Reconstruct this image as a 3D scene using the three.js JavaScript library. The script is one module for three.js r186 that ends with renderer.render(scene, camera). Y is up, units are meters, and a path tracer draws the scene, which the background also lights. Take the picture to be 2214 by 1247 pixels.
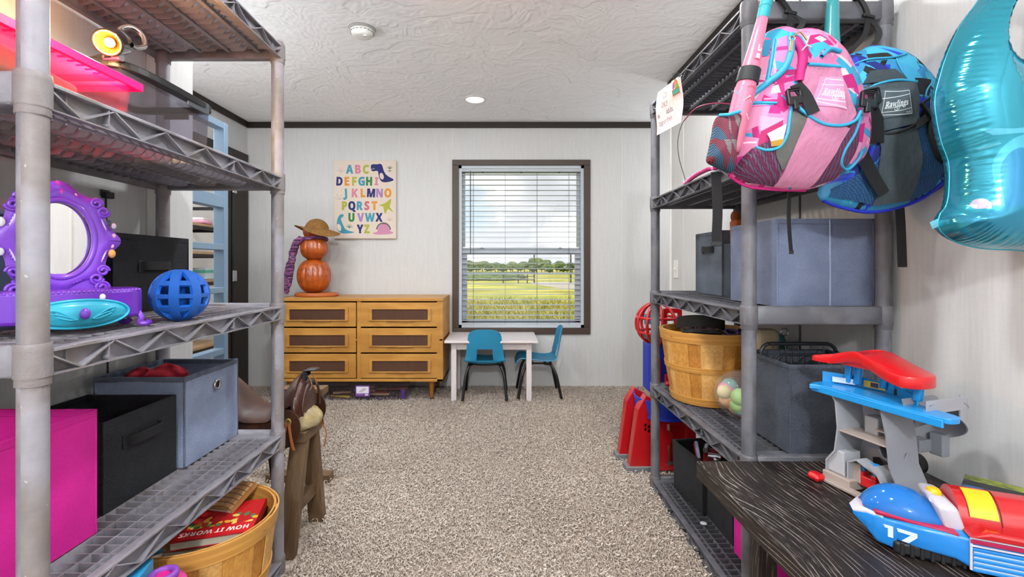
import * as THREE from 'three';
import { RoundedBoxGeometry } from 'three/addons/geometries/RoundedBoxGeometry.js';
import { RectAreaLightUniformsLib } from 'three/addons/lights/RectAreaLightUniformsLib.js';
import { mergeGeometries, mergeVertices, toCreasedNormals } from 'three/addons/utils/BufferGeometryUtils.js';

// ---------------------------------------------------------------- camera, sky, sun, exposure
const scene = new THREE.Scene();
const CAM = 1.083, F = 1010, PX = 1085, PY = 575;          // eye height in metres, focal length and principal point in pixels
const camera = new THREE.PerspectiveCamera(2 * Math.atan(623.5 / F) * 180 / Math.PI, 2214 / 1247, 0.05, 900);
camera.position.set(0, CAM, 0);
camera.setViewOffset(2214, 1247, 1107 - PX, 623.5 - PY, 2214, 1247);
camera.updateProjectionMatrix();
const renderer = new THREE.WebGLRenderer({ antialias: true });
renderer.toneMapping = THREE.LinearToneMapping;
renderer.toneMappingExposure = 1.05;
renderer.shadowMap.enabled = true;
RectAreaLightUniformsLib.init();
const SKY_GAIN = 0.95, SUN_GAIN = 5.6, DOWN_GAIN = 610, UNSEEN_GLOBE_GAIN = 12, ADDED_LAMP_GAIN = 2.0, CLIP_GAIN = 1.2;

// noise: one seeded lattice for everything
function rng(seed) { let s = seed >>> 0; return () => { s = (s + 0x6D2B79F5) >>> 0; let t = s; t = Math.imul(t ^ (t >>> 15), t | 1); t ^= t + Math.imul(t ^ (t >>> 7), t | 61); return ((t ^ (t >>> 14)) >>> 0) / 4294967296; }; }
const LAT = new Float32Array(65536); { const r = rng(7); for (let i = 0; i < 65536; i++) LAT[i] = r(); }
const lat = (x, y, s) => LAT[((x * 73 + y * 19349 + s * 8363) ^ (x * y + s * 911) ^ (y << 5)) & 65535];
function vn(x, y, p = 64, q = p, s = 0) {                   // tileable value noise, period p by q
  const xi = Math.floor(x), yi = Math.floor(y), fx = x - xi, fy = y - yi;
  const a = ((xi % p) + p) % p, b = (a + 1) % p, c = ((yi % q) + q) % q, d = (c + 1) % q;
  const u = fx * fx * (3 - 2 * fx), v = fy * fy * (3 - 2 * fy);
  return (lat(a, c, s) * (1 - u) + lat(b, c, s) * u) * (1 - v) + (lat(a, d, s) * (1 - u) + lat(b, d, s) * u) * v;
}
function fbm(x, y, p, q = p, s = 0, o = 4) { let a = 0, w = 0.5, t = 0; for (let i = 0; i < o; i++) { a += w * vn(x, y, p, q, s + i * 17); t += w; x *= 2; y *= 2; p *= 2; q *= 2; w *= 0.5; } return a / t; }
const sm = (a, b, x) => { const t = Math.min(1, Math.max(0, (x - a) / (b - a))); return t * t * (3 - 2 * t); };
const lerp = (a, b, t) => a + (b - a) * t;
const mix3 = (a, b, t) => [lerp(a[0], b[0], t), lerp(a[1], b[1], t), lerp(a[2], b[2], t)];
const hex = (h) => [(h >> 16 & 255) / 255, (h >> 8 & 255) / 255, (h & 255) / 255];

// the sky: pale blue with broken white clouds, even all the way round
{
  const W = 1024, H = 512, data = new Float32Array(W * H * 4);
  for (let j = 0; j < H; j++) for (let i = 0; i < W; i++) {
    const el = ((j + 0.5) / H - 0.5) * Math.PI, u = i / W;
    const up = Math.max(0, Math.sin(el));
    const c = fbm(u * 26, el * 9.5, 26, 64, 3, 5), cl = sm(0.44, 0.62, c + 0.14 * sm(0.35, 0.02, up));
    const blue = mix3([0.70, 0.86, 0.97], [0.34, 0.60, 0.90], sm(0.0, 0.8, up));
    const sh = fbm(u * 40 + 3, el * 14, 40, 64, 9, 3);
    const white = mix3([0.80, 0.84, 0.88], [1.25, 1.26, 1.27], sm(0.3, 0.7, sh));
    let k = mix3(blue, white, cl);
    if (el < 0) k = [0.5, 0.5, 0.42];
    const o = (j * W + i) * 4; data[o] = k[0]; data[o + 1] = k[1]; data[o + 2] = k[2]; data[o + 3] = 1;
  }
  const sky = new THREE.DataTexture(data, W, H, THREE.RGBAFormat, THREE.FloatType);
  sky.mapping = THREE.EquirectangularReflectionMapping; sky.magFilter = sky.minFilter = THREE.LinearFilter; sky.needsUpdate = true;
  scene.background = sky; scene.backgroundIntensity = SKY_GAIN;
}
const sun = new THREE.DirectionalLight(new THREE.Color(1, 0.95, 0.86), SUN_GAIN);
sun.position.set(-14, 40, 22); sun.target.position.set(0, 0, -30); sun.castShadow = true;
Object.assign(sun.shadow.camera, { left: -90, right: 90, top: 90, bottom: -90, near: 1, far: 260 });
sun.shadow.mapSize.set(2048, 2048);
scene.add(sun, sun.target);

// ---------------------------------------------------------------- helpers
const at = (px, py, d) => new THREE.Vector3((px - PX) * d / F, CAM - (py - PY) * d / F, -d);
const taken = {};
function numbered(n) { taken[n] = (taken[n] || 0) + 1; return taken[n] > 1 ? `${n}_${String(taken[n] - 1).padStart(3, '0')}` : n; }
function tag(o, label, category, group, kind) { Object.assign(o.userData, { label, category }); if (group) o.userData.group = group; if (kind) o.userData.kind = kind; return o; }
function thing(name, label, category, pos = [0, 0, 0], turn = 0, group) {
  const o = new THREE.Group(); o.name = numbered(name); o.position.set(...pos); o.rotation.y = turn; scene.add(o);
  return tag(o, label, category, group);
}
function copyOf(root, label, pos, turn, group) {
  const r = root.clone(); r.userData = { ...root.userData }; r.name = numbered(root.name.replace(/_\d{3}$/, '')); scene.add(r);
  if (pos) r.position.set(...pos); if (turn !== undefined) r.rotation.y = turn;
  if (label) r.userData.label = label; if (group) r.userData.group = group;
  return r;
}
function boxUV(g, mode) {                                    // uv in metres, projected on the main axis of each face
  const p = g.attributes.position, uv = new Float32Array(p.count * 2), a = new THREE.Vector3(), b = new THREE.Vector3(), c = new THREE.Vector3();
  for (let i = 0; i < p.count; i += 3) {
    a.fromBufferAttribute(p, i); b.fromBufferAttribute(p, i + 1).sub(a); c.fromBufferAttribute(p, i + 2).sub(a); b.cross(c);
    const x = Math.abs(b.x), y = Math.abs(b.y), z = Math.abs(b.z);
    for (let k = 0; k < 3; k++) {
      const X = p.getX(i + k), Y = p.getY(i + k), Z = p.getZ(i + k);
      let u, v;
      if (y >= x && y >= z) [u, v] = mode === 'z' ? [Z, X] : [X, Z];
      else if (x >= z) [u, v] = mode === 'y' ? [Y, Z] : [Z, Y];
      else [u, v] = mode === 'y' ? [Y, X] : [X, Y];
      if (mode === 'y' && y >= x && y >= z) [u, v] = [X, Z];
      uv[(i + k) * 2] = u; uv[(i + k) * 2 + 1] = v;
    }
  }
  g.setAttribute('uv', new THREE.BufferAttribute(uv, 2));
}
function prep(g, mode) {
  let n = g.index ? g.toNonIndexed() : g.clone();
  for (const k of Object.keys(n.attributes)) if (!['position', 'normal', 'uv'].includes(k)) n.deleteAttribute(k);
  if (!n.attributes.normal) n.computeVertexNormals();
  if (!g.userData.keepUV || !n.attributes.uv) boxUV(n, mode);
  n.morphAttributes = {}; n.clearGroups?.();
  return n;
}
function merged(geoms, mode) { const l = [geoms].flat(Infinity).map((g) => prep(g, mode)); return l.length === 1 ? l[0] : mergeGeometries(l); }
function mesh(name, geoms, mat, mode) { const m = new THREE.Mesh(merged(geoms, mode), mat); m.name = name; m.castShadow = m.receiveShadow = true; return m; }
function part(parent, name, geoms, mat, label, mode) { const m = mesh(name, geoms, mat, mode); if (label) m.userData.label = label; parent.add(m); return m; }
function shared(parent, name, geometry, mat) { const m = new THREE.Mesh(geometry, mat); m.name = name; m.castShadow = m.receiveShadow = true; parent.add(m); return m; }
function single(name, label, category, geoms, mat, pos = [0, 0, 0], turn = 0, group, mode) { const m = mesh(numbered(name), geoms, mat, mode); m.position.set(...pos); m.rotation.y = turn; scene.add(m); return tag(m, label, category, group); }
function struct(name, geoms, mat, parent, mode) { const m = mesh(name, geoms, mat, mode); m.userData.kind = 'structure'; (parent || scene).add(m); return m; }
const T = (g, x, y, z) => g.translate(x, y, z);
function bx(w, h, d, x = 0, y = 0, z = 0, r = 0, rot) {      // box centred at x, y, z with rounded edges of radius r
  const g = r > 0 ? new RoundedBoxGeometry(w, h, d, 2, Math.min(r, w * 0.49, h * 0.49, d * 0.49)) : new THREE.BoxGeometry(w, h, d);
  if (rot) { if (rot[0]) g.rotateX(rot[0]); if (rot[1]) g.rotateY(rot[1]); if (rot[2]) g.rotateZ(rot[2]); }
  return g.translate(x, y, z);
}
function cy(r0, r1, h, x = 0, y = 0, z = 0, axis = 'y', seg = 24, open = false) {   // r0 below, r1 above, centred
  const g = new THREE.CylinderGeometry(r1, r0, h, seg, 1, open);
  if (axis === 'x') g.rotateZ(-Math.PI / 2); if (axis === 'z') g.rotateX(Math.PI / 2);
  return g.translate(x, y, z);
}
function round(g, r, h) { const uv = g.attributes.uv; for (let i = 0; i < uv.count; i++) uv.setXY(i, uv.getX(i) * 6.283 * r, uv.getY(i) * h); g.userData.keepUV = true; return g; }   // cylinder whose uv runs round it in metres
function bar(a, b, w, h, up = [0, 1, 0]) {                   // square bar from a to b
  const A = new THREE.Vector3(...a), B = new THREE.Vector3(...b), d = B.clone().sub(A), L = d.length(); d.normalize();
  const s = new THREE.Vector3(...up).cross(d).normalize(), t = d.clone().cross(s);
  const g = new THREE.BoxGeometry(w, h, L);
  g.applyMatrix4(new THREE.Matrix4().makeBasis(s, t, d)); const m = A.add(B).multiplyScalar(0.5);
  return g.translate(m.x, m.y, m.z);
}
const V = (l) => l.map((p) => (p.isVector3 ? p : new THREE.Vector3(...p)));
function tube(pts, r, seg = 24, rad = 8, closed = false, tension = 0.5) { return new THREE.TubeGeometry(new THREE.CatmullRomCurve3(V(pts), closed, 'catmullrom', tension), seg, r, rad, closed); }
function lathe(pts, seg = 32) { return new THREE.LatheGeometry(pts.map((p) => new THREE.Vector2(...p)), seg); }
function shape(pts) { const s = new THREE.Shape(); pts.forEach((p, i) => (i ? s.lineTo(...p) : s.moveTo(...p))); s.closePath(); return s; }
function smoothShape(pts, n = 80) { const c = new THREE.CatmullRomCurve3(pts.map((p) => new THREE.Vector3(p[0], p[1], 0)), true, 'centripetal'); return shape(c.getPoints(n).slice(0, -1).map((p) => [p.x, p.y])); }
function ext(s, depth, bevel = 0, x = 0, y = 0, z = 0, curve = 12) {
  return new THREE.ExtrudeGeometry(s, { depth, bevelEnabled: bevel > 0, bevelThickness: bevel, bevelSize: bevel, bevelOffset: -bevel, bevelSegments: 2, curveSegments: curve, steps: 1 }).translate(x, y, z);
}
function rrect(w, h, r, x = 0, y = 0) { const s = new THREE.Shape(), a = x - w / 2, b = y - h / 2; s.moveTo(a + r, b); s.lineTo(a + w - r, b); s.quadraticCurveTo(a + w, b, a + w, b + r); s.lineTo(a + w, b + h - r); s.quadraticCurveTo(a + w, b + h, a + w - r, b + h); s.lineTo(a + r, b + h); s.quadraticCurveTo(a, b + h, a, b + h - r); s.lineTo(a, b + r); s.quadraticCurveTo(a, b, a + r, b); return s; }
function hole(s, h) { s.holes.push(new THREE.Path(h.getPoints(8))); return s; }
function warp(g, f) {                                        // move every vertex, then rebuild smooth normals
  const p = g.attributes.position, v = new THREE.Vector3();
  for (let i = 0; i < p.count; i++) { v.fromBufferAttribute(p, i); f(v); p.setXYZ(i, v.x, v.y, v.z); }
  const keep = g.userData.keepUV ? g.attributes.uv : null;
  if (!keep) { g.deleteAttribute('normal'); g.deleteAttribute('uv'); g = toCreasedNormals(mergeVertices(g, 1e-5), 0.7); } else g.computeVertexNormals();
  return g;
}
function grid(f, nu, nv, close = false) {                    // surface f(u, v) with its own uv 0..1
  const pos = [], uv = [], idx = [];
  for (let j = 0; j <= nv; j++) for (let i = 0; i <= nu; i++) { const p = f(i / nu, j / nv); pos.push(p[0], p[1], p[2]); uv.push(i / nu, j / nv); }
  for (let j = 0; j < nv; j++) for (let i = 0; i < nu; i++) { const a = j * (nu + 1) + i, b = a + 1, c = a + nu + 1, d = c + 1; idx.push(a, b, d, a, d, c); }
  const g = new THREE.BufferGeometry(); g.setAttribute('position', new THREE.Float32BufferAttribute(pos, 3)); g.setAttribute('uv', new THREE.Float32BufferAttribute(uv, 2)); g.setIndex(idx); g.computeVertexNormals();
  g.userData.keepUV = true;
  return g;
}
function sheet(f, nu, nv, t) {                               // grid with thickness t along its normal
  const a = grid(f, nu, nv), n = a.attributes.normal, p = a.attributes.position, b = a.clone();
  for (let i = 0; i < p.count; i++) b.attributes.position.setXYZ(i, p.getX(i) - n.getX(i) * t, p.getY(i) - n.getY(i) * t, p.getZ(i) - n.getZ(i) * t);
  const ix = b.index.array.slice(); for (let i = 0; i < ix.length; i += 3) { const k = ix[i]; ix[i] = ix[i + 1]; ix[i + 1] = k; } b.setIndex([...ix]); b.computeVertexNormals(); b.userData.keepUV = true;
  const rim = [], W = nu + 1, ring = [];
  for (let i = 0; i < nu; i++) ring.push(i); for (let j = 0; j < nv; j++) ring.push(j * W + nu); for (let i = nu; i > 0; i--) ring.push(nv * W + i); for (let j = nv; j > 0; j--) ring.push(j * W);
  const pos = [], uv = []; const P = (q, i) => [q.getX(i), q.getY(i), q.getZ(i)];
  ring.forEach((r, k) => { const s = ring[(k + 1) % ring.length], A = P(p, r), B = P(p, s), C = P(b.attributes.position, r), D = P(b.attributes.position, s); pos.push(...A, ...C, ...B, ...B, ...C, ...D); const u = a.attributes.uv; for (const i of [r, r, s, s, r, s]) uv.push(u.getX(i), u.getY(i)); });
  const e = new THREE.BufferGeometry(); e.setAttribute('position', new THREE.Float32BufferAttribute(pos, 3)); e.setAttribute('uv', new THREE.Float32BufferAttribute(uv, 2)); e.computeVertexNormals(); e.userData.keepUV = true; rim.push(e);
  return [a, b, e];
}

// ---------------------------------------------------------------- textures and materials
function tex(w, h, f, o = {}) {
  const d = new Uint8Array(w * h * 4);
  for (let j = 0; j < h; j++) for (let i = 0; i < w; i++) { const c = f((i + 0.5) / w, (j + 0.5) / h), k = (j * w + i) * 4; if (typeof c === 'number') d[k] = d[k + 1] = d[k + 2] = Math.max(0, Math.min(255, c * 255)); else { d[k] = Math.max(0, Math.min(255, c[0] * 255)); d[k + 1] = Math.max(0, Math.min(255, c[1] * 255)); d[k + 2] = Math.max(0, Math.min(255, c[2] * 255)); } d[k + 3] = c[3] === undefined ? 255 : c[3] * 255; }
  const t = new THREE.DataTexture(d, w, h); t.wrapS = t.wrapT = THREE.RepeatWrapping; t.magFilter = THREE.LinearFilter; t.minFilter = THREE.LinearMipmapLinearFilter; t.generateMipmaps = true;
  if (!o.data) t.colorSpace = THREE.SRGBColorSpace;
  t.repeat.set(1 / (o.size || 1), 1 / (o.sizeV || o.size || 1)); t.needsUpdate = true; return t;
}
function paint(w, h, f, o = {}) {                            // canvas picture; origin top left, 0..w by 0..h
  const c = document.createElement('canvas'); c.width = w; c.height = h; f(c.getContext('2d'), w, h);
  const t = new THREE.CanvasTexture(c); t.colorSpace = THREE.SRGBColorSpace; t.magFilter = THREE.LinearFilter; t.wrapS = t.wrapT = THREE.RepeatWrapping; if (o.size) t.repeat.set(1 / o.size, 1 / (o.sizeV || o.size)); return t;
}
const mat = (color, roughness = 0.6, o = {}) => new THREE.MeshStandardMaterial({ color, roughness, ...o });
const phys = (color, roughness = 0.4, o = {}) => new THREE.MeshPhysicalMaterial({ color, roughness, ...o });
const two = { side: THREE.DoubleSide };
function woodTex(light, dark, o = {}) {                      // grain runs along u
  const { px = 512, size = 0.6, rings = 9, fibre = 0.25, seed = 1, turn = false } = o;
  return tex(px, px, (a, b) => {
    const [u, v] = turn ? [b, a] : [a, b];
    const w = fbm(u * 2, v * 4, 2, 4, seed, 3), ring = 0.5 + 0.5 * Math.sin((v * rings + w * 3.2) * 6.283), fib = vn(u * 14, v * 190, 14, 190, seed + 3), big = fbm(u * 2, v * 2, 2, 2, seed + 5, 3);
    return mix3(hex(light), hex(dark), Math.min(1, Math.max(0, ring * 0.30 + fib * fibre + (big - 0.3) * 0.7)));
  }, { size });
}
const resinTex = (a, b, c, seed) => tex(512, 512, (u, v) => {
  const n = fbm(u * 5, v * 5, 5, 5, seed, 5), m = fbm(u * 3, v * 3, 3, 3, seed + 9, 4), s = vn(u * 9 + v * 40, v * 26, 9, 26, seed + 4);
  let k = mix3(hex(a), hex(b), sm(0.3, 0.7, n)); k = mix3(k, hex(c), sm(0.52, 0.8, m) * 0.6);
  const scuff = sm(0.93, 0.99, vn(u * 30 + n * 6, v * 30 + m * 6, 30, 30, seed + 2)) * sm(0.5, 0.6, m); return mix3(k, [0.82, 0.82, 0.83], scuff * 0.55 + 0.03 * s);
}, { size: 0.34 });
const fineBump = tex(256, 256, (u, v) => 0.5 * vn(u * 128, v * 128, 128, 128, 3) + 0.5 * vn(u * 64, v * 64, 64, 64, 5), { data: true, size: 0.12 });
const wrinkle = tex(512, 512, (u, v) => fbm(u * 4, v * 4, 4, 4, 21, 3) * 0.85 + 0.15 * vn(u * 200, v * 200, 200, 200, 3), { data: true, size: 0.4 });
const weave = tex(256, 256, (u, v) => { const a = Math.sin(u * 64 * 6.283), b = Math.sin(v * 64 * 6.283); return 0.5 + 0.25 * a * b + 0.25 * (vn(u * 64, v * 64, 64, 64, 8) - 0.5); }, { data: true, size: 0.16 });
const felt = (c, amt = 0.13, seed = 2) => tex(256, 256, (u, v) => { const n = vn(u * 128, v * 128, 128, 128, seed) * 0.5 + fbm(u * 6, v * 6, 6, 6, seed + 4, 3) * 0.9 - 0.7; const k = hex(c); return [k[0] + n * amt, k[1] + n * amt, k[2] + n * amt]; }, { size: 0.25 });
const fabric = (c, o = {}) => mat(0xffffff, 0.85, { map: felt(c, o.amt ?? 0.1, c & 15), bumpMap: wrinkle, bumpScale: o.bump ?? 0.006, ...two });

// ---------------------------------------------------------------- ceiling and floor lamps, most of them out of view
const M = {
  white: mat(0xe9e8e4, 0.5), ceiling: null, trim: mat(0x21160d, 0.5, { bumpMap: fineBump, bumpScale: 0.0006 }), brown: mat(0x43332a, 0.45), chrome: mat(0xc9c9cc, 0.18, { metalness: 1 }), black: mat(0x0d0d10, 0.45),
  blackFabric: fabric(0x1c1e23, { amt: 0.05 }), greyFabric: fabric(0x646c78), glass: phys(0xffffff, 0.02, { transmission: 1, thickness: 0, ior: 1.45 }), darkMetal: mat(0x17171b, 0.5), strap: mat(0x15171b, 0.55, { bumpMap: weave, bumpScale: 0.001, ...two }),
};
const CEIL = 2.38;
function downlight(x, z, label, k = 1) {
  const t = thing('recessed_light', label, 'ceiling light', [x, CEIL, z], 0, 'recessed ceiling lights');
  part(t, 'trim_ring', lathe([[0.071, 0.02], [0.070, -0.002], [0.074, -0.007], [0.088, -0.005], [0.092, 0]], 40), M.white);
  part(t, 'lens', cy(0.0705, 0.0705, 0.004, 0, 0.001, 0, 'y', 40), mat(0xffffff, 0.6, { emissive: 0xfff8ee, emissiveIntensity: 1.6 }));
  const l = new THREE.RectAreaLight(new THREE.Color(0.94, 0.975, 1), DOWN_GAIN * k, 0.135, 0.135);
  l.position.set(x, CEIL - 0.012, z); l.lookAt(x, 0, z); scene.add(l);
}
downlight(-0.21, -3.637, 'round white recessed ceiling light glowing in front of the window wall', 0.02);
downlight(-0.75, -2.18, 'unseen recessed ceiling light out of view, lighting the room left of the aisle end', 0.46);  // above the view, placed to light the middle of the room from the left
downlight(0.55, -2.18, 'unseen recessed ceiling light out of view, lighting the room right of the aisle end', 0.46);  // above the view, its partner lighting the right half
downlight(-1.62, -2.62, 'unseen recessed ceiling light hidden by the left shelving unit, lighting the wide left end', 0.25);  // unseen behind the shelves, placed to lighten the wide left end
downlight(-0.03, -0.75, 'unseen recessed ceiling light out of view, lighting the near end of the aisle', 0.55);  // unseen overhead, placed to light the near shelves and table
function globe(x, z, label) {                                  // unseen opal globe behind the viewer, lighting the room from the front
  const t = thing('unseen_globe_light', label, 'ceiling light', [x, CEIL, z]), y = -0.24;
  part(t, 'ceiling_rose', lathe([[0, -0.03], [0.05, -0.028], [0.065, -0.012], [0.068, 0], [0, 0]], 32), M.chrome); part(t, 'stem', cy(0.008, 0.008, 0.12, 0, -0.08, 0, 'y', 12), M.chrome);
  part(t, 'globe', new THREE.SphereGeometry(0.12, 40, 28).translate(0, y, 0), mat(0xffffff, 0.4, { emissive: 0xfff8ee, emissiveIntensity: 2.2 }));
  const l = new THREE.PointLight(new THREE.Color(0.94, 0.975, 1), UNSEEN_GLOBE_GAIN); l.position.set(x, CEIL + y, z); l.castShadow = true; l.shadow.radius = 5; scene.add(l);
}
function addedLamp(x, z, h, k, label) {                        // added fill lamp out of sight round a corner, brightening the ceiling
  const t = thing('added_floor_lamp', label, 'lamp', [x, 0, z]);
  part(t, 'base', lathe([[0, 0], [0.13, 0], [0.13, 0.012], [0.03, 0.024], [0, 0.026]], 36), M.black); part(t, 'pole', cy(0.011, 0.011, h - 0.12, 0, (h - 0.12) / 2 + 0.02, 0, 'y', 14), M.black);
  part(t, 'lamp_shade', new THREE.SphereGeometry(0.11, 36, 26).translate(0, h, 0), mat(0xffffff, 0.4, { emissive: 0xfff8ee, emissiveIntensity: 1.6 }));
  const l = new THREE.PointLight(new THREE.Color(0.94, 0.975, 1), ADDED_LAMP_GAIN * k); l.position.set(x, h, z); l.castShadow = true; l.shadow.radius = 5; scene.add(l);
}
addedLamp(-1.98, -1.98, 1.7, 0.85, 'added floor lamp out of view round the left wall corner, brightening the ceiling');
addedLamp(2.0, -3.72, 1.7, 0.45, 'added floor lamp out of view round the right wall corner, brightening the ceiling');
globe(-0.03, 1.5, 'unseen opal globe ceiling light behind the viewer, lighting the room from the front');

// ---------------------------------------------------------------- room shell
const wallTex = tex(512, 512, (u, v) => { const n = vn(u * 150, v * 7, 150, 7, 4) * 0.5 + vn(u * 260, v * 24, 260, 24, 9) * 0.3 + vn(u * 60, v * 180, 60, 180, 2) * 0.2; return mix3([0.785, 0.784, 0.778], [0.835, 0.834, 0.83], n); }, { size: 0.9 });
M.wall = mat(0xffffff, 0.62, { map: wallTex, bumpMap: wallTex, bumpScale: 0.0006 });
M.seam = mat(0xd9d7d1, 0.55);
const plaster = tex(1024, 1024, (u, v) => { const wx = fbm(u * 5, v * 5, 5, 5, 31, 3), wy = fbm(u * 5, v * 5, 5, 5, 47, 3); const a = fbm(u * 16 + wx * 5, v * 16 + wy * 5, 16, 16, 12, 3); const st = vn(u * 60 + wy * 16, v * 60 + wx * 16, 60, 60, 6); return sm(0.42, 0.62, a) * 0.6 + st * 0.4; }, { data: true, size: 1.6 });
M.ceiling = mat(0xf8f9fb, 0.8, { bumpMap: plaster, bumpScale: 0.006 });
const carpetTex = tex(512, 512, (u, v) => { const n = vn(u * 90 + vn(u * 40, v * 40, 40, 40, 6) * 3, v * 90, 90, 90, 3), f = vn(u * 170, v * 170, 170, 170, 5), b = fbm(u * 3, v * 3, 3, 3, 8, 3); return mix3(mix3(hex(0x8e7e70), hex(0xbcac9c), sm(0.2, 0.7, n)), hex(0xdccfc0), sm(0.6, 0.95, f) * 0.55 + (b - 0.5) * 0.5); }, { size: 0.55 });
M.carpet = mat(0xffffff, 1, { map: carpetTex, bumpMap: carpetTex, bumpScale: 0.012 });
const BACK = -4.22, LX = -2.298, LN = -1.25, RX = 1.19, HALL = 2.6, WT = 0.14;
struct('floor', bx(6.2, 0.1, 7.2, 0.1, -0.05, -0.85), M.carpet);
struct('ceiling', bx(6.2, 0.12, 7.2, 0.1, CEIL + 0.06, -0.85), M.ceiling);
const WO = { x0: -0.388, x1: 0.74, y0: 0.527, y1: 1.99 };      // window opening
{
  const s = shape([[LX - 0.14, 0], [2.5, 0], [2.5, CEIL], [LX - 0.14, CEIL]]); s.holes.push(new THREE.Path([[WO.x0, WO.y0], [WO.x0, WO.y1], [WO.x1, WO.y1], [WO.x1, WO.y0]].map((p) => new THREE.Vector2(...p))));
  const w = struct('wall_back', ext(s, WT, 0, 0, 0, BACK - WT), M.wall);
  for (const x of [-1.245, -2.0, 1.08]) part(w, 'panel_seam', bx(0.011, CEIL, 0.003, x, CEIL / 2, BACK + 0.001, 0.001), M.seam);
  for (const x of [-0.447, 0.77]) { part(w, 'panel_seam', bx(0.008, CEIL - 2.04, 0.003, x, (CEIL + 2.04) / 2, BACK + 0.001), M.seam); part(w, 'panel_seam', bx(0.008, 0.465, 0.003, x, 0.2325, BACK + 0.001), M.seam); }
}
{ // left wall of the wide end, with a door in it
  const D0 = 3.16, D1 = 3.97, DH = 2.0;
  const s = shape([[-1.7, 0], [-D0, 0], [-D0, DH], [-D1, DH], [-D1, 0], [BACK, 0], [BACK, CEIL], [-1.7, CEIL]].map(([z, y]) => [-z, y]));
  const g = ext(s, WT); g.rotateY(Math.PI / 2); g.translate(LX - WT, 0, 0);
  const w = struct('wall_left', g, M.wall);
  struct('door_1', [bx(0.04, DH - 0.01, D1 - D0 - 0.01, LX - 0.05, DH / 2, -(D0 + D1) / 2, 0.003)], mat(0xdedcd6, 0.45));
  const c = mesh('trim_1', [bx(0.022, DH + 0.08, 0.225, LX + 0.011, (DH + 0.08) / 2, -(D1 + 0.113), 0.004), bx(0.022, DH + 0.08, 0.07, LX + 0.011, (DH + 0.08) / 2, -(D0 - 0.03), 0.004), bx(0.022, 0.08, D1 - D0 + 0.02, LX + 0.011, DH + 0.04, -(D0 + D1) / 2, 0.004), bx(0.10, DH, 0.012, LX - 0.05, DH / 2, -(D1 - 0.002)), bx(0.10, DH, 0.012, LX - 0.05, DH / 2, -(D0 + 0.002))], M.trim); c.userData.kind = 'structure'; scene.add(c);
  for (const y of [0.25, 1.0, 1.75]) { const h = part(c, 'hinge', [bx(0.003, 0.09, 0.06, LX + 0.0235, y, -(D1 + 0.01), 0.001), cy(0.006, 0.006, 0.092, LX + 0.027, y, -(D1 - 0.02), 'y', 10)], M.chrome); }
}
struct('wall_left_return', bx(-LX + LN + WT, CEIL, WT, (LX + LN - WT) / 2 + 0.07, CEIL / 2, -1.783 + WT / 2), M.wall);
const wl = struct('wall_left_near', bx(WT, CEIL, 1.64 + HALL, LN - WT / 2, CEIL / 2, (HALL - 1.64) / 2), M.wall);
for (const z of [-0.55, -1.15]) part(wl, 'panel_seam', bx(0.004, CEIL, 0.01, LN + 0.001, CEIL / 2, z), M.seam);
struct('trim_2', [bx(0.018, CEIL, 0.03, LN + 0.004, CEIL / 2, -1.776, 0.004)], mat(0xe4e2dc, 0.5));
const wr = struct('wall_right', bx(WT, CEIL, 3.3 + HALL, RX + WT / 2, CEIL / 2, (HALL - 3.3) / 2), M.wall);
for (const z of [-3.06, -1.863, -0.66]) part(wr, 'panel_seam', bx(0.004, CEIL, 0.009, RX - 0.001, CEIL / 2, z), z === -1.863 ? mat(0x55565a, 0.6) : M.seam);
struct('trim_3', bx(0.024, CEIL, 0.03, RX + 0.006, CEIL / 2, -3.293, 0.004), mat(0xefeeea, 0.45));
struct('wall_right_nook', bx(WT, CEIL, 1.2, 2.5, CEIL / 2, -3.75), M.wall);
struct('wall_right_return', bx(1.3, CEIL, WT, 1.9, CEIL / 2, -3.2), M.wall);
struct('wall_front', bx(2.8, CEIL, WT, 0, CEIL / 2, HALL + WT / 2), M.wall);
// dark crown strip along the ceiling
const CH = 0.052;
struct('trim_4', bx(4.8, CH, 0.02, 0.0, CEIL - CH / 2, BACK + 0.01, 0.003), M.trim);
struct('trim_5', bx(0.02, CH, 2.44, LX + 0.01, CEIL - CH / 2, -3.0, 0.003), M.trim);
struct('trim_6', bx(0.02, CH, 3.3 + HALL, RX - 0.01, CEIL - CH / 2, (HALL - 3.3) / 2, 0.003), M.trim);
struct('trim_7', bx(0.02, CH, 1.78 + HALL, LN + 0.01, CEIL - CH / 2, (HALL - 1.78) / 2, 0.003), M.trim);

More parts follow.
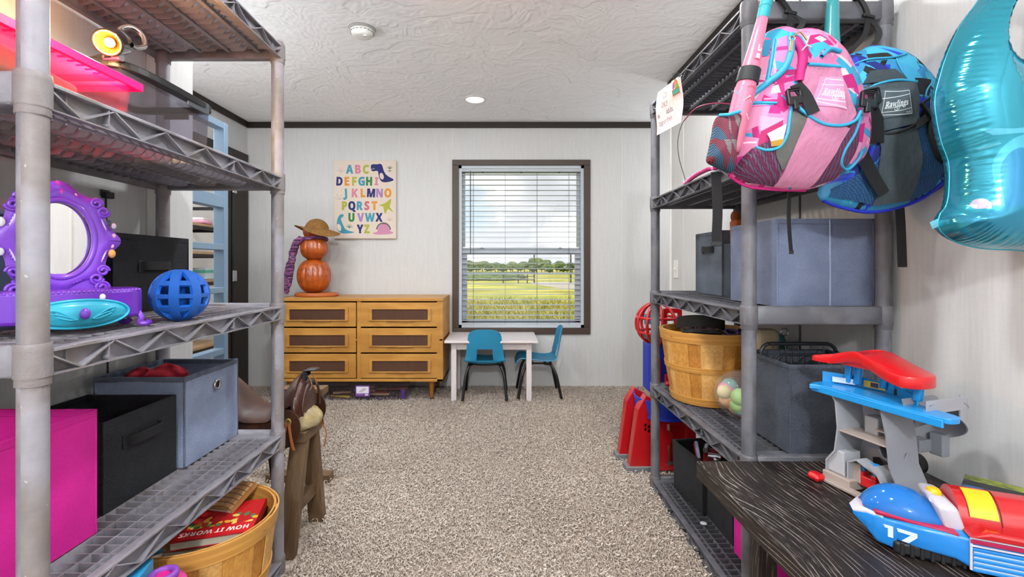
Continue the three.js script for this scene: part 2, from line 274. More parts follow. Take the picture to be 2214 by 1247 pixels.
// carpet pile: curled tufts, denser near the viewer
{
  const tuft = tube([[0, -0.004, 0], [0.002, 0.005, 0.001], [0.007, 0.010, 0.004], [0.013, 0.010, 0.0]], 0.0021, 4, 3);
  const g = prep(tuft), r = rng(11), list = [];
  const zones = [[-0.75, 0.75, 1.0, 2.4, 17000], [-1.3, 1.0, 2.4, 3.2, 12000], [-2.25, 1.5, 3.2, 4.18, 8000], [-2.2, -0.75, 1.8, 3.2, 4500], [0.72, 1.15, 1.42, 3.2, 2500]];
  for (const [x0, x1, d0, d1, n] of zones) for (let i = 0; i < (x1 - x0) * (d1 - d0) * n; i++) list.push([lerp(x0, x1, r()), -lerp(d0, d1, r()), r(), r(), r()]);
  const im = new THREE.InstancedMesh(g, mat(0xffffff, 1), list.length), m = new THREE.Matrix4(), q = new THREE.Quaternion(), e = new THREE.Euler(), c = new THREE.Color();
  list.forEach(([x, z, a, b, k], i) => {
    e.set((b - 0.5) * 0.7, a * 6.283, (k - 0.5) * 0.9); q.setFromEuler(e); const s = 0.65 + 0.6 * b;
    m.compose(new THREE.Vector3(x, 0.001, z), q, new THREE.Vector3(s, s * (0.7 + 0.5 * k), s)); im.setMatrixAt(i, m);
    const t = k * 0.75 + 0.25 * a, patch = fbm(x * 2 + 9, z * 2 + 20, 64, 64, 5, 2) - 0.5; const col = mix3(hex(0x95867a), hex(0xe0d4c7), Math.min(1, Math.max(0, t + patch * 0.4))); im.setColorAt(i, c.setRGB(col[0], col[1], col[2], THREE.SRGBColorSpace));
  });
  im.name = 'carpet_pile'; im.receiveShadow = im.castShadow = true; im.userData.kind = 'stuff'; im.userData.label = 'short curled beige carpet pile covering the floor'; im.userData.category = 'carpet'; scene.add(im);
}

// ceiling fittings, wall plates
{
  const t = thing('smoke_detector', 'round white smoke detector on the textured ceiling', 'smoke detector', [-0.765, CEIL, -2.56]);
  part(t, 'base', lathe([[0, -0.004], [0.068, -0.004], [0.072, 0], [0.0, 0]], 36), M.white);
  part(t, 'cover', lathe([[0, -0.042], [0.03, -0.042], [0.052, -0.036], [0.06, -0.022], [0.066, -0.004], [0, -0.004]], 36), M.white);
  const vents = []; for (let i = 0; i < 18; i++) { const a = i / 18 * 6.283; vents.push(bx(0.014, 0.004, 0.006, 0.06 * Math.cos(a), -0.021, 0.06 * Math.sin(a), 0, [0, -a + Math.PI / 2, 0])); }
  part(t, 'vent', vents, mat(0x9a9a98, 0.6));
  part(t, 'test_button', cy(0.011, 0.013, 0.004, 0.02, -0.043, 0.012, 'y', 18), mat(0xd5d5d2, 0.5));
}
{
  const t = thing('light_switch', 'white light switch plate on the right wall near its corner', 'light switch', [RX, 1.062, -3.185], -Math.PI / 2);
  part(t, 'plate', bx(0.075, 0.12, 0.006, 0, 0, 0.003, 0.003), M.white); part(t, 'toggle', bx(0.009, 0.02, 0.014, 0, 0.002, 0.01, 0.002, [-0.5, 0, 0]), M.white);
}

// ---------------------------------------------------------------- window and blind
{
  const z = BACK, w = WO.x1 - WO.x0, h = WO.y1 - WO.y0, cx = (WO.x0 + WO.x1) / 2, cyy = (WO.y0 + WO.y1) / 2, vinyl = mat(0xc3cbd2, 0.45);
  const win = new THREE.Group(); win.name = 'window_1'; win.userData.kind = 'structure'; win.position.set(cx, cyy, z); scene.add(win);
  const c = 0.058;
  part(win, 'casing', [bx(c, h, 0.02, -w / 2 - c / 2, 0, 0.01, 0.003), bx(c, h, 0.02, w / 2 + c / 2, 0, 0.01, 0.003), bx(w + 2 * c, 0.05, 0.02, 0, h / 2 + 0.025, 0.01, 0.003), bx(w + 2 * c, c, 0.02, 0, -h / 2 - c / 2, 0.01, 0.003)], M.brown);
  part(win, 'frame', [bx(0.03, h, WT, -w / 2 + 0.01, 0, -WT / 2), bx(0.03, h, WT, w / 2 - 0.01, 0, -WT / 2), bx(w, 0.03, WT, 0, h / 2 - 0.01, -WT / 2), bx(w, 0.03, WT, 0, -h / 2 + 0.01, -WT / 2)], vinyl);
  const mid = -0.045, zs = -0.105;
  const up = part(win, 'upper_sash', [bx(0.03, h / 2, 0.02, -w / 2 + 0.035, h / 4, zs), bx(0.03, h / 2, 0.02, w / 2 - 0.035, h / 4, zs), bx(w - 0.05, 0.028, 0.02, 0, h / 2 - 0.035, zs), bx(w - 0.05, 0.03, 0.022, 0, mid + 0.02, zs)], vinyl);
  part(up, 'pane', bx(w - 0.08, h / 2, 0.003, 0, h / 4, zs), M.glass);
  const lo = part(win, 'lower_sash', [bx(0.048, h / 2 + mid, 0.024, -w / 2 + 0.045, -h / 4 + mid / 2, zs + 0.026), bx(0.048, h / 2 + mid, 0.024, w / 2 - 0.045, -h / 4 + mid / 2, zs + 0.026), bx(w - 0.05, 0.045, 0.024, 0, -h / 2 + 0.045, zs + 0.026), bx(w - 0.05, 0.05, 0.026, 0, mid, zs + 0.027)], vinyl);
  part(lo, 'pane', bx(w - 0.12, h / 2 + mid, 0.003, 0, -h / 4 + mid / 2, zs + 0.026), M.glass);
  for (const x of [-0.36, 0.36]) part(lo, 'latch', [bx(0.06, 0.008, 0.02, x, mid + 0.028, zs + 0.03, 0.002), bx(0.02, 0.012, 0.012, x, mid + 0.034, zs + 0.032, 0.002)], vinyl);

  const bw = w - 0.03, b = thing('window_blind', 'white slatted horizontal blind hanging open inside the brown window casing', 'blind', [cx, 0, z - 0.035]);
  const slatMat = mat(0xb9c0c6, 0.5), top = WO.y1 - 0.01;
  part(b, 'head_rail', bx(bw, 0.042, 0.05, 0, top - 0.021, 0, 0.003), slatMat);
  for (const x of [-0.42, 0, 0.42]) part(b, 'clip', bx(0.018, 0.012, 0.008, x * 0.82, top - 0.05, 0.027, 0.001), M.black);
  const sg = merged(warp(bx(bw, 0.003, 0.05, 0, 0, 0), (v) => { v.y -= 0.0; })), N = 29, y0 = top - 0.066, y1 = WO.y0 + 0.062, r = rng(4);
  for (let i = 0; i < N; i++) { const s = shared(b, 'slat', sg, slatMat); s.position.set((r() - 0.5) * 0.004, lerp(y0, y1, i / (N - 1)), 0); s.rotation.x = 0.03 + (i === 19 ? 0.22 : (r() - 0.5) * 0.02); s.rotation.z = (r() - 0.5) * 0.0025; }
  part(b, 'bottom_rail', bx(bw, 0.018, 0.05, 0, WO.y0 + 0.033, 0, 0.004), slatMat);
  const cord = mat(0x6d7175, 0.8), H = top - WO.y0 - 0.07;
  for (const x of [-0.435, -0.145, 0.145, 0.435]) part(b, 'ladder_cord', [bx(0.0022, H, 0.0022, x, (top + WO.y0) / 2 - 0.01, 0.026), bx(0.0022, H, 0.0022, x, (top + WO.y0) / 2 - 0.01, -0.026)], cord);
  part(b, 'tilt_wand', [cy(0.004, 0.005, 0.74, -bw / 2 + 0.09, top - 0.42, 0.036, 'y', 8), tube([[-bw / 2 + 0.09, top - 0.03, 0.028], [-bw / 2 + 0.09, top - 0.04, 0.036], [-bw / 2 + 0.09, top - 0.055, 0.036]], 0.002, 6, 6)], mat(0x565a5f, 0.4));
}

// ---------------------------------------------------------------- outside the window
{
  const GY = -0.75;
  const fieldTex = tex(1024, 1024, (u, v) => { const n = fbm(u * 9, v * 26, 9, 26, 2, 5), m = fbm(u * 4, v * 7, 4, 7, 6, 4), s = vn(u * 130, v * 260, 130, 260, 4); let k = mix3(hex(0x9a9c30), hex(0xdcc65a), sm(0.3, 0.7, n)); k = mix3(k, hex(0x8a6b35), sm(0.5, 0.75, m) * 0.6); return mix3(k, hex(0x6d7f2a), s * 0.35); }, { size: 26 });
  const fm = mat(0xffffff, 1, { map: fieldTex });
  struct('field', bx(460, 0.3, 420, 0, GY - 0.15, -214.5), fm);
  const rs = smoothShape([[3.6, 52], [8, 53], [22, 51], [30, 40], [16, 28], [8, 29], [5.4, 36], [4.0, 42]].map(([x, d]) => [x, d]), 60);
  const rg = ext(rs, 0.06); rg.rotateX(-Math.PI / 2); rg.translate(0, GY - 0.02, 0);
  struct('road', rg, mat(0xbfb3a0, 1, { bumpMap: fineBump, bumpScale: 0.01 }));
  const r = rng(23), leaf = (a, b, s) => tex(128, 128, (u, v) => mix3(hex(a), hex(b), sm(0.25, 0.75, fbm(u * 10, v * 10, 10, 10, s, 3))), { size: 2.2 });
  const greens = [mat(0xffffff, 1, { map: leaf(0x2c3a1c, 0x55672f, 3) }), mat(0xffffff, 1, { map: leaf(0x38491f, 0x6d7d3c, 5) })], bark = mat(0x3c3227, 0.9);
  const blob = (R, x, y, z, sq, seed) => warp(new THREE.IcosahedronGeometry(R, 3), (v) => { const n = 0.72 + 0.6 * fbm(v.x / R * 2.2 + 20 + seed, v.y / R * 2.2 + v.z / R * 1.7 + 20, 64, 64, seed, 3); v.multiplyScalar(n); v.y *= sq; v.x += x; v.y += y; v.z += z; });
  const protos = [0, 1, 2].map((k) => {
    const q = rng(40 + k), g = []; for (let i = 0; i < 8; i++) { const a = q() * 6.283, d = q() * 1.1; g.push(blob(0.75 + q() * 0.5, Math.cos(a) * d, 2.0 + q() * 1.5, Math.sin(a) * d, 0.8, k * 9 + i)); }
    return [merged(g), merged([tube([[0, 0, 0], [0.05, 0.8, 0.03], [0, 1.7, 0]], 0.12, 6, 7), tube([[0, 1.0, 0], [0.4, 1.6, 0.2]], 0.06, 4, 6), tube([[0, 1.2, 0], [-0.4, 1.8, -0.1]], 0.06, 4, 6)])];
  });
  for (let i = 0; i < 34; i++) {
    const px = 985 + i * 8.4 + (r() - 0.5) * 5, d = 104 + (i % 4) * 14 + r() * 5, k = i % 3, s = (0.42 + 0.4 * r()) * d / 125 * (i === 21 ? 1.25 : 1), near = i === 21;
    const t = thing('tree', near ? 'tallest dark green tree standing up from the distant treeline' : 'small rounded green tree in the low treeline across the field', 'tree', [(px - PX) * d / F, GY, -d], r() * 6, near ? undefined : 'trees of the low distant treeline');
    shared(t, 'crown', protos[k][0], greens[i % 2]); shared(t, 'trunk', protos[k][1], bark); t.scale.set(s * 1.35, s, s * 1.35);
  }
  // low brush in front of the trees and grass tufts on the field: nobody could count them
  const bg = merged([blob(0.5, 0, 0.25, 0, 0.6, 3), blob(0.4, 0.5, 0.2, 0.1, 0.6, 4)]), bn = 260, bm = new THREE.InstancedMesh(bg, greens[1], bn), m4 = new THREE.Matrix4(), q4 = new THREE.Quaternion();
  for (let i = 0; i < bn; i++) { const d = 58 + r() * 40, s = 0.5 + r() * 1.1; q4.setFromEuler(new THREE.Euler(0, r() * 6, 0)); bm.setMatrixAt(i, m4.compose(new THREE.Vector3(((970 + r() * 150) - PX) * d / F, GY, -d), q4, new THREE.Vector3(s * 1.6, s * 0.8, s))); }
  bm.name = 'undergrowth'; tag(bm, 'low yellow green brush at the far edge of the field', 'brush', null, 'stuff'); scene.add(bm);
  const gg = merged([0, 1, 2, 3, 4].map((i) => { const g = new THREE.ConeGeometry(0.022, 0.22 + 0.05 * i, 3); g.translate(0, 0.11, 0); g.rotateX(0.5 * Math.cos(i * 1.3)); g.rotateZ(0.5 * Math.sin(i * 1.3)); return g; })), gn = 9000, gm = new THREE.InstancedMesh(gg, mat(0xffffff, 1), gn), cc = new THREE.Color();
  for (let i = 0; i < gn; i++) { const d = 9 + r() * r() * 17, x = (940 + r() * 380 - PX) * d / F, s = 0.5 + r(); q4.setFromEuler(new THREE.Euler(0, r() * 6, 0)); gm.setMatrixAt(i, m4.compose(new THREE.Vector3(x, GY, -d), q4, new THREE.Vector3(s * 1.5, s * 0.8, s * 1.5))); const k = mix3(hex(0x7d8430), hex(0xcab667), r()); gm.setColorAt(i, cc.setRGB(...k, THREE.SRGBColorSpace)); }
  gm.name = 'grass'; tag(gm, 'dry yellow green grass tufts over the field outside', 'grass', null, 'stuff'); scene.add(gm);
  const post = mat(0x2c2a29, 0.6);
  for (const [px, d, l] of [[1155, 50, 'tall dark gate pole left of the gravel road outside'], [1234, 50, 'tall dark gate pole right of the gravel road outside']]) {
    const p = at(px, 600, d), t = thing('gate_pole', l, 'pole', [p.x, GY, p.z]); part(t, 'pole', cy(0.09, 0.08, 3.5, 0, 1.75, 0, 'y', 10), post); part(t, 'cap', lathe([[0.1, 3.48], [0.1, 3.52], [0, 3.56]], 10), post);
  }
  const g0 = at(1088, 600, 50), g1 = at(1153, 600, 50), W = g1.x - g0.x, t = thing('pipe_gate', 'low dark pipe gate across the far field beside the tall poles', 'gate', [g0.x, GY, -50]);
  for (const x of [0, W * 0.5, W * 0.8]) part(t, 'gate_post', cy(0.06, 0.06, 1.25, x, 0.62, 0, 'y', 8), post);
  for (const y of [0.35, 0.75, 1.15]) part(t, 'rail', cy(0.04, 0.04, W, W / 2, y, 0, 'x', 8), post);
}

// ---------------------------------------------------------------- dresser and what stands on, under and beside it
M.honey = mat(0xffffff, 0.38, { map: woodTex(0xd09a4c, 0xa06a28, { rings: 4, fibre: 0.22, seed: 4, size: 0.8 }), bumpMap: fineBump, bumpScale: 0.0002 });
M.honeyDark = mat(0xffffff, 0.42, { map: woodTex(0xa8702a, 0x74481a, { rings: 5, fibre: 0.25, seed: 8, size: 0.7 }) });
M.cane = mat(0xffffff, 0.7, { map: tex(256, 256, (u, v) => { const a = Math.sin(u * 24 * 6.283), b = Math.sin(v * 24 * 6.283), c = a * b; const n = vn(u * 40, v * 3, 40, 3, 5); return mix3(hex(0x3a2012), hex(0x80512f), sm(-0.4, 0.8, c) * (0.55 + 0.45 * n)); }, { size: 0.11 }), bumpMap: weave, bumpScale: 0.001 });
{
  const X0 = -1.816, X1 = -0.468, Z0 = -3.72, Z1 = -4.19, W = X1 - X0, D = Z0 - Z1, y0 = 0.162, y1 = 0.829;
  const t = thing('dresser', 'honey coloured wooden six drawer dresser with dark cane drawer insets', 'dresser', [(X0 + X1) / 2, 0, (Z0 + Z1) / 2]);
  part(t, 'carcass', [bx(0.02, y1 - y0 - 0.014, D, -W / 2 + 0.01, (y0 + y1) / 2 - 0.007, 0, 0.003), bx(0.05, y1 - y0 - 0.014, D, W / 2 - 0.025, (y0 + y1) / 2 - 0.007, 0, 0.003), bx(W, 0.022, D, 0, y0 + 0.011, 0, 0.003), bx(W, 0.01, D, 0, (y0 + y1) / 2, -0.0), bx(W - 0.01, y1 - y0 - 0.014, 0.01, 0, (y0 + y1) / 2 - 0.007, -D / 2 + 0.006), bx(0.03, y1 - y0 - 0.014, D - 0.012, 0.003, (y0 + y1) / 2 - 0.007, 0.004)], M.honey, null, 'x');
  part(t, 'top', bx(W + 0.006, 0.026, D + 0.012, 0, y1 - 0.013, 0.004, 0.005), M.honey);
  const dh = (y1 - y0 - 0.022 - 0.03) / 3, colW = [0.638, 0.638], colX = [-W / 2 + 0.02 + 0.319, 0.013 + 0.319];
  for (let c = 0; c < 2; c++) for (let r = 0; r < 3; r++) {
    const y = y1 - 0.03 - dh * (r + 0.5), dw = colW[c] - 0.008, hh = dh - 0.012;
    const d = part(t, 'drawer', [bx(dw, hh, 0.02, colX[c], y, D / 2 - 0.009, 0.004), bx(dw - 0.05, hh - 0.03, 0.35, colX[c], y, -0.02)], M.honey);
    const fw = dw * 0.78, fh = 0.092, fx = colX[c] + (c ? 0 : 0.01), z = D / 2 + 0.004;
    part(d, 'inset_frame', [bx(fw, 0.009, 0.018, fx, y + fh / 2, z, 0.003), bx(fw, 0.009, 0.018, fx, y - fh / 2, z, 0.003), bx(0.026, fh, 0.018, fx - fw / 2 + 0.012, y, z, 0.003), bx(0.026, fh, 0.018, fx + fw / 2 - 0.012, y, z, 0.003)], M.honey);
    part(d, 'cane_panel', bx(fw - 0.045, fh - 0.006, 0.004, fx, y, D / 2 + 0.002), M.cane);
    part(d, 'pull', warp(bx(0.22, 0.01, 0.016, fx, y - fh / 2 - 0.011, z + 0.002, 0.004), (v) => { const k = (v.x - fx) / 0.11; v.y += 0.006 * k * k; }), M.honeyDark);
  }
  for (const x of [-W / 2 + 0.1, W / 2 - 0.1]) for (const z of [D / 2 - 0.06, -D / 2 + 0.06]) { const l = part(t, 'leg', cy(0.014, 0.026, y0 - 0.02, x, (y0 + 0.02) / 2, z, 'y', 18), M.honeyDark); part(l, 'foot_cap', cy(0.0135, 0.0148, 0.022, x, 0.011, z, 'y', 18), mat(0x3a2a1c, 0.5)); }
}
{ // stacked pumpkins in a straw hat and scarf
  const Y = 0.829, px = -1.585, pz = -3.95;
  const t = thing('pumpkin_figure', 'stacked orange pumpkin decoration wearing a straw hat and purple scarf', 'decoration', [px, Y, pz]);
  const skin = phys(0xffffff, 0.3, { clearcoat: 0.5, clearcoatRoughness: 0.25, map: tex(256, 256, (u, v) => mix3(hex(0xbd5a17), hex(0x96400d), sm(0.2, 0.8, fbm(u * 5, v * 12, 5, 12, 3, 4))), { size: 0.3 }) });
  const pumpkin = (R, H, y) => { const g = lathe(Array.from({ length: 25 }, (_, i) => { const a = -Math.PI / 2 + i / 24 * Math.PI; return [Math.max(0.0005, Math.pow(Math.cos(a), 0.75) * R), Math.sin(a) * H / 2]; }), 96); return warp(g, (v) => { const a = Math.atan2(v.z, v.x), f = 1 - 0.06 * Math.pow(Math.abs(Math.cos(a * 7)), 9) + 0.02 * Math.sin(a * 3); v.x *= f; v.z *= f; v.y += y; }); };
  part(t, 'base_plaque', warp(lathe([[0, 0], [0.172, 0], [0.182, 0.008], [0.18, 0.02], [0.165, 0.03], [0, 0.03]], 40), (v) => { v.z *= 0.7; v.x += 0.02; }), mat(0xb9622a, 0.5, { bumpMap: fineBump, bumpScale: 0.0005 }));
  part(t, 'pumpkin', pumpkin(0.137, 0.288, 0.172), skin); part(t, 'pumpkin', pumpkin(0.112, 0.205, 0.405), skin); part(t, 'pumpkin', pumpkin(0.09, 0.14, 0.545), skin);
  const straw = mat(0xffffff, 0.85, { map: tex(256, 256, (u, v) => { const s = 0.5 + 0.5 * Math.sin(v * 60 * 6.283 + 4 * vn(u * 20, v * 20, 20, 20, 3)), b = vn(u * 90, v * 30, 90, 30, 6); return mix3(hex(0x5a3712), hex(0xb98a45), s * 0.6 + b * 0.5); }, { size: 1 }), bumpMap: weave, bumpScale: 0.002, ...two });
  const brim = sheet((u, v) => { const a = u * 6.2832, r = lerp(0.085, 0.178 + 0.012 * Math.sin(a * 2 + 1) + 0.008 * Math.sin(a * 5), v); return [r * Math.cos(a), 0.57 - 0.028 * v * v * (1 + 0.9 * Math.sin(a * 2 - 0.6)) - 0.02 * Math.cos(a) * v, r * Math.sin(a) * 0.95]; }, 72, 8, 0.004);
  const crown = sheet((u, v) => { const a = u * 6.2832, k = v * 1.5, r = 0.092 * Math.cos(k); return [r * Math.cos(a) - 0.012, 0.565 + 0.085 * Math.sin(k), r * Math.sin(a)]; }, 48, 10, 0.004);
  const hat = part(t, 'straw_hat', [brim, crown], straw); hat.rotation.z = -0.06;
  const yarn = mat(0xffffff, 0.95, { map: tex(256, 256, (u, v) => { const n = fbm(u * 6, v * 30, 6, 30, 4, 3), m = vn(u * 10, v * 50, 10, 50, 9); return mix3(mix3(hex(0x4a2352), hex(0x9a5f86), sm(0.35, 0.7, n)), hex(0xcdb4c4), sm(0.75, 0.95, m)); }, { size: 0.25 }), bumpMap: weave, bumpScale: 0.004, ...two });
  const strand = (pts, r, s) => warp(tube(pts, r, 40, 10), (v) => { const n = fbm(v.x * 60 + 9, v.y * 30 + 9, 64, 64, s, 2); v.x += (n - 0.5) * 0.02; v.z += (fbm(v.y * 40 + 5, v.x * 40 + 5, 64, 64, s + 3, 2) - 0.5) * 0.02; });
  const loop = Array.from({ length: 13 }, (_, i) => { const a = i / 12 * 6.283; return [0.1 * Math.cos(a), 0.486 + 0.008 * Math.sin(a * 2), 0.1 * Math.sin(a)]; });
  part(t, 'scarf', [strand(loop, 0.014, 3), strand([[-0.07, 0.485, 0.08], [-0.12, 0.43, 0.10], [-0.14, 0.3, 0.11], [-0.155, 0.16, 0.12], [-0.185, 0.03, 0.13]], 0.026, 5), strand([[-0.08, 0.49, 0.07], [-0.125, 0.42, 0.08], [-0.165, 0.28, 0.08], [-0.205, 0.13, 0.09], [-0.285, 0.022, 0.1]], 0.028, 7)], yarn);
}
{ // alphabet canvas
  const w = 0.557, h = 0.703, p = at(790, 431.5, 4.2);
  const pal = { t: '#3f93a8', p: '#cf7f93', y: '#a9ad3c', n: '#1f2468', o: '#d98d24', g: '#2f7d3c', v: '#a378b0', r: '#c5657c' };
  const map = paint(800, 1024, (c, W, H) => {
    c.fillStyle = '#d9cbbd'; c.fillRect(0, 0, W, H); c.textAlign = 'center'; c.textBaseline = 'middle';
    const rows = [[['A', 'B', 'C'], 'tpy', 200, 112, 105], [['D', 'E', 'F', 'G', 'H', 'I'], 'noytgp', 65, 270, 97], [['J', 'K', 'L', 'M', 'N', 'O'], 'tponvo', 152, 424, 109], [['P', 'Q', 'R', 'S', 'T'], 'yntro', 130, 592, 98], [['U', 'V', 'W', 'X'], 'gvtn', 223, 745, 120], [['Y', 'Z'], 'ny', 335, 898, 88]];
    const q = rng(5);
    for (const [l, k, x, y, dx] of rows) l.forEach((ch, i) => {
      c.save(); c.translate(x + i * dx, y); c.rotate((q() - 0.5) * 0.12); c.font = `bold ${ch === 'I' ? 135 : 150}px sans-serif`; c.scale(0.88, 1); c.fillStyle = c.strokeStyle = pal[k[i]]; c.lineWidth = 9; c.lineJoin = 'round'; c.fillText(ch, 0, 4); c.strokeText(ch, 0, 4);
      c.globalCompositeOperation = 'source-atop'; c.restore();
      c.fillStyle = 'rgba(235,225,210,.65)'; for (let d = 0; d < 4; d++) { c.beginPath(); c.arc(x + i * dx + (q() - 0.5) * 50, y + (q() - 0.5) * 80, 3, 0, 7); c.fill(); }
    });
    const blobPath = (pts, col) => { c.fillStyle = col; c.beginPath(); const n = pts.length; for (let i = 0; i < n; i++) { const a = pts[i], b = pts[(i + 1) % n], m = [(a[0] + b[0]) / 2, (a[1] + b[1]) / 2]; i ? c.quadraticCurveTo(...a, ...m) : c.moveTo(...m); } const a = pts[0], b = pts[1]; c.quadraticCurveTo(...a, (a[0] + b[0]) / 2, (a[1] + b[1]) / 2); c.fill(); };
    blobPath([[472, 60], [500, 45], [560, 50], [600, 38], [625, 60], [640, 130], [680, 200], [790, 250], [740, 275], [650, 290], [600, 270], [575, 190], [570, 130], [520, 140], [480, 140]], pal.n);   // long necked dinosaur
    c.fillStyle = '#d9cbbd'; c.beginPath(); c.ellipse(617, 205, 26, 45, -0.25, 0, 7); c.fill(); for (const [x, y] of [[490, 112], [515, 105]]) { c.beginPath(); c.arc(x, y, 7, 0, 7); c.fill(); }
    blobPath([[30, 870], [35, 780], [60, 720], [100, 700], [130, 720], [110, 745], [80, 760], [110, 840], [150, 920], [290, 945], [180, 960], [90, 960], [40, 920]], pal.t);
    c.fillStyle = '#e5d9cc'; c.beginPath(); c.ellipse(62, 880, 26, 48, -0.3, 0, 7); c.fill();
    blobPath([[500, 945], [560, 950], [570, 870], [640, 820], [700, 850], [720, 930], [780, 945], [740, 970], [560, 975], [510, 968]], '#c987a8');
    c.fillStyle = '#241a22'; for (let i = 0; i < 15; i++) { const a = 3.35 + i * 0.2; c.beginPath(); c.ellipse(640 + 88 * Math.cos(a), 915 + 92 * Math.sin(a), 7, 12, a + 1.57, 0, 7); c.fill(); }
    blobPath([[565, 590], [640, 570], [690, 540], [745, 490], [735, 560], [715, 600], [750, 650], [770, 690], [715, 640], [690, 640], [665, 720], [640, 640], [640, 600]], pal.y);
    const sprig = (x, y, s, col, n = 6) => { c.strokeStyle = col; c.lineWidth = 5; for (let i = 0; i < n; i++) { const a = -2.7 + i * 2.3 / (n - 1); c.beginPath(); c.moveTo(x, y); c.lineTo(x + s * Math.cos(a), y + s * Math.sin(a)); c.stroke(); } };
    c.lineWidth = 5; sprig(722, 108, 38, '#33532f'); sprig(722, 125, -30, '#33532f', 4); sprig(195, 885, 48, '#2c5c33'); sprig(720, 790, 45, '#a39a92', 4); sprig(60, 515, 80, '#aaa198', 4); sprig(85, 150, 60, '#aaa198', 4);
  });
  const t = thing('alphabet_canvas', 'wall canvas printed with a colourful alphabet and dinosaurs', 'wall art', [p.x, p.y, BACK + 0.002]);
  part(t, 'canvas', bx(w, h, 0.028, 0, 0, 0.014, 0.003), mat(0xd5c9bd, 0.8));
  const pl = new THREE.PlaneGeometry(w - 0.006, h - 0.006).translate(0, 0, 0.0287); pl.userData.keepUV = true; part(t, 'print', pl, mat(0xffffff, 0.75, { map }));
}
const clearPlastic = (c, o = {}) => phys(c, 0.08, { transmission: 1, thickness: 0, ior: 1.45, ...o });
function openBox(w, h, d, t, taper = 0) {                    // five walls of thickness t, base at y = 0, narrower below by taper
  const g = [bx(w, t, d, 0, t / 2, 0), bx(t, h, d, -w / 2 + t / 2, h / 2, 0), bx(t, h, d, w / 2 - t / 2, h / 2, 0), bx(w - 2 * t, h, t, 0, h / 2, d / 2 - t / 2), bx(w - 2 * t, h, t, 0, h / 2, -d / 2 + t / 2)];
  return g.map((b) => { const p = b.attributes.position; for (let i = 0; i < p.count; i++) { const k = 1 - taper * (1 - p.getY(i) / h); p.setX(i, p.getX(i) * k); p.setZ(i, p.getZ(i) * k); } return b; });
}
{ // storage tote under the dresser
  const x0 = at(683, 868, 3.75).x, x1 = at(884, 868, 3.75).x, w = x1 - x0;
  const t = thing('storage_tote', 'clear storage tote with purple latches under the dresser full of toy track', 'storage tote', [(x0 + x1) / 2, 0.008, -3.93]);
  part(t, 'box', openBox(w, 0.135, 0.38, 0.003, 0.05), clearPlastic(0xf0eef4)); part(t, 'lid', [bx(w + 0.012, 0.008, 0.392, 0, 0.139, 0, 0.003), bx(w + 0.012, 0.012, 0.006, 0, 0.131, 0.193), bx(w + 0.012, 0.012, 0.006, 0, 0.131, -0.193)], clearPlastic(0xe9e6ef));
  const pur = mat(0x4c2a78, 0.35); for (const x of [-w / 2 + 0.03, w / 2 - 0.045]) part(t, 'latch', [cy(0.018, 0.018, 0.012, x, 0.03, 0.182, 'z', 16), bx(0.03, 0.05, 0.006, x, 0.06, 0.186, 0.002)], pur);
  part(t, 'label_sticker', bx(0.115, 0.088, 0.001, 0.005, 0.075, 0.192), mat(0xffffff, 0.5, { map: paint(256, 196, (c) => { c.fillStyle = '#6d3f8f'; c.fillRect(0, 0, 256, 196); c.fillStyle = '#e9e2ec'; c.fillRect(18, 18, 220, 120); c.fillStyle = '#c9b9c9'; c.beginPath(); c.moveTo(60, 110); c.lineTo(150, 40); c.lineTo(205, 60); c.lineTo(110, 125); c.fill(); c.fillStyle = '#d8cfe0'; for (let i = 0; i < 5; i++) c.fillRect(20 + i * 24, 150, 18, 6); c.fillRect(170, 148, 60, 30); }, { size: 0.115, sizeV: 0.088 }) }));
  t.children[t.children.length - 1].material.map.offset.set(0.46, 0.65);
  const q = rng(8), cols = [0xa98a68, 0x9c3636, 0xb59672, 0x8e6a4c, 0xc9b04c, 0xa14a3c, 0xb08c6a];
  for (let i = 0; i < 15; i++) single('toy_track', i % 7 === 1 || i % 7 === 5 ? 'red toy piece inside the clear tote under the dresser' : i % 7 === 4 ? 'yellow toy piece inside the clear tote under the dresser' : 'tan wooden toy track piece inside the clear tote under the dresser', 'toy', bx(0.1 + q() * 0.1, 0.014, 0.034, 0, 0, 0, 0.004), mat(cols[i % 7], 0.6), [(x0 + x1) / 2 + (q() - 0.5) * (w - 0.27), 0.022 + 0.016 * Math.floor(i / 5) + q() * 0.004, -3.93 + (i % 5 - 2) * 0.06], (q() - 0.5) * 0.5, 'toy pieces in the clear tote');
}
{ // child's table
  const x0 = -0.455, x1 = 0.288, zf = -3.69, zb = -4.19, W = x1 - x0, D = zf - zb, H = 0.492, pm = mat(0xffffff, 0.45, { map: woodTex(0xe4dcdb, 0xcfc4c3, { seed: 6, rings: 6, fibre: 0.15 }) });
  const t = thing('kids_table', 'small whitewashed wooden childrens table below the window', 'table', [(x0 + x1) / 2, 0, (zf + zb) / 2]);
  part(t, 'tabletop', bx(W, 0.02, D, 0, H - 0.01, 0, 0.004), pm);
  part(t, 'apron', [bx(W - 0.14, 0.06, 0.016, 0, H - 0.05, D / 2 - 0.07), bx(W - 0.14, 0.06, 0.016, 0, H - 0.05, -D / 2 + 0.07), bx(0.016, 0.06, D - 0.14, -W / 2 + 0.07, H - 0.05, 0), bx(0.016, 0.06, D - 0.14, W / 2 - 0.07, H - 0.05, 0)], pm);
  for (const x of [-1, 1]) for (const z of [-1, 1]) part(t, 'leg', bx(0.042, H - 0.02, 0.042, x * (W / 2 - 0.07), (H - 0.02) / 2, z * (D / 2 - 0.07), 0.003), pm, null, 'y');
}
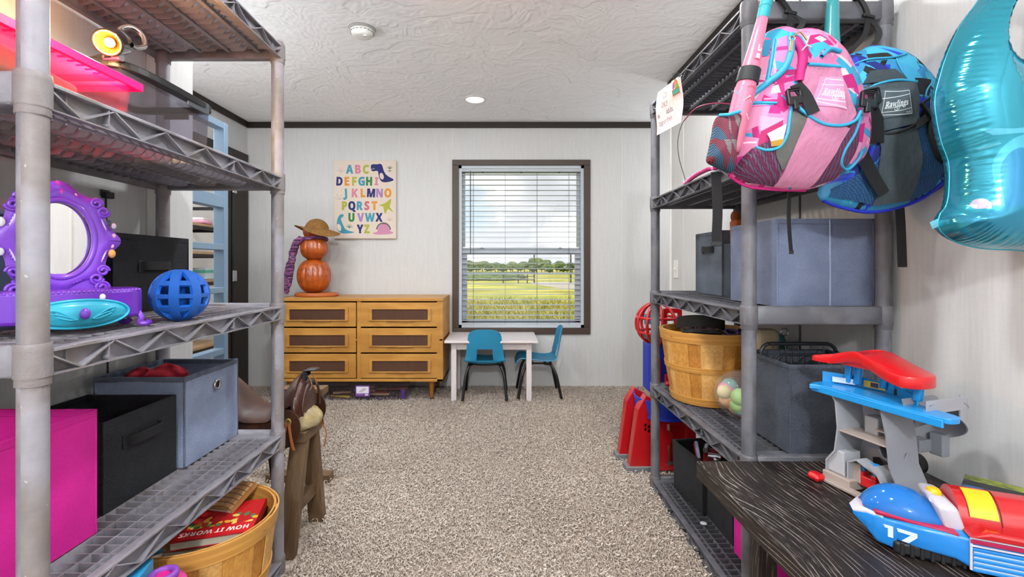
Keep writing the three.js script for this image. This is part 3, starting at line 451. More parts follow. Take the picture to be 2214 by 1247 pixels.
function kidsChair(label, pos, turn) {                        // seat faces +z
  const t = thing('kids_chair', label, 'chair', pos, turn, "children's chairs at the little table");
  const blue = phys(0x2588b0, 0.36, { bumpMap: fineBump, bumpScale: 0.0004 });
  // one moulded shell: seat curving up into a back with a handle hole
  const prof = [[0.19, 0.292], [0.165, 0.318], [0.05, 0.312], [-0.08, 0.300], [-0.14, 0.315], [-0.165, 0.37], [-0.185, 0.46], [-0.205, 0.585]];
  const c = new THREE.CatmullRomCurve3(prof.map(([z, y]) => new THREE.Vector3(0, y, z)), false, 'centripetal');
  const half = (v) => v < 0.55 ? lerp(0.15, 0.165, v / 0.55) : lerp(0.165, 0.125, (v - 0.55) / 0.45);
  const f = (u, v) => { const q = c.getPoint(v), s = 2 * u - 1, k = v < 0.6 ? 0.022 * Math.pow(Math.abs(s), 2.5) : 0.0, back = v > 0.5 ? 0.028 * s * s * sm(0.5, 0.75, v) : 0; const edge = sm(0.93, 1, v) * 0.10 * Math.pow(Math.abs(s), 4); return [s * half(v) * (1 - 0.05 * sm(0, 0.08, 0.08 - v)), q.y + k * sm(0.05, 0.2, v) - edge * 0.35, q.z + back]; };
  const pieces = []; const strip = (u0, u1, v0, v1, nu, nv) => pieces.push(...sheet((u, v) => f(lerp(u0, u1, u), lerp(v0, v1, v)), nu, nv, 0.006));
  strip(0, 1, 0, 0.62, 16, 22); strip(0, 0.29, 0.62, 0.81, 5, 6); strip(0.71, 1, 0.62, 0.81, 5, 6); strip(0, 1, 0.81, 1, 16, 9);
  part(t, 'shell', pieces, blue);
  const leg = (pts) => [tube(pts, 0.0115, 20, 10, false, 0.3)], blk = mat(0x0c0c0e, 0.3);
  for (const s of [-1, 1]) {
    part(t, 'leg', leg([[s * 0.10, 0.288, 0.05], [s * 0.125, 0.282, 0.10], [s * 0.155, 0.2, 0.135], [s * 0.175, 0.012, 0.17]]), blk); part(t, 'leg', leg([[s * 0.10, 0.286, -0.05], [s * 0.125, 0.28, -0.10], [s * 0.155, 0.2, -0.14], [s * 0.175, 0.012, -0.18]]), blk);
    for (const z of [0.172, -0.182]) part(t, 'foot_cap', cy(0.011, 0.0125, 0.02, s * 0.1755, 0.01, z, 'y', 12), mat(0xa08b6b, 0.4));
  }
  part(t, 'under_frame', [tube([[-0.10, 0.288, 0.05], [0, 0.291, 0.06], [0.10, 0.288, 0.05]], 0.0115, 10, 8), tube([[-0.10, 0.286, -0.05], [0, 0.283, -0.06], [0.10, 0.286, -0.05]], 0.0115, 10, 8), bx(0.02, 0.012, 0.11, -0.10, 0.288, 0), bx(0.02, 0.012, 0.11, 0.10, 0.288, 0)], blk);
}
kidsChair('blue plastic childrens chair with black legs, its back towards the room', [-0.135, 0, -3.862], Math.PI);
kidsChair('blue plastic childrens chair with black legs, seen from the side at the table end', [0.30, 0, -3.92], -Math.PI / 2);

// ---------------------------------------------------------------- two resin shelving units
const UD = 0.405, UW = 0.861;                                 // post centres: across (x) and along (z)
const resinA = mat(0xffffff, 0.55, { map: resinTex(0x76747b, 0x95929a, 0x786c62, 3), bumpMap: fineBump, bumpScale: 0.0003 });
const resinB = mat(0xffffff, 0.5, { map: resinTex(0x525359, 0x6b6c73, 0x5c544d, 8), bumpMap: fineBump, bumpScale: 0.0003 });
const SH = (() => {
  const hx = UD / 2, hz = UW / 2, g = {};
  // deck: cross ribs with a stepped lower edge, long ribs, end plates
  const rib = shape((() => { const top = [[-hx - 0.004, 0], [hx + 0.004, 0]], low = [], xs = [0.15, 0.05, -0.05, -0.15]; low.push([hx + 0.004, -0.034], [0.19, -0.034]); xs.forEach((x, i) => { low.push([x + 0.004, -0.026], [x - 0.004, -0.026]); if (i < 3) low.push([x - 0.022, -0.026], [x - 0.037, -0.041], [x - 0.078, -0.041], [x - 0.093, -0.026]); }); low.push([-0.19, -0.034], [-hx - 0.004, -0.034]); return [...top, ...low]; })());
  const r0 = ext(rib, 0.0026), deck = [], n = 26;
  for (let i = 0; i < n; i++) deck.push(r0.clone().translate(0, 0, -hz + 0.052 + i * (UW - 0.104) / (n - 1)));
  for (const x of [0.15, 0.05, -0.05, -0.15]) deck.push(bx(0.003, 0.034, UW - 0.06, x, -0.0165, 0), bx(0.013, 0.003, UW - 0.06, x, -0.0335, 0));
  for (const x of [0.1, 0, -0.1, 0.188, -0.188]) deck.push(bx(0.003, 0.026, UW - 0.06, x, -0.0125, 0));
  for (const s of [-1, 1]) deck.push(bx(UD + 0.03, 0.003, 0.045, 0, -0.0012, s * (hz - 0.026)), bx(UD + 0.02, 0.03, 0.003, 0, -0.016, s * (hz - 0.05)));
  g.deck = merged(deck);
  // open truss along each long side, built for the +x side
  const X = hx + 0.02, tr = [bx(0.021, 0.007, UW - 0.03, X - 0.0095, -0.003, 0, 0.0015), bx(0.016, 0.0028, UW - 0.03, X - 0.008, -0.0455, 0), bx(0.003, 0.042, UW - 0.03, X - 0.0165, -0.024, 0)];
  const P = UW / 12;
  for (let k = 0; k < 12; k++) { const z0 = -hz + k * P, z1 = z0 + P, [ya, yb] = k % 2 ? [-0.0445, -0.006] : [-0.006, -0.0445]; tr.push(bar([X - 0.008, ya, z0], [X - 0.008, yb, z1], 0.0028, 0.0155, [1, 0, 0])); }
  for (const k of [2, 5]) { tr.push(bx(0.012, 0.036, 0.0024, X - 0.0075, -0.025, -hz + P * (2 * k) + 0.012), cy(0.004, 0.004, 0.012, X - 0.0075, -0.038, -hz + P * (2 * k) + 0.012, 'x', 8)); }
  g.truss = merged(tr);
  // solid end beam, built for the +z end
  g.end = merged(warp(bx(UD - 0.03, 0.056, 0.028, 0, -0.018, hz + 0.004, 0.006), (v) => { v.z += 0.004 * (1 - Math.pow(v.x / hx, 2)) * (v.z > hz ? 1 : 0); }));
  g.collar = merged([lathe([[0.0215, 0.011], [0.0245, 0.011], [0.0252, 0.0], [0.0252, -0.046], [0.0235, -0.0465], [0.0235, -0.06], [0.0212, -0.061]], 32)]);
  return g;
})();
function shelvingUnit(label, cx, cz, decks, m) {
  const t = thing('shelving_unit', label, 'shelving unit', [cx, 0, cz]);
  for (const x of [-1, 1]) for (const z of [-1, 1]) part(t, 'post', round(cy(0.0208, 0.0208, decks[0] - 0.004, x * UD / 2, (decks[0] - 0.004) / 2, z * UW / 2, 'y', 32), 0.0208, decks[0]), m);
  for (const y of decks) {
    const s = shared(t, 'shelf', SH.deck, m); s.position.y = y;
    shared(s, 'side_truss', SH.truss, m); shared(s, 'side_truss', SH.truss, m).rotation.y = Math.PI;
    shared(s, 'end_beam', SH.end, m); shared(s, 'end_beam', SH.end, m).rotation.y = Math.PI;
    for (const x of [-1, 1]) for (const z of [-1, 1]) { const c = shared(s, 'collar', SH.collar, m); c.position.set(x * UD / 2, 0, z * UW / 2); }
    if (y === decks[0]) for (const x of [-1, 1]) for (const z of [-1, 1]) part(s, 'post_cap', cy(0.0235, 0.0225, 0.006, x * UD / 2, 0.012, z * UW / 2, 'y', 28), m);
  }
  return t;
}
const LS = [1.858, 1.397, 0.942, 0.491, 0.048], RS = [1.864, 1.407, 0.953, 0.505, 0.055];   // shelf heights
const LUX = -0.995, LUZ = -1.2205, RUX = 0.9485, RUZ = -1.8405;
shelvingUnit('pale grey resin shelving unit standing along the left wall', LUX, LUZ, LS, resinA);
shelvingUnit('darker grey resin shelving unit standing along the right wall', RUX, RUZ, RS, resinB);

// ---------------------------------------------------------------- fabric bins
function puffed(w, h, t, amp, seed) { return warp(new THREE.BoxGeometry(w, h, t, 14, 14, 1), (v) => { const a = 1 - Math.pow(Math.abs(2 * v.x / w), 3), b = 1 - Math.pow(Math.abs(2 * v.y / h), 4); v.z += amp * a * b * (fbm(v.x * 9 + 8, v.y * 9 + 8, 64, 64, seed, 3) * 2 - 0.75); }); }
// open fabric cube, w across the front (local z faces the viewer), d deep, h tall
function fabricBin(label, pos, turn, w, d, h, m, o = {}) {
  const t = thing('fabric_bin', label, 'storage bin', pos, turn), k = 0.004, amp = o.amp ?? 0.008, s = o.seed ?? 1, fl = o.flare ?? 0;
  const out = (g) => { if (!fl) return g; return warp(g, (v) => { const f = 1 + fl * (v.y / h); v.x *= f; v.z *= f; if (o.sag) v.y -= o.sag * (v.y / h) * (1 - Math.pow(Math.abs(2 * v.x / w), 2)); }); };
  const side = (len, x, z, ry, sd) => puffed(len, h - 0.002, k, amp, sd).rotateY(ry).translate(x, h / 2, z);
  part(t, 'body', [out(side(w, 0, d / 2 - k / 2, 0, s)), out(side(w, 0, -d / 2 + k / 2, Math.PI, s + 1)), out(side(d, w / 2 - k / 2, 0, Math.PI / 2, s + 2)), out(side(d, -w / 2 + k / 2, 0, -Math.PI / 2, s + 3)), bx(w - 0.004, 0.006, d - 0.004, 0, 0.003, 0)], m);
  const hb = 0.016, bars = [bx(w + 0.003, hb, 0.007, 0, h - hb / 2, d / 2 - 0.002, 0.002), bx(w + 0.003, hb, 0.007, 0, h - hb / 2, -d / 2 + 0.002, 0.002), bx(0.007, hb, d, w / 2 - 0.002, h - hb / 2, 0, 0.002), bx(0.007, hb, d, -w / 2 + 0.002, h - hb / 2, 0, 0.002)];
  part(t, 'hem', bars.map(out), o.hem ?? m);
  part(t, 'seam_piping', [[-1, 1], [1, 1], [1, -1], [-1, -1]].map(([x, z]) => out(cy(0.0028, 0.0028, h - 0.004, x * (w / 2 - 0.001), h / 2, z * (d / 2 - 0.001), 'y', 8))), o.hem ?? m);
  if (o.handle) {
    const hm = o.handleMat ?? M.strap, y = h * (o.handleY ?? 0.62), z = d / 2 + 0.002 + (o.hz ?? 0), L = o.handle / 2;
    const hd = part(t, 'handle', sheet((u, v) => { const a = 2 * u - 1; return [a * L, y + (v - 0.5) * 0.026, z + 0.016 * Math.sqrt(Math.max(0, 1 - Math.pow(Math.abs(a), 4)))]; }, 20, 2, 0.003), hm);
    part(hd, 'stitched_end', [bx(0.018, 0.034, 0.003, -L, y, z + 0.001, 0.001), bx(0.018, 0.034, 0.003, L, y, z + 0.001, 0.001)], hm);
  }
  if (o.grommet) { const g = part(t, 'grommet', [new THREE.TorusGeometry(0.014, 0.0045, 10, 30).translate(o.grommet, h * 0.78, d / 2 + 0.004)], M.chrome, 'metal ring'); part(g, 'opening', cy(0.0125, 0.0125, 0.003, o.grommet, h * 0.78, d / 2 + 0.0045, 'z', 24), mat(0x08080a, 0.9)); }
  return t;
}
// bins face the aisle: turn is +90 degrees on the left unit and -90 on the right
const QL = Math.PI / 2, QR = -Math.PI / 2;
const greyBlue = fabric(0x8a97b2, { amt: 0.08 }), pinkFabric = mat(0xffffff, 0.8, { map: felt(0xd01490, 0.07, 6), bumpMap: weave, bumpScale: 0.0012, ...two });
fabricBin('grey fabric bin with a metal ring, holding something red, on the left unit', [-1.06, LS[3] + 0.001, -1.503], QL, 0.275, 0.265, 0.266, greyBlue, { grommet: 0.013, seed: 3, amp: 0.01, hem: fabric(0x5f6878) });
fabricBin('low black fabric bin with a strap handle between the pink and grey bins', [-1.07, LS[3] + 0.001, -1.227], QL, 0.245, 0.255, 0.22, M.blackFabric, { handle: 0.12, seed: 5, amp: 0.008, handleY: 0.7 });
fabricBin('bright magenta fabric bin at the near end of the left unit', [-1.03, LS[3] + 0.001, -0.9], QL, 0.268, 0.265, 0.275, pinkFabric, { seed: 7, amp: 0.006 });
fabricBin('black fabric bin turned upright behind the blue lattice ball', [-1.15, LS[2] + 0.001, -1.47], QL, 0.315, 0.115, 0.235, M.blackFabric, { handle: 0.12, seed: 9, handleY: 0.6 });
{ // slate blue bin standing behind the mirror
  const t = thing('storage_crate', 'slate blue plastic crate with a rolled rim behind the purple mirror', 'storage crate', [-1.15, LS[2] + 0.001, -1.035], QL), m = mat(0x3b4a63, 0.5);
  part(t, 'body', openBox(0.5, 0.26, 0.125, 0.004, 0.05), m); part(t, 'rim', [bx(0.52, 0.016, 0.012, 0, 0.258, 0.064, 0.005), bx(0.52, 0.016, 0.012, 0, 0.258, -0.064, 0.005), bx(0.012, 0.016, 0.13, 0.255, 0.258, 0, 0.005), bx(0.012, 0.016, 0.13, -0.255, 0.258, 0, 0.005)], mat(0x5d6f86, 0.45));
}
// right unit
const slate = fabric(0x5a636f, { amt: 0.08 }), dim = fabric(0x3f4851, { amt: 0.07 }), charcoal = fabric(0x474e59, { amt: 0.08, bump: 0.01 });
fabricBin('black fabric bin of toys on the bottom shelf of the right unit, farther one', [0.945, RS[4] + 0.001, -2.065], QR + 0.12, 0.24, 0.26, 0.222, M.blackFabric, { seed: 11, flare: 0.05 });
fabricBin('black fabric bin on the bottom shelf of the right unit, nearer one with frayed corner', [0.975, RS[4] + 0.001, -1.815], QR, 0.21, 0.26, 0.222, M.blackFabric, { seed: 13 });
fabricBin('hot pink fabric bin on the bottom shelf beside the dark table', [0.965, RS[4] + 0.001, -1.56], QR, 0.235, 0.26, 0.26, pinkFabric, { seed: 15 });
fabricBin('slate fabric bin with black strap handle at the far end of the right unit', [1.06, RS[2] + 0.001, -2.135], QR, 0.265, 0.235, 0.283, slate, { handle: 0.1, seed: 17, handleY: 0.72 });
fabricBin('small dark fabric bin behind the front post of the right unit', [1.06, RS[2] + 0.001, -1.875], QR, 0.225, 0.225, 0.222, dim, { handle: 0.07, seed: 19, handleY: 0.68 });
{
  const t = fabricBin('large blue grey fabric bin with a fold down its front on the right unit', [0.998, RS[2] + 0.004, -1.585], 0, 0.298, 0.29, 0.272, fabric(0x69738b, { amt: 0.08 }), { seed: 21, amp: 0.007 });
  part(t, 'fold_seam', cy(0.003, 0.003, 0.265, 0.012, 0.136, 0.147, 'y', 8), greyBlue);
}
fabricBin('big charcoal fabric bin of black wire racks beside the toy tower', [1.02, RS[3] + 0.004, -1.545], 0, 0.285, 0.25, 0.275, charcoal, { seed: 23, amp: 0.014, flare: 0.05, sag: 0.006 });
{ // wire racks leaning in the charcoal bin
  const bk = mat(0x24262b, 0.3), rack = (w, h, r, n, label, pos, rx) => {
    const t = thing('wire_rack', label, 'wire rack', pos, 0, 'wire racks in the charcoal bin'); t.rotation.x = rx;
    const loop = rrect(w, h, 0.04).getPoints(8).map((p) => [p.x, p.y, 0]); loop.pop();
    part(t, 'rim', tube(loop, r, 90, 8, true, 0.5), bk);
    for (let i = 1; i <= n; i++) part(t, 'wire', cy(0.0022, 0.0022, h - 0.01, -w / 2 + w * i / (n + 1), 0, 0, 'y', 6), bk);
    part(t, 'cross_wire', [cy(0.0026, 0.0026, w - 0.01, 0, h * 0.2, 0.003, 'x', 6), cy(0.0026, 0.0026, w - 0.01, 0, -h * 0.25, 0.003, 'x', 6)], bk);
  };
  rack(0.26, 0.27, 0.0065, 5, 'black wire rack with a thick rounded rim standing at the back of the charcoal bin', [1.015, RS[3] + 0.178, -1.585], -0.12);
  rack(0.2, 0.235, 0.004, 7, 'thinner black wire rack leaning against the thick rimmed one', [1.01, RS[3] + 0.168, -1.53], -0.2);
  const c = thing('wire_hoop', 'black wire hoop lying among the racks in the charcoal bin', 'wire hoop', [1.03, RS[3] + 0.238, -1.495]); c.rotation.x = -0.9;
  part(c, 'outer_ring', new THREE.TorusGeometry(0.07, 0.003, 8, 40), bk); part(c, 'inner_ring', new THREE.TorusGeometry(0.05, 0.003, 8, 40), bk); part(c, 'spoke', [cy(0.002, 0.002, 0.138, 0, 0, 0, 'x', 6), cy(0.002, 0.002, 0.138, 0, 0, 0, 'y', 6)], bk);
}

// ---------------------------------------------------------------- bushel baskets
const basketWood = [0, 1, 2].map((k) => mat(0xffffff, 0.55, { map: woodTex([0xd7a356, 0xc88c3c, 0xe2b872][k], [0xa86f28, 0x905a1a, 0xb98440][k], { rings: 3, fibre: 0.3, seed: 30 + k, size: 0.5, turn: false }), ...two }));
const hoopWood = mat(0xffffff, 0.5, { map: woodTex(0xd49f52, 0xaa7530, { rings: 2, fibre: 0.3, seed: 35, size: 0.5 }), ...two });
function basket(label, pos, R, r, h, turn = 0) {
  const t = thing('bushel_basket', label, 'basket', pos, turn), n = 18, rad = (y) => lerp(r, R, Math.pow(y / h, 0.85));
  for (let i = 0; i < n; i++) {
    const a0 = (i - 0.62) / n * 6.283, a1 = (i + 0.62) / n * 6.283, lift = i % 2 ? 0.0035 : 0;
    part(t, 'stave', sheet((u, v) => { const a = lerp(a0, a1, u), k = rad(v * h) + lift; return [k * Math.sin(a), v * h, k * Math.cos(a)]; }, 3, 8, 0.0025), basketWood[i % 3], null, 'y');
  }
  const hoop = (y, w, off, th) => part(t, 'hoop', sheet((u, v) => { const a = u * 6.2832, yy = y + (v - 0.5) * w, k = rad(Math.min(h, Math.max(0, yy))) + off; return [k * Math.sin(a), yy, k * Math.cos(a)]; }, 60, 2, th), hoopWood);
  hoop(h - 0.018, 0.042, 0.0075, 0.004); hoop(h - 0.018, 0.042, -0.003, 0.004); hoop(h * 0.5, 0.022, 0.007, 0.0035); hoop(0.016, 0.03, 0.007, 0.004);
  part(t, 'bottom_board', cy(r - 0.004, r - 0.003, 0.006, 0, 0.006, 0, 'y', 36), basketWood[1]);
  const hd = [[R + 0.006, h - 0.02], [R + 0.012, h + 0.004]];
  part(t, 'staple', [0.3, 1.4, 2.5, 3.7, 5.1].map((a) => bx(0.012, 0.0015, 0.002, Math.sin(a) * (R + 0.009), h - 0.018, Math.cos(a) * (R + 0.009), 0, [0, a, 0])), M.chrome);
  return t;
}
basket('wooden bushel basket of picture books on the bottom shelf of the left unit', [-0.85, LS[4] + 0.004, -1.315], 0.195, 0.15, 0.325);
basket('wooden bushel basket of goggles and toys on the right shelving unit', [0.9, RS[3] + 0.004, -2.035], 0.196, 0.148, 0.298);

// ---------------------------------------------------------------- on the left unit
{ // purple toy vanity mirror; local +z faces out, x runs along its width
  const t = thing('toy_vanity', 'purple toy vanity mirror with scrolled frame and turquoise drawer', 'toy', [-0.945, LS[2] + 0.002, -1.008], Math.PI / 2 - 0.5);
  const pur = phys(0x7a3fc0, 0.28, { clearcoat: 0.3 }), pur2 = phys(0x6a2fb0, 0.3, { clearcoat: 0.3 });
  const ZM = -0.035, CY = 0.198;                              // mirror plane and centre height
  const rim = (a) => { const bump = 0.006 * Math.cos(a * 8) + 0.010 * Math.exp(-Math.pow(Math.sin(a), 2) * 60) + 0.008 * Math.exp(-Math.pow(Math.cos(a), 2) * 14) * (Math.sin(a) > 0 ? 1 : 0); return [0.094 + bump, 0.112 + bump * 0.8]; };
  const frame = part(t, 'mirror_frame', [sheet((u, v) => { const a = u * 6.2832, [rx, ry] = rim(a), x = lerp(0.057, rx, v) * Math.cos(a), y = CY + lerp(0.083, ry, v) * Math.sin(a); return [x, y, ZM + 0.012 + 0.007 * Math.sin(Math.PI * v) - 0.006 * v * v]; }, 120, 12, 0.006)], pur);
  const oval = (rx, ry, n = 60) => Array.from({ length: n }, (_, i) => [rx * Math.cos(i / n * 6.2832), CY + ry * Math.sin(i / n * 6.2832), ZM + 0.02]);
  part(frame, 'oval_rim', [tube(oval(0.059, 0.0845), 0.006, 90, 10, true), tube(oval(0.0685, 0.0955), 0.0028, 90, 8, true), ...Array.from({ length: 30 }, (_, i) => { const a = 3.5 + i / 29 * 2.4; return new THREE.SphereGeometry(0.0042, 8, 6).translate(0.075 * Math.cos(a), CY + 0.1 * Math.sin(a), ZM + 0.0195); }), ...Array.from({ length: 22 }, (_, i) => { const a = -0.75 + i / 21 * 1.5; return [1, -1].map((s) => new THREE.SphereGeometry(0.003, 8, 6).translate(s * 0.084 * Math.cos(a), CY + 0.097 * Math.sin(a), ZM + 0.019)); }).flat()], pur);
  const scroll = (x, y, s, r, dir) => tube(Array.from({ length: 22 }, (_, i) => { const a = i / 21 * 9.4 * dir, k = r * (1 - 0.72 * i / 21); return [x + s * k * Math.cos(a), y + k * Math.sin(a), ZM + 0.02 + 0.003 * i / 21]; }), 0.0036, 44, 7);
  part(frame, 'scrollwork', [1, -1].flatMap((s) => [scroll(s * 0.062, CY + 0.083, s, 0.012, 1), scroll(s * 0.075, CY + 0.066, s, 0.012, -1), scroll(s * 0.074, CY - 0.07, s, 0.012, 1), scroll(s * 0.062, CY - 0.088, s, 0.013, -1), scroll(s * 0.072, CY - 0.108, s, 0.014, 1)]), pur);
  part(t, 'mirror', cy(0.0545, 0.0545, 0.003, 0, 0, 0, 'z', 48).scale(1, 0.0785 / 0.0545, 1).translate(0, CY, ZM + 0.008), mat(0xf2f2f2, 0.03, { metalness: 1 }));
  const cres = (s) => { const p = []; for (let i = 0; i <= 14; i++) { const a = -0.85 + i / 14 * 1.7; p.push([s * 0.072 * Math.cos(a), CY + 0.088 * Math.sin(a)]); } for (let i = 14; i >= 0; i--) { const a = -0.85 + i / 14 * 1.7, w = 0.013 * Math.cos(a * 1.85); p.push([s * (0.072 * Math.cos(a) - Math.max(0, w) - 0.001) , CY + 0.088 * Math.sin(a)]); } return shape(s > 0 ? p : p.reverse()); };
  for (const s of [1, -1]) part(frame, 'pale_crescent', ext(cres(s), 0.004, 0.001, s * 0.012, 0, ZM + 0.0165), mat(0xc9bfe2, 0.3));
  const gem = (x, y, c, r = 0.008, z = ZM + 0.0185) => part(frame, 'gem', [new THREE.SphereGeometry(r, 12, 8).scale(0.85, 1.15, 0.55).translate(x, y, z)], phys(c, 0.1, { clearcoat: 1 }));
  gem(0, CY + 0.101, 0xd62f9a, 0.010); gem(-0.026, CY + 0.098, 0xcfe0d8, 0.007); gem(0.024, CY + 0.096, 0xe0c9a8, 0.006); gem(0.092, CY - 0.03, 0xd59a50, 0.009); gem(0.096, CY + 0.035, 0xd8c8e0, 0.006); gem(0.096, CY + 0.012, 0xd8a8c8, 0.005); gem(-0.092, CY + 0.03, 0xe4e4ea, 0.009); gem(-0.092, CY - 0.03, 0xe0e0ea, 0.007); gem(0.092, CY - 0.012, 0xe6b8cc, 0.005);
  // neck and table
  part(t, 'neck', ext(smoothShape([[-0.075, 0.07], [0.075, 0.07], [0.08, 0.086], [0.06, 0.1], [0.055, 0.115], [-0.055, 0.115], [-0.06, 0.1], [-0.08, 0.086]], 60), 0.02, 0.004, 0, 0, ZM - 0.006), pur);
  const bow = smoothShape([[-0.135, -0.055], [-0.135, 0.02], [-0.115, 0.058], [-0.06, 0.08], [0, 0.087], [0.06, 0.08], [0.115, 0.058], [0.135, 0.02], [0.135, -0.055], [0.06, -0.06], [-0.06, -0.06]], 90);
  part(t, 'table_body', ext(bow, 0.05, 0.008).rotateX(Math.PI / 2).translate(0, 0.081, 0), pur2);
  part(t, 'trim_bead', Array.from({ length: 30 }, (_, i) => { const x = -0.115 + i * 0.23 / 29; return new THREE.SphereGeometry(0.0035, 8, 6).translate(x, 0.085, 0.085 - 2.1 * x * x); }), pur);
  const dr = part(t, 'drawer', warp(new THREE.SphereGeometry(1, 40, 16).scale(0.088, 0.0285, 0.018), (v) => { v.z += 0.083 - 2.0 * v.x * v.x; v.y += 0.04; }), phys(0x2fa9c6, 0.3, { clearcoat: 0.3 }), 'turquoise drawer front');
  part(dr, 'drawer_rim', tube(Array.from({ length: 48 }, (_, i) => { const a = i / 48 * 6.2832, x = 0.088 * Math.cos(a); return [x, 0.04 + 0.0285 * Math.sin(a), 0.085 - 2.0 * x * x + 0.003]; }), 0.0028, 80, 7, true), phys(0x2fb2d0, 0.3));
  part(dr, 'drawer_knob', new THREE.SphereGeometry(0.0115, 16, 12).scale(0.8, 1, 0.6).translate(0, 0.041, 0.103), pur);
  part(dr, 'swirl', [1, -1].flatMap((s) => [0, 1, 2].map((k) => tube([[s * 0.012, 0.03, 0.1018], [s * (0.025 + k * 0.008), 0.03 + k * 0.009, 0.0995 - k * 0.001], [s * (0.045 + k * 0.006), 0.038 + k * 0.006, 0.096], [s * (0.052 - k * 0.004), 0.046, 0.0945]], 0.0014, 16, 5))), phys(0x2fb2d0, 0.3));
  for (const x of [-0.06, 0.035]) part(t, 'white_gem', new THREE.SphereGeometry(0.007, 12, 8).scale(0.8, 1, 0.5).translate(x, 0.073, 0.089 - 2 * x * x), mat(0xe8e4ee, 0.25));
  for (const [x, z] of [[-0.115, 0.05], [0.115, 0.05], [-0.11, -0.03], [0.11, -0.03]]) part(t, 'leg', [tube([[x, 0.034, z], [x * 1.04, 0.02, z + 0.006], [x * 1.02, 0.008, z + 0.004], [x * 1.12, 0.006, z + 0.012], [x * 1.16, 0.012, z + 0.016]], 0.0065, 20, 8)], pur);
}
{ // lattice ball
  const t = thing('lattice_ball', 'bright blue rubber lattice ball with square holes', 'ball', [-0.83, LS[2] + 0.0665, -1.205], 0.4), m = mat(0x1463c4, 0.5, { bumpMap: fineBump, bumpScale: 0.0006 }), R = 0.0655;
  const band = (lat0, w) => { const g = []; const n = 48; const rr = R * Math.cos(lat0), y = R * Math.sin(lat0); g.push(sheetLoop(rr, y, lat0, w)); return g; };
  function sheetLoop(rr, y, l, w) { return sheet((u, v) => { const a = u * 6.2832, q = l + (v - 0.5) * w; return [R * Math.cos(q) * Math.sin(a), R * Math.sin(q), R * Math.cos(q) * Math.cos(a)]; }, 48, 4, 0.010); }
  part(t, 'hoop', [band(0.52, 0.2), band(-0.52, 0.2), band(0.0, 0.16)].flat(3), m);
  for (let k = 0; k < 4; k++) part(t, 'meridian_band', sheet((u, v) => { const q = u * 6.2832, w = (v - 0.5) * 0.017; return [R * 1.006 * Math.cos(q), R * 1.006 * Math.sin(q), w * 1.25]; }, 56, 3, 0.010).map((g) => g.rotateY(k * Math.PI / 4)), m);
}
{ // pink lidded tote
  const t = thing('pink_tote', 'clear storage tote with a hot pink lid on the second shelf', 'storage tote', [-1.02, LS[1] + 0.002, -0.80], QL);
  const pk = phys(0xff8fd0, 0.38, { transmission: 0.8, thickness: 0, ior: 1.4 }), W = 0.66, D = 0.30, h = 0.118;
  part(t, 'box', openBox(W - 0.03, h, D - 0.03, 0.0028, 0.04), clearPlastic(0xfdeef4, { roughness: 0.14 }));
  const lid = part(t, 'lid', [bx(W - 0.07, 0.003, D - 0.07, 0, h + 0.016, 0), bx(W, 0.004, 0.036, 0, h + 0.004, D / 2 - 0.018, 0.0015), bx(W, 0.004, 0.036, 0, h + 0.004, -D / 2 + 0.018, 0.0015), bx(0.036, 0.004, D, W / 2 - 0.018, h + 0.004, 0, 0.0015), bx(0.036, 0.004, D, -W / 2 + 0.018, h + 0.004, 0, 0.0015), bx(W - 0.07, 0.016, 0.004, 0, h + 0.009, D / 2 - 0.034), bx(W - 0.07, 0.016, 0.004, 0, h + 0.009, -D / 2 + 0.034), bx(0.004, 0.016, D - 0.07, W / 2 - 0.034, h + 0.009, 0), bx(0.004, 0.016, D - 0.07, -W / 2 + 0.034, h + 0.009, 0)], pk);
  part(lid, 'rim_flange', [bx(W + 0.004, 0.018, 0.004, 0, h - 0.004, D / 2, 0.0015), bx(W + 0.004, 0.018, 0.004, 0, h - 0.004, -D / 2, 0.0015), bx(0.004, 0.018, D, W / 2, h - 0.004, 0, 0.0015), bx(0.004, 0.018, D, -W / 2, h - 0.004, 0, 0.0015)], phys(0xff169c, 0.25, { transmission: 0.25, thickness: 0 }));
  part(lid, 'ridge', Array.from({ length: 26 }, (_, i) => bx(0.004, 0.003, 0.03, -W / 2 + 0.06 + i * (W - 0.12) / 25, h + 0.0075, D / 2 - 0.05)), pk);
  const cp = thing('craft_paper', 'tan crumpled paper inside the pink lidded tote', 'paper', [-1.01, LS[1] + 0.04, -0.86], QL + 0.1); part(cp, 'sheet', warp(new RoundedBoxGeometry(0.34, 0.05, 0.18, 10, 0.012), (v) => { v.y += 0.03 + 0.03 * (fbm(v.x * 18 + 9, v.z * 18 + 9, 64, 64, 3, 3) - 0.5); }), mat(0xcfae7c, 0.8)); part(cp, 'folded_sheet', warp(new RoundedBoxGeometry(0.2, 0.02, 0.12, 8, 0.006), (v) => { v.y += 0.064 + 0.02 * (fbm(v.x * 25 + 9, v.z * 25 + 9, 64, 64, 7, 2) - 0.5); }), mat(0xe0c79c, 0.8));
  const t2 = thing('red_box', 'glossy red box standing on top of the pink lidded tote', 'box', [-1.0, LS[1] + 0.14, -0.66], QL), rm = phys(0xb80f12, 0.3);
  part(t2, 'body', bx(0.26, 0.17, 0.2, 0, 0.085, 0, 0.006), rm); part(t2, 'lid', bx(0.268, 0.02, 0.208, 0, 0.18, 0, 0.005), rm);
}
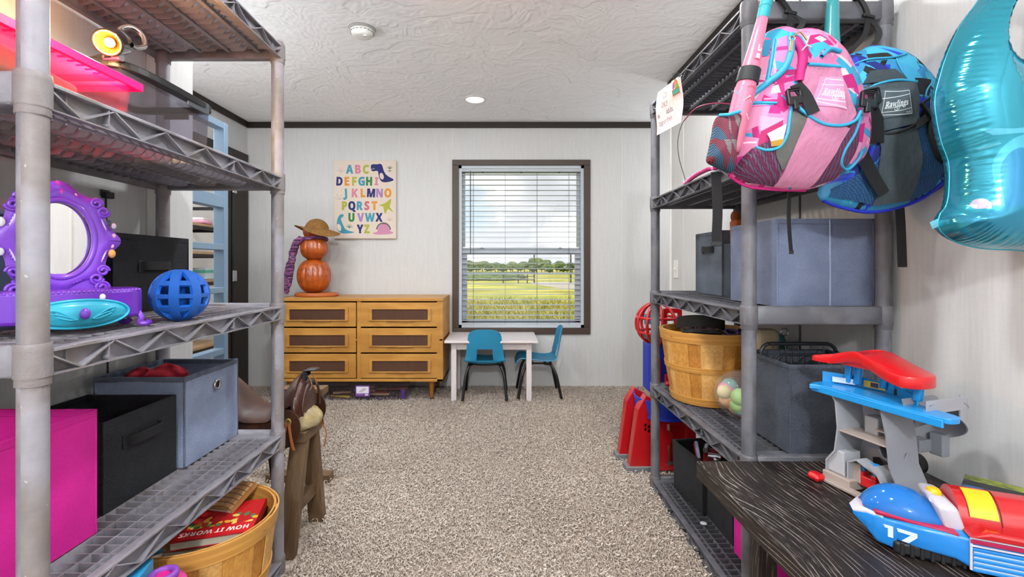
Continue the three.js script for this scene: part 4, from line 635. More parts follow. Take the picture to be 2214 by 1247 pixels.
{ // black lidded tote with a clip lamp on its edge
  const W = 0.37, D = 0.25, h = 0.188, t = thing('black_lid_tote', 'smoky clear storage tote with a black lid under the clip lamp', 'storage tote', [-1.055, LS[1] + 0.002, -1.325], QL);
  part(t, 'box', openBox(W - 0.02, h, D - 0.02, 0.0028, 0.05), clearPlastic(0xe2e2e8, { roughness: 0.2 }));
  const lid = smoothShape([[-W / 2, -D / 2 + 0.03], [-W / 2 + 0.03, -D / 2], [W / 2 - 0.015, -D / 2], [W / 2, -D / 2 + 0.015], [W / 2, D / 2 - 0.015], [W / 2 - 0.015, D / 2], [-W / 2 + 0.03, D / 2], [-W / 2, D / 2 - 0.03]], 80);
  const ring = smoothShape([[-W / 2, -D / 2 + 0.03], [-W / 2 + 0.03, -D / 2], [W / 2 - 0.015, -D / 2], [W / 2, -D / 2 + 0.015], [W / 2, D / 2 - 0.015], [W / 2 - 0.015, D / 2], [-W / 2 + 0.03, D / 2], [-W / 2, D / 2 - 0.03]], 80);
  hole(ring, rrect(W - 0.03, D - 0.03, 0.02));
  const l = part(t, 'lid_rim', ext(ring, 0.014, 0.003).rotateX(-Math.PI / 2).translate(0, h - 0.012, 0), mat(0x121316, 0.35), 'black lid rim');
  part(t, 'lid_panel', bx(W - 0.03, 0.003, D - 0.03, 0, h, 0), phys(0xe6e7ea, 0.15, { transmission: 0.95, thickness: 0 }));
  part(t, 'latch', [bx(0.1, 0.035, 0.006, 0.10, h - 0.012, D / 2 + 0.004, 0.002), bx(0.006, 0.035, 0.08, W / 2 + 0.004, h - 0.012, 0, 0.002)], mat(0x4d545c, 0.35));
  for (const [x, y, z, w, hh, d, c, l2] of [[-0.03, 0.04, 0.0, 0.2, 0.05, 0.14, 0x8f7d84, 'mauve folded cloth in the bottom of the black lidded tote'], [0.07, 0.045, 0.02, 0.12, 0.06, 0.1, 0x79646a, 'dusky pink cloth at the end of the black lidded tote']]) {
    const g = single('folded_cloth', l2, 'cloth', warp(new RoundedBoxGeometry(w, hh, d, 6, 0.018), (v) => { v.y += 0.01 * (fbm(v.x * 30 + 5, v.z * 30 + 5, 64, 64, 3, 2) - 0.5); }), mat(c, 0.9), [-1.055 + z, LS[1] + y, -1.325 - x], QL);
  }
  // lamp: clip on the rim, black can, glowing bulb, chrome loop handle
  const L = at(236, 92, 1.11), lamp = thing('clip_lamp', 'black clip lamp with a glowing amber bulb and chrome loop handle', 'lamp', [L.x, L.y, L.z]);
  const head = new THREE.Group(); head.name = 'lamp_head'; lamp.add(head);
  const dir = new THREE.Vector3(0.35, -0.42, 0.85).normalize(); head.quaternion.setFromUnitVectors(new THREE.Vector3(0, 0, 1), dir);
  shared(head, 'shade', merged(lathe([[0.0275, 0.012], [0.03, 0.012], [0.031, 0.0], [0.031, -0.055], [0.027, -0.078], [0.014, -0.086], [0, -0.087], [0, -0.084], [0.013, -0.083], [0.025, -0.076], [0.0285, -0.054], [0.0275, 0.012]], 36).rotateX(Math.PI / 2)), phys(0x101013, 0.22, { clearcoat: 0.6 }));
  shared(head, 'bulb_rim', merged(new THREE.TorusGeometry(0.0262, 0.003, 8, 36).translate(0, 0, 0.011)), mat(0xd8b070, 0.2, { metalness: 1 }));
  shared(head, 'reflector', merged([lathe([[0.006, -0.03], [0.016, -0.016], [0.0255, 0.009]], 32).rotateX(Math.PI / 2), ...Array.from({ length: 24 }, (_, i) => bar([0.008 * Math.cos(i * 0.2618), 0.008 * Math.sin(i * 0.2618), -0.0255], [0.0245 * Math.cos(i * 0.2618), 0.0245 * Math.sin(i * 0.2618), 0.0075], 0.0012, 0.001))]), mat(0xa8763a, 0.35, { metalness: 0.8, emissive: 0xff8a1a, emissiveIntensity: 0.12, ...two }));
  shared(head, 'bulb', merged(new THREE.SphereGeometry(0.011, 16, 12).translate(0, 0, -0.004)), mat(0xfff0d0, 0.4, { emissive: 0xffa030, emissiveIntensity: 2.0 }));
  shared(head, 'loop_handle', merged(tube([[0.0, 0.018, -0.082], [0.0, 0.03, -0.105], [0.02, 0.036, -0.118], [0.04, 0.02, -0.118], [0.045, -0.005, -0.1], [0.034, -0.01, -0.07], [0.029, -0.004, -0.052]], 0.0062, 40, 10)), M.chrome);
  const dy = LS[1] + 0.19 - L.y, dx = -1.02 - L.x, dz = -1.16 - L.z;
  part(lamp, 'clip', [bar([-0.012, -0.02, -0.03], [dx * 0.6 - 0.02, dy + 0.004, dz], 0.028, 0.012), bar([-0.005, -0.02, -0.035], [dx * 0.6 + 0.03, dy + 0.004, dz], 0.024, 0.012), bx(0.06, 0.01, 0.035, dx * 0.6, dy + 0.004, dz, 0.003)], M.black);
  part(lamp, 'pivot', cy(0.009, 0.009, 0.04, -0.015, -0.022, -0.03, 'x', 16), M.chrome);
  const pl = new THREE.PointLight(new THREE.Color(1, 0.62, 0.25), CLIP_GAIN); pl.position.copy(L).addScaledVector(dir, 0.05); pl.castShadow = true; pl.shadow.radius = 1; scene.add(pl);
}
{ // power cord down the wall with its plug
  const p = at(229, 399, 1.2), t = thing('power_cord', 'black cord hanging down the wall behind the left shelves', 'cord', [LN + 0.008, 0, 0]);
  const z = -(1.242 * F / (PX - 229)); part(t, 'cord', tube([[0, 1.30, z], [0.004, 1.15, z + 0.004], [0.002, 0.9, z - 0.004], [0.006, 0.6, z], [0.002, 0.25, z - 0.01]], 0.0028, 60, 6), M.black);
  part(t, 'plug', bx(0.022, 0.02, 0.03, 0.006, 1.305, z, 0.004), M.black); part(t, 'plug_face', bx(0.004, 0.02, 0.034, -0.003, 1.312, z, 0.002), mat(0x3a3a3c, 0.5));
}
for (const [x, z, s, l] of [[-1.135, -1.47, 0.8, 'small red plush arm poking out of the grey bin'], [-1.06, -1.475, 1.1, 'larger red plush lump in the grey bin']]) { // soft red toys
  const t = thing('red_plush', l, 'soft toy', [x, LS[3] + 0.245, z], 0.5), m = mat(0xa3182c, 0.9, { bumpMap: wrinkle, bumpScale: 0.004 });
  part(t, 'body', warp(new THREE.SphereGeometry(0.036 * s, 24, 16), (v) => { const n = fbm(v.x * 26 + 5, v.z * 26 + 5, 64, 64, 4, 2); v.y = v.y * (0.62 + 0.5 * n); v.x *= 1.5; }), m); part(t, 'tag_loop', bx(0.012, 0.002, 0.02, 0.03 * s, 0.02 * s, 0, 0), M.white);
}
// books in the basket
function book(label, pos, rot, w, h, d, cover, o = {}) {
  const t = thing('book', label, 'book', pos, 0, "picture books in the basket"); t.rotation.set(...rot);
  part(t, 'pages', bx(w - 0.008, d - 0.006, h - 0.006, -0.003, 0, 0), mat(0xd8cdb9, 0.8, { bumpMap: fineBump, bumpScale: 0.001 }));
  const cm = mat(cover, 0.4); part(t, 'cover', [bx(w, 0.003, h, 0, d / 2 - 0.0015, 0, 0.001), bx(w, 0.003, h, 0, -d / 2 + 0.0015, 0, 0.001), bx(0.003, d, h, w / 2 - 0.0015, 0, 0, 0.001)], cm);
  if (o.map) { const g = new THREE.PlaneGeometry(w - 0.004, h - 0.004).rotateX(-Math.PI / 2).rotateY(o.spin || 0).translate(0, d / 2 + 0.0006, 0); g.userData.keepUV = true; part(t, 'cover_print', g, mat(0xffffff, 0.4, { map: o.map })); }
}
{
  const B = [-0.85, LS[4], -1.315], P = (x, y, z) => [B[0] + x, B[1] + y, B[2] + z];
  const red = paint(512, 400, (c, w, h) => { c.fillStyle = '#b01218'; c.fillRect(0, 0, w, h); const q = rng(3); for (let i = 0; i < 46; i++) { c.fillStyle = ['#d8a02c', '#2f7a4a', '#c8462c', '#e0c060'][i % 4]; c.beginPath(); c.ellipse(q() * w, 40 + q() * 190, 26, 16, q() * 3, 0, 7); c.fill(); } c.fillStyle = '#c0141a'; c.fillRect(0, 0, w, 115); c.fillStyle = '#f2e4dc'; c.font = 'bold 62px sans-serif'; c.textAlign = 'center'; c.fillText('HOW IT WORKS', w / 2, 84); });
  const brown = paint(256, 200, (c, w, h) => { c.fillStyle = '#b98a58'; c.fillRect(0, 0, w, h); c.strokeStyle = '#6d4a2a'; c.lineWidth = 6; for (let i = 0; i < 7; i++) { c.beginPath(); c.moveTo(0, i * 32); c.bezierCurveTo(80, i * 32 + 30, 160, i * 32 - 30, w, i * 32 + 10); c.stroke(); } });
  const teal = paint(256, 200, (c, w, h) => { c.fillStyle = '#1f4e63'; c.fillRect(0, 0, w, h); c.fillStyle = '#2a8c9c'; c.beginPath(); c.moveTo(0, 200); c.lineTo(120, 40); c.lineTo(256, 120); c.lineTo(256, 200); c.fill(); c.fillStyle = '#d8cfc0'; c.fillRect(30, 20, 90, 22); });
  book('dark green book deep in the basket of books', P(-0.02, 0.16, 0.03), [0.05, 0.3, -0.05], 0.21, 0.2, 0.03, 0x24463c);
  book('deep blue book beneath the red one in the basket', P(0.0, 0.205, -0.01), [0.10, 0.9, -0.06], 0.2, 0.17, 0.022, 0x1f3f6c, { map: teal });
  book('teal picture book slanting at the front of the basket', P(-0.015, 0.235, 0.055), [0.22, 0.5, 0.06], 0.19, 0.15, 0.015, 0x2a6a70, { map: teal });
  book('tan book under the red cover in the basket', P(0.02, 0.256, -0.035), [0.08, 0.15, -0.02], 0.2, 0.15, 0.024, 0x8a6a45);
  book('red hardback book with white lettering on top in the basket', P(0.035, 0.287, -0.045), [0.10, 0.22, 0.02], 0.205, 0.16, 0.026, 0xa8141a, { map: red, spin: Math.PI });
  book('brown illustrated book tilted behind the red book', P(-0.01, 0.325, -0.13), [0.35, -0.2, 0.1], 0.15, 0.11, 0.018, 0xa27645, { map: brown });
}
{ // box and bag standing at the near end of the bottom shelf
  const t = thing('blue_box', 'bright blue box on the bottom shelf near the basket', 'box', [-0.835, LS[4] + 0.002, -0.985], 0.25); part(t, 'body', bx(0.13, 0.355, 0.1, 0, 0.1775, 0, 0.004), mat(0x1b7fb0, 0.4)); part(t, 'lid', bx(0.134, 0.03, 0.104, 0, 0.362, 0, 0.004), mat(0x2590c2, 0.35));
  const b = thing('pink_bag', 'shiny hot pink bag slumped beside the blue box', 'bag', [-0.735, LS[4] + 0.002, -1.015], 0.2);
  part(b, 'body', warp(new RoundedBoxGeometry(0.075, 0.36, 0.085, 10, 0.03), (v) => { const n = fbm(v.x * 22 + 9, v.y * 22 + 9, 64, 64, 6, 3) - 0.5; v.x *= 1 + 0.35 * n; v.z *= 1 + 0.35 * n; v.y += 0.18 + 0.02 * n; }), phys(0xc9147c, 0.3, { clearcoat: 0.4 })); part(b, 'gathered_top', new THREE.TorusGeometry(0.022, 0.008, 8, 24).rotateX(Math.PI / 2).translate(0, 0.362, 0), mat(0x7a3aa0, 0.5));
}

// ---------------------------------------------------------------- beyond the left unit: bunk ladder and small shelf
{
  const X = -1.275, z0 = -1.835, z1 = -2.12, blue = mat(0x7f97ad, 0.35, { metalness: 0.3 }), t = thing('metal_ladder', 'pale blue metal ladder standing just past the left wall corner', 'ladder', [X, 0, 0]);
  for (const z of [z0, z1]) part(t, 'rail', bx(0.05, 1.73, 0.032, 0, 0.865, z, 0.004), blue);
  for (const [y, h] of [[1.715, 0.03], [1.372, 0.055], [1.168, 0.028], [0.975, 0.026], [0.7, 0.028], [0.4, 0.028]]) part(t, 'rung', bx(0.045, h, z0 - z1 - 0.02, 0, y, (z0 + z1) / 2, 0.003), blue);
  const R = thing('side_shelf', 'dark metal and wood shelf rack against the far left wall', 'shelf rack', [-2.12, 0, -3.02]), dk = mat(0x1b1a1c, 0.5), wd = mat(0xffffff, 0.5, { map: woodTex(0xb08f6c, 0x80634a, { seed: 14, rings: 5 }) }), hx = 0.165, hz = 0.30;
  for (const x of [-hx, hx]) for (const z of [-hz, hz]) part(R, 'post', bx(0.025, 1.5, 0.025, x, 0.75, z, 0.002), dk);
  for (const y of [1.352, 1.17, 0.985, 0.55, 0.15]) { part(R, 'shelf_board', bx(2 * hx - 0.01, 0.018, 2 * hz - 0.02, 0, y, 0, 0.002), wd, null, 'z'); part(R, 'shelf_frame', [bx(0.018, 0.022, 2 * hz - 0.025, hx, y - 0.02, 0), bx(0.018, 0.022, 2 * hz - 0.025, -hx, y - 0.02, 0), bx(2 * hx - 0.025, 0.022, 0.018, 0, y - 0.02, hz), bx(2 * hx - 0.025, 0.022, 0.018, 0, y - 0.02, -hz)], dk); }
  part(R, 'top_bar', [bx(0.018, 0.022, 2 * hz - 0.025, hx, 1.49, 0), bx(0.018, 0.022, 2 * hz - 0.025, -hx, 1.49, 0), bx(2 * hx - 0.025, 0.022, 0.018, 0, 1.49, -hz), bx(2 * hx - 0.025, 0.022, 0.018, 0, 1.49, hz)], dk);
  const bag = thing('maroon_bag', 'maroon fabric bag sagging on the side shelf', 'bag', [-2.06, 1.185, -2.86]); part(bag, 'body', warp(new THREE.SphereGeometry(0.078, 28, 18), (v) => { const n = fbm(v.x * 14 + 7, v.y * 14 + v.z * 9 + 7, 64, 64, 5, 3) - 0.5; v.multiplyScalar(1 + 0.4 * n); v.y = Math.max(-0.05, v.y * 0.72) + 0.052; }), mat(0x6e1c38, 0.85, { bumpMap: wrinkle, bumpScale: 0.005 })); part(bag, 'strap', tube([[0.04, 0.11, 0.05], [0.08, 0.16, 0.02], [0.07, 0.15, -0.04], [0.04, 0.11, -0.05]], 0.006, 20, 6), mat(0x55142a, 0.8));
  const pc = thing('pink_cloth', 'folded pink and white cloth on the upper board of the side shelf', 'cloth', [-2.05, 1.363, -3.13], 0.2); part(pc, 'folded_cloth', warp(new RoundedBoxGeometry(0.15, 0.024, 0.16, 6, 0.008), (v) => { v.y += 0.012 + 0.006 * (fbm(v.x * 40 + 4, v.z * 40 + 4, 64, 64, 2, 2)); }), mat(0xdca3b8, 0.9)); part(pc, 'top_fold', warp(new RoundedBoxGeometry(0.13, 0.014, 0.1, 5, 0.005), (v) => { v.y += 0.035; }), mat(0xe8dcdf, 0.9));
  const og = thing('orange_toy', 'tiny orange toy figure at the end of the side shelf board', 'toy', [-2.02, 1.362, -2.80]); part(og, 'body', lathe([[0, 0], [0.026, 0.002], [0.03, 0.02], [0.018, 0.045], [0, 0.05]], 18), mat(0xc8501e, 0.6)); part(og, 'ears', [cy(0.008, 0.001, 0.022, 0.011, 0.055, 0, 'y', 8), cy(0.008, 0.001, 0.022, -0.011, 0.055, 0, 'y', 8)], mat(0x2a1c18, 0.6));
  const bb = thing('small_carton', 'small pale blue and white carton low on the side shelf', 'box', [-2.04, 0.996, -3.16], 0.1); part(bb, 'body', bx(0.12, 0.075, 0.1, 0, 0.0375, 0, 0.002), mat(0xb9cbd0, 0.5)); part(bb, 'printed_band', bx(0.122, 0.02, 0.102, 0, 0.05, 0, 0.001), mat(0x5fae9e, 0.5));
}

// ---------------------------------------------------------------- saddle on its bench
{
  const wd = mat(0xffffff, 0.55, { map: woodTex(0x7f6448, 0x45321f, { rings: 4, fibre: 0.35, seed: 50, size: 0.5 }) }), X1 = -0.757, X0 = -1.235, H = 0.44;
  const t = thing('saddle_bench', 'rustic brown wooden bench with splayed legs carrying the saddle', 'bench', [0, 0, 0]);
  part(t, 'plank', bx(X1 - X0, 0.04, 0.172, (X0 + X1) / 2, H - 0.02, -1.885, 0.004), wd);
  for (const x of [X1 - 0.03, X0 + 0.03]) {
    part(t, 'leg', bar([x - 0.005, H - 0.035, -1.835], [x - 0.012, 0.0, -1.735], 0.034, 0.062, [1, 0, 0]), wd, null, 'y'); part(t, 'leg', bar([x - 0.005, H - 0.035, -1.93], [x - 0.0, 0.0, -1.995], 0.034, 0.062, [1, 0, 0]), wd, null, 'y');
    part(t, 'cross_rung', bar([x - 0.01, 0.155, -1.79], [x - 0.006, 0.155, -1.965], 0.034, 0.045), wd, null, 'z');
  }
  const s = thing('wood_trestle', 'dark wooden trestle with a low foot bar behind the saddle bench', 'trestle', [-1.02, 0, -2.36]);
  part(s, 'foot_bar', bx(0.32, 0.04, 0.06, 0, 0.02, 0, 0.003), wd); part(s, 'upright', bx(0.085, 0.40, 0.04, 0, 0.24, 0.0, 0.003), wd, null, 'y'); part(s, 'top_bar', bx(0.26, 0.035, 0.08, 0, 0.455, 0, 0.003), wd);
}
{
  const C = [-0.957, 0.44, -1.885], tool = tex(512, 512, (u, v) => { const a = fbm(u * 6, v * 6, 6, 6, 3, 3), r = Math.sin((a * 9 + 0.6 * Math.sin(u * 30) * Math.sin(v * 30)) * 6.283); return sm(-0.3, 0.3, r); }, { data: true, size: 0.16 });
  const L1 = phys(0xffffff, 0.36, { map: tex(256, 256, (u, v) => mix3(hex(0x34180e), hex(0x502a18), fbm(u * 5, v * 5, 5, 5, 6, 4)), { size: 0.3 }), bumpMap: wrinkle, bumpScale: 0.002, clearcoat: 0.25, clearcoatRoughness: 0.4 });
  const L2 = phys(0xffffff, 0.42, { map: tex(256, 256, (u, v) => mix3(hex(0x3c1c0a), hex(0x6a3718), fbm(u * 9, v * 9, 9, 9, 16, 4)), { size: 0.2 }), bumpMap: tool, bumpScale: 0.004, clearcoat: 0.2, ...two });
  const lace = mat(0x9c5526, 0.7), t = thing('saddle', 'tooled brown leather western saddle with horn, resting on the wooden bench', 'saddle', C); t.scale.x = 0.85;
  // seat: along x from cantle (-) to fork (+)
  const ridge = (u) => { const x = u; return 0.085 + 0.11 * sm(-0.02, -0.19, x) + 0.115 * sm(0.06, 0.185, x) - 0.012 * Math.cos(x * 9); };
  part(t, 'seat', sheet((u, v) => { const x = lerp(-0.27, 0.185, u), a = (v - 0.5) * 2.5, w = 0.105 - 0.02 * sm(0.03, 0.18, x); return [x, ridge(x) * (0.25 + 0.75 * Math.cos(a * 0.95)) + 0.0, w * Math.sin(a)]; }, 40, 20, 0.012), L1);
  const fork = part(t, 'fork', warp(new THREE.SphereGeometry(1, 32, 24), (v) => { const k = v.clone(); v.set(k.x * 0.036 + 0.185 - 0.01 * k.y, k.y * 0.085 + 0.115, k.z * (0.098 - 0.045 * k.y)); }), L1);
  part(t, 'horn', [tube([[0.185, 0.185, 0], [0.19, 0.205, 0], [0.205, 0.219, 0]], 0.017, 14, 14), new THREE.SphereGeometry(0.03, 22, 14).scale(1.25, 0.26, 0.85).rotateZ(0.1).translate(0.222, 0.226, 0)], phys(0x2a2426, 0.3, { clearcoat: 0.4 }), 'dark wrapped horn');
  part(t, 'cantle', sheet((u, v) => { const a = (u - 0.5) * 2.7; return [-0.27 - 0.05 * v - 0.02 * Math.cos(a), 0.06 + (0.10 + 0.045 * v) * Math.cos(a * 0.62), 0.125 * Math.sin(a * 0.62) * 1.1]; }, 28, 6, 0.01), L1);
  for (const s of [1, -1]) {
    part(t, 'skirt', sheet((u, v) => { const x = lerp(-0.30, 0.205, u), r = 0.02 * Math.pow(Math.abs(2 * u - 1), 6); return [x, 0.068 - 0.118 * v + r * (v > 0.5 ? 1 : 0), s * (0.066 + 0.058 * Math.sin(v * 1.7))]; }, 30, 10, 0.006), L2);
    part(t, 'jockey', sheet((u, v) => { const a = u * 6.2832, r = 0.064 * v; return [0.175 + r * Math.cos(a) * 0.95, 0.035 + r * Math.sin(a) * 1.05, s * (0.127 + 0.006 * (1 - v))]; }, 36, 6, 0.005), L2);
    const c = part(t, 'concho', [cy(0.015, 0.012, 0.005, 0.185, 0.058, s * 0.136, 'z', 20), new THREE.TorusGeometry(0.012, 0.003, 6, 20).translate(0.185, 0.058, s * 0.139)], mat(0xa8894e, 0.4, { metalness: 0.6 }));
    part(c, 'lace', [sheet((u, v) => [0.178 + (v - 0.5) * 0.012 - 0.02 * u, 0.055 - 0.155 * u, s * (0.141 + 0.008 * Math.sin(u * 3))], 10, 1, 0.0025), sheet((u, v) => [0.19 + (v - 0.5) * 0.012 + 0.022 * u, 0.055 - 0.10 * u, s * (0.141 + 0.006 * Math.sin(u * 3))], 10, 1, 0.0025)], lace, 'orange brown lacing');
    part(t, 'rigging_strap', sheet((u, v) => [0.105 + (v - 0.5) * 0.04 + 0.02 * u, -0.03 - 0.13 * u, s * (0.128 + 0.004 * u)], 6, 1, 0.004), L2);
  }
  part(t, 'fork_binding', tube(Array.from({ length: 17 }, (_, i) => { const a = -0.1 + i / 16 * 3.34; return [0.222, 0.075 + 0.105 * Math.sin(a), 0.085 * Math.cos(a)]; }), 0.006, 40, 8), L1);
  part(t, 'fleece_pad', warp(new THREE.SphereGeometry(1, 30, 18), (v) => { const n = fbm(v.x * 9 + 9, v.z * 9 + 9, 64, 64, 8, 3); v.set(0.165 + v.x * 0.105, Math.max(0.001, 0.03 + v.y * (0.042 + 0.02 * n)), v.z * (0.088 + 0.012 * n)); }), mat(0xffffff, 1, { map: tex(128, 128, (u, v) => mix3(hex(0x8b7440), hex(0xc0b49a), fbm(u * 8, v * 8, 8, 8, 5, 3)), { size: 0.2 }) }), 'worn yellowed fleece');
  for (const s of [1, -1]) part(t, 'horn_cord', tube([[0.215, 0.205, s * 0.018], [0.235, 0.17, s * 0.022], [0.228, 0.15, s * 0.03]], 0.0022, 12, 6), mat(0x8a6a4a, 0.6));
  part(t, 'saddle_string', [tube([[0.20, -0.02, -0.12], [0.245, -0.05, -0.10], [0.25, -0.09, -0.09], [0.24, -0.12, -0.09]], 0.003, 16, 5), tube([[0.15, -0.10, 0.13], [0.14, -0.15, 0.13], [0.145, -0.19, 0.13]], 0.003, 12, 5)], lace);
}

// ---------------------------------------------------------------- small things on the right unit
{ // goggles, glasses and knobbly toys in the right basket
  const B = [0.9, RS[3], -2.035], P = (x, y, z) => [B[0] + x, B[1] + y, B[2] + z];
  const v = thing('black_visor', 'black foam visor lying on top of the right basket', 'visor', P(-0.065, 0.292, 0.075), -0.35), bk = mat(0x08080a, 0.6);
  part(v, 'band', sheet((u, w) => { const a = (u - 0.5) * 3.0; return [0.095 * Math.sin(a), 0.012 + 0.05 * w + 0.02 * Math.cos(a), 0.05 * Math.cos(a) - 0.03]; }, 30, 4, 0.012), bk); part(v, 'brim', warp(new RoundedBoxGeometry(0.15, 0.014, 0.07, 4, 0.006), (q) => { q.y += 0.012 + 1.2 * q.x * q.x; q.z += 0.045; }), bk);
  const g = thing('sunglasses', 'purple childrens sunglasses tucked beside the black visor', 'sunglasses', P(0.075, 0.285, 0.11), 0.2), pu = mat(0x54416e, 0.3);
  for (const x of [-0.032, 0.032]) { part(g, 'rim', new THREE.TorusGeometry(0.024, 0.006, 8, 28).scale(1.15, 0.85, 1).rotateX(-1.1).translate(x, 0.02, 0), pu); part(g, 'lens', cy(0.023, 0.023, 0.002, 0, 0, 0, 'z', 24).scale(1.15, 0.85, 1).rotateX(-1.1).translate(x, 0.02, 0), phys(0x302840, 0.1)); part(g, 'temple_arm', bar([x * 1.85, 0.02, 0.005], [x * 1.7, 0.002, -0.10], 0.005, 0.008), pu); }
  const c = thing('maroon_case', 'maroon zip case in the right basket', 'case', P(0.03, 0.255, 0.02), 0.3); part(c, 'body', new RoundedBoxGeometry(0.15, 0.045, 0.09, 4, 0.02), mat(0x571c30, 0.6)); part(c, 'zip', tube([[-0.07, 0.004, 0.045], [0, 0.006, 0.047], [0.07, 0.004, 0.045]], 0.002, 16, 6), M.chrome);
  const d = thing('blue_pouch', 'royal blue pouch under the visor in the right basket', 'pouch', P(-0.06, 0.245, 0.11), 0.1); part(d, 'body', new RoundedBoxGeometry(0.1, 0.05, 0.045, 4, 0.018), mat(0x232f86, 0.6)); part(d, 'flap', new RoundedBoxGeometry(0.102, 0.02, 0.048, 3, 0.008).translate(0, 0.02, 0), mat(0x2a399c, 0.6));
  for (const [x, y, z, l] of [[-0.03, 0.315, -0.11, 'leftmost and highest of the mauve knobbly toy feet at the back of the right basket'], [0.015, 0.298, -0.115, 'middle mauve knobbly toy foot at the back of the right basket'], [0.055, 0.292, -0.10, 'rightmost mauve knobbly toy foot at the back of the right basket']]) {
    const t = thing('knob_toy', l, 'toy', P(x, y, z)); part(t, 'knob', warp(new THREE.SphereGeometry(0.021, 18, 12), (q) => { q.y *= 1.2; }), mat(0x6f4d5e, 0.55)); part(t, 'stem', cy(0.014, 0.016, 0.06, 0, -0.04, 0, 'y', 14), mat(0x5e3f52, 0.6));
  }
}
{ // clear ball filled with colours
  const t = thing('clear_ball', 'clear ball filled with bright colours, wedged between basket and charcoal bin', 'ball', [0.90, RS[3] + 0.094, -1.765]);
  part(t, 'skin', new THREE.SphereGeometry(0.09, 40, 28), phys(0xffffff, 0.05, { transmission: 0.92, thickness: 0, ior: 1.3 }));
  const cols = [0xe8608c, 0xe2c24a, 0x7fb0a8, 0xd9a77a, 0x8fb86a, 0xd98fb0, 0xe0d0a0, 0xf0508c], r = rng(12);
  for (let i = 0; i < 16; i++) { const a = r() * 6.283, e = (r() - 0.5) * 2.6, k = 0.053; part(t, 'soft_filling', new THREE.SphereGeometry(0.026 + r() * 0.008, 14, 10).translate(k * Math.cos(e) * Math.cos(a), k * Math.sin(e), k * Math.cos(e) * Math.sin(a)), mat(cols[i % 8], 0.7)); }
}
{ // things behind the charcoal bin
  const p = at(1655, 716, 1.79), t = thing('cream_pouch', 'cream cloth pouch with a metal ring behind the charcoal bin', 'pouch', [p.x, RS[3] + 0.004, p.z]); part(t, 'body', warp(new RoundedBoxGeometry(0.09, 0.34, 0.055, 8, 0.025), (v) => { v.y += 0.165; v.x *= 1 + 0.2 * (fbm(v.x * 20 + 5, v.y * 20 + 5, 64, 64, 3, 2) - 0.5); }), mat(0xbfae8e, 0.85)); part(t, 'ring', new THREE.TorusGeometry(0.014, 0.0022, 8, 24).translate(0.055, 0.325, 0.03), M.chrome);
  const q = at(1694, 730, 1.86), b = thing('teal_toy', 'pointed teal toy head peeking over the charcoal bin', 'toy', [q.x, RS[3] + 0.004, q.z - 0.02]); part(b, 'body', lathe([[0, 0], [0.03, 0], [0.034, 0.08], [0.03, 0.2], [0.024, 0.26], [0.012, 0.292], [0, 0.305]], 24), mat(0x2c6f70, 0.5)); part(b, 'collar', new THREE.TorusGeometry(0.03, 0.006, 8, 24).rotateX(Math.PI / 2).translate(0, 0.21, 0), mat(0x3d8f8a, 0.5));
}
{ // orange toy and white rod standing in the small dark bin
  const p = at(1598, 470, 1.90), t = thing('orange_plush', 'orange brown toy sticking up out of the small dark bin', 'toy', [p.x, RS[2] + 0.02, p.z]); part(t, 'body', warp(new RoundedBoxGeometry(0.06, 0.3, 0.05, 8, 0.022), (v) => { v.y += 0.15; v.x += 0.02 * Math.sin(v.y * 12); }), mat(0xa4572a, 0.7)); part(t, 'ear', new THREE.SphereGeometry(0.02, 14, 10).scale(1, 1.3, 0.6).translate(-0.015, 0.31, 0), mat(0x8d4620, 0.7));
  const r = thing('white_rod', 'short white rod beside the orange toy in the small dark bin', 'rod', [p.x + 0.01, RS[2] + 0.03, p.z + 0.06]); part(r, 'shaft', cy(0.008, 0.008, 0.2, 0, 0.1, 0, 'y', 14), mat(0xcfcabf, 0.5)); part(r, 'tip', new THREE.SphereGeometry(0.011, 14, 10).translate(0, 0.205, 0), mat(0xd8d3c8, 0.5));
}
{ // pink beaded band with a thin wire
  const t = thing('beaded_band', 'pink beaded headband lying on the second shelf of the right unit', 'headband', [0.762, RS[1] + 0.006, -1.79]), m = phys(0xb8176c, 0.25, { clearcoat: 0.5 });
  part(t, 'band', tube([[-0.012, 0.004, -0.10], [-0.02, 0.012, -0.04], [-0.016, 0.02, 0.04], [0.0, 0.022, 0.11], [0.06, 0.012, 0.13], [0.10, 0.006, 0.06], [0.08, 0.004, -0.05], [0.02, 0.004, -0.11]], 0.008, 50, 8, true), m);
  part(t, 'bead', Array.from({ length: 11 }, (_, i) => new THREE.SphereGeometry(0.0062, 8, 6).translate(-0.024 + 0.02 * (i / 10) ** 3, 0.006 + 0.017 * Math.sin(i / 10 * 2.2), -0.10 + i * 0.021)), mat(0xe892bd, 0.3));
  const a = at(1482, 390, 1.88), pts = [a, at(1468, 340, 1.86), at(1466, 300, 1.84), at(1478, 262, 1.8), at(1505, 234, 1.74), at(1545, 223, 1.68), at(1590, 226, 1.62)];
  const w = thing('thin_wire', 'thin dark wire curving up from the pink beaded headband', 'wire', [0, 0, 0]); part(w, 'wire', tube(pts.slice(0, 5), 0.0013, 50, 6), mat(0x3a3338, 0.5)); part(w, 'pink_sleeve', tube(pts.slice(3), 0.0021, 30, 6), mat(0x9c2a52, 0.4));
}
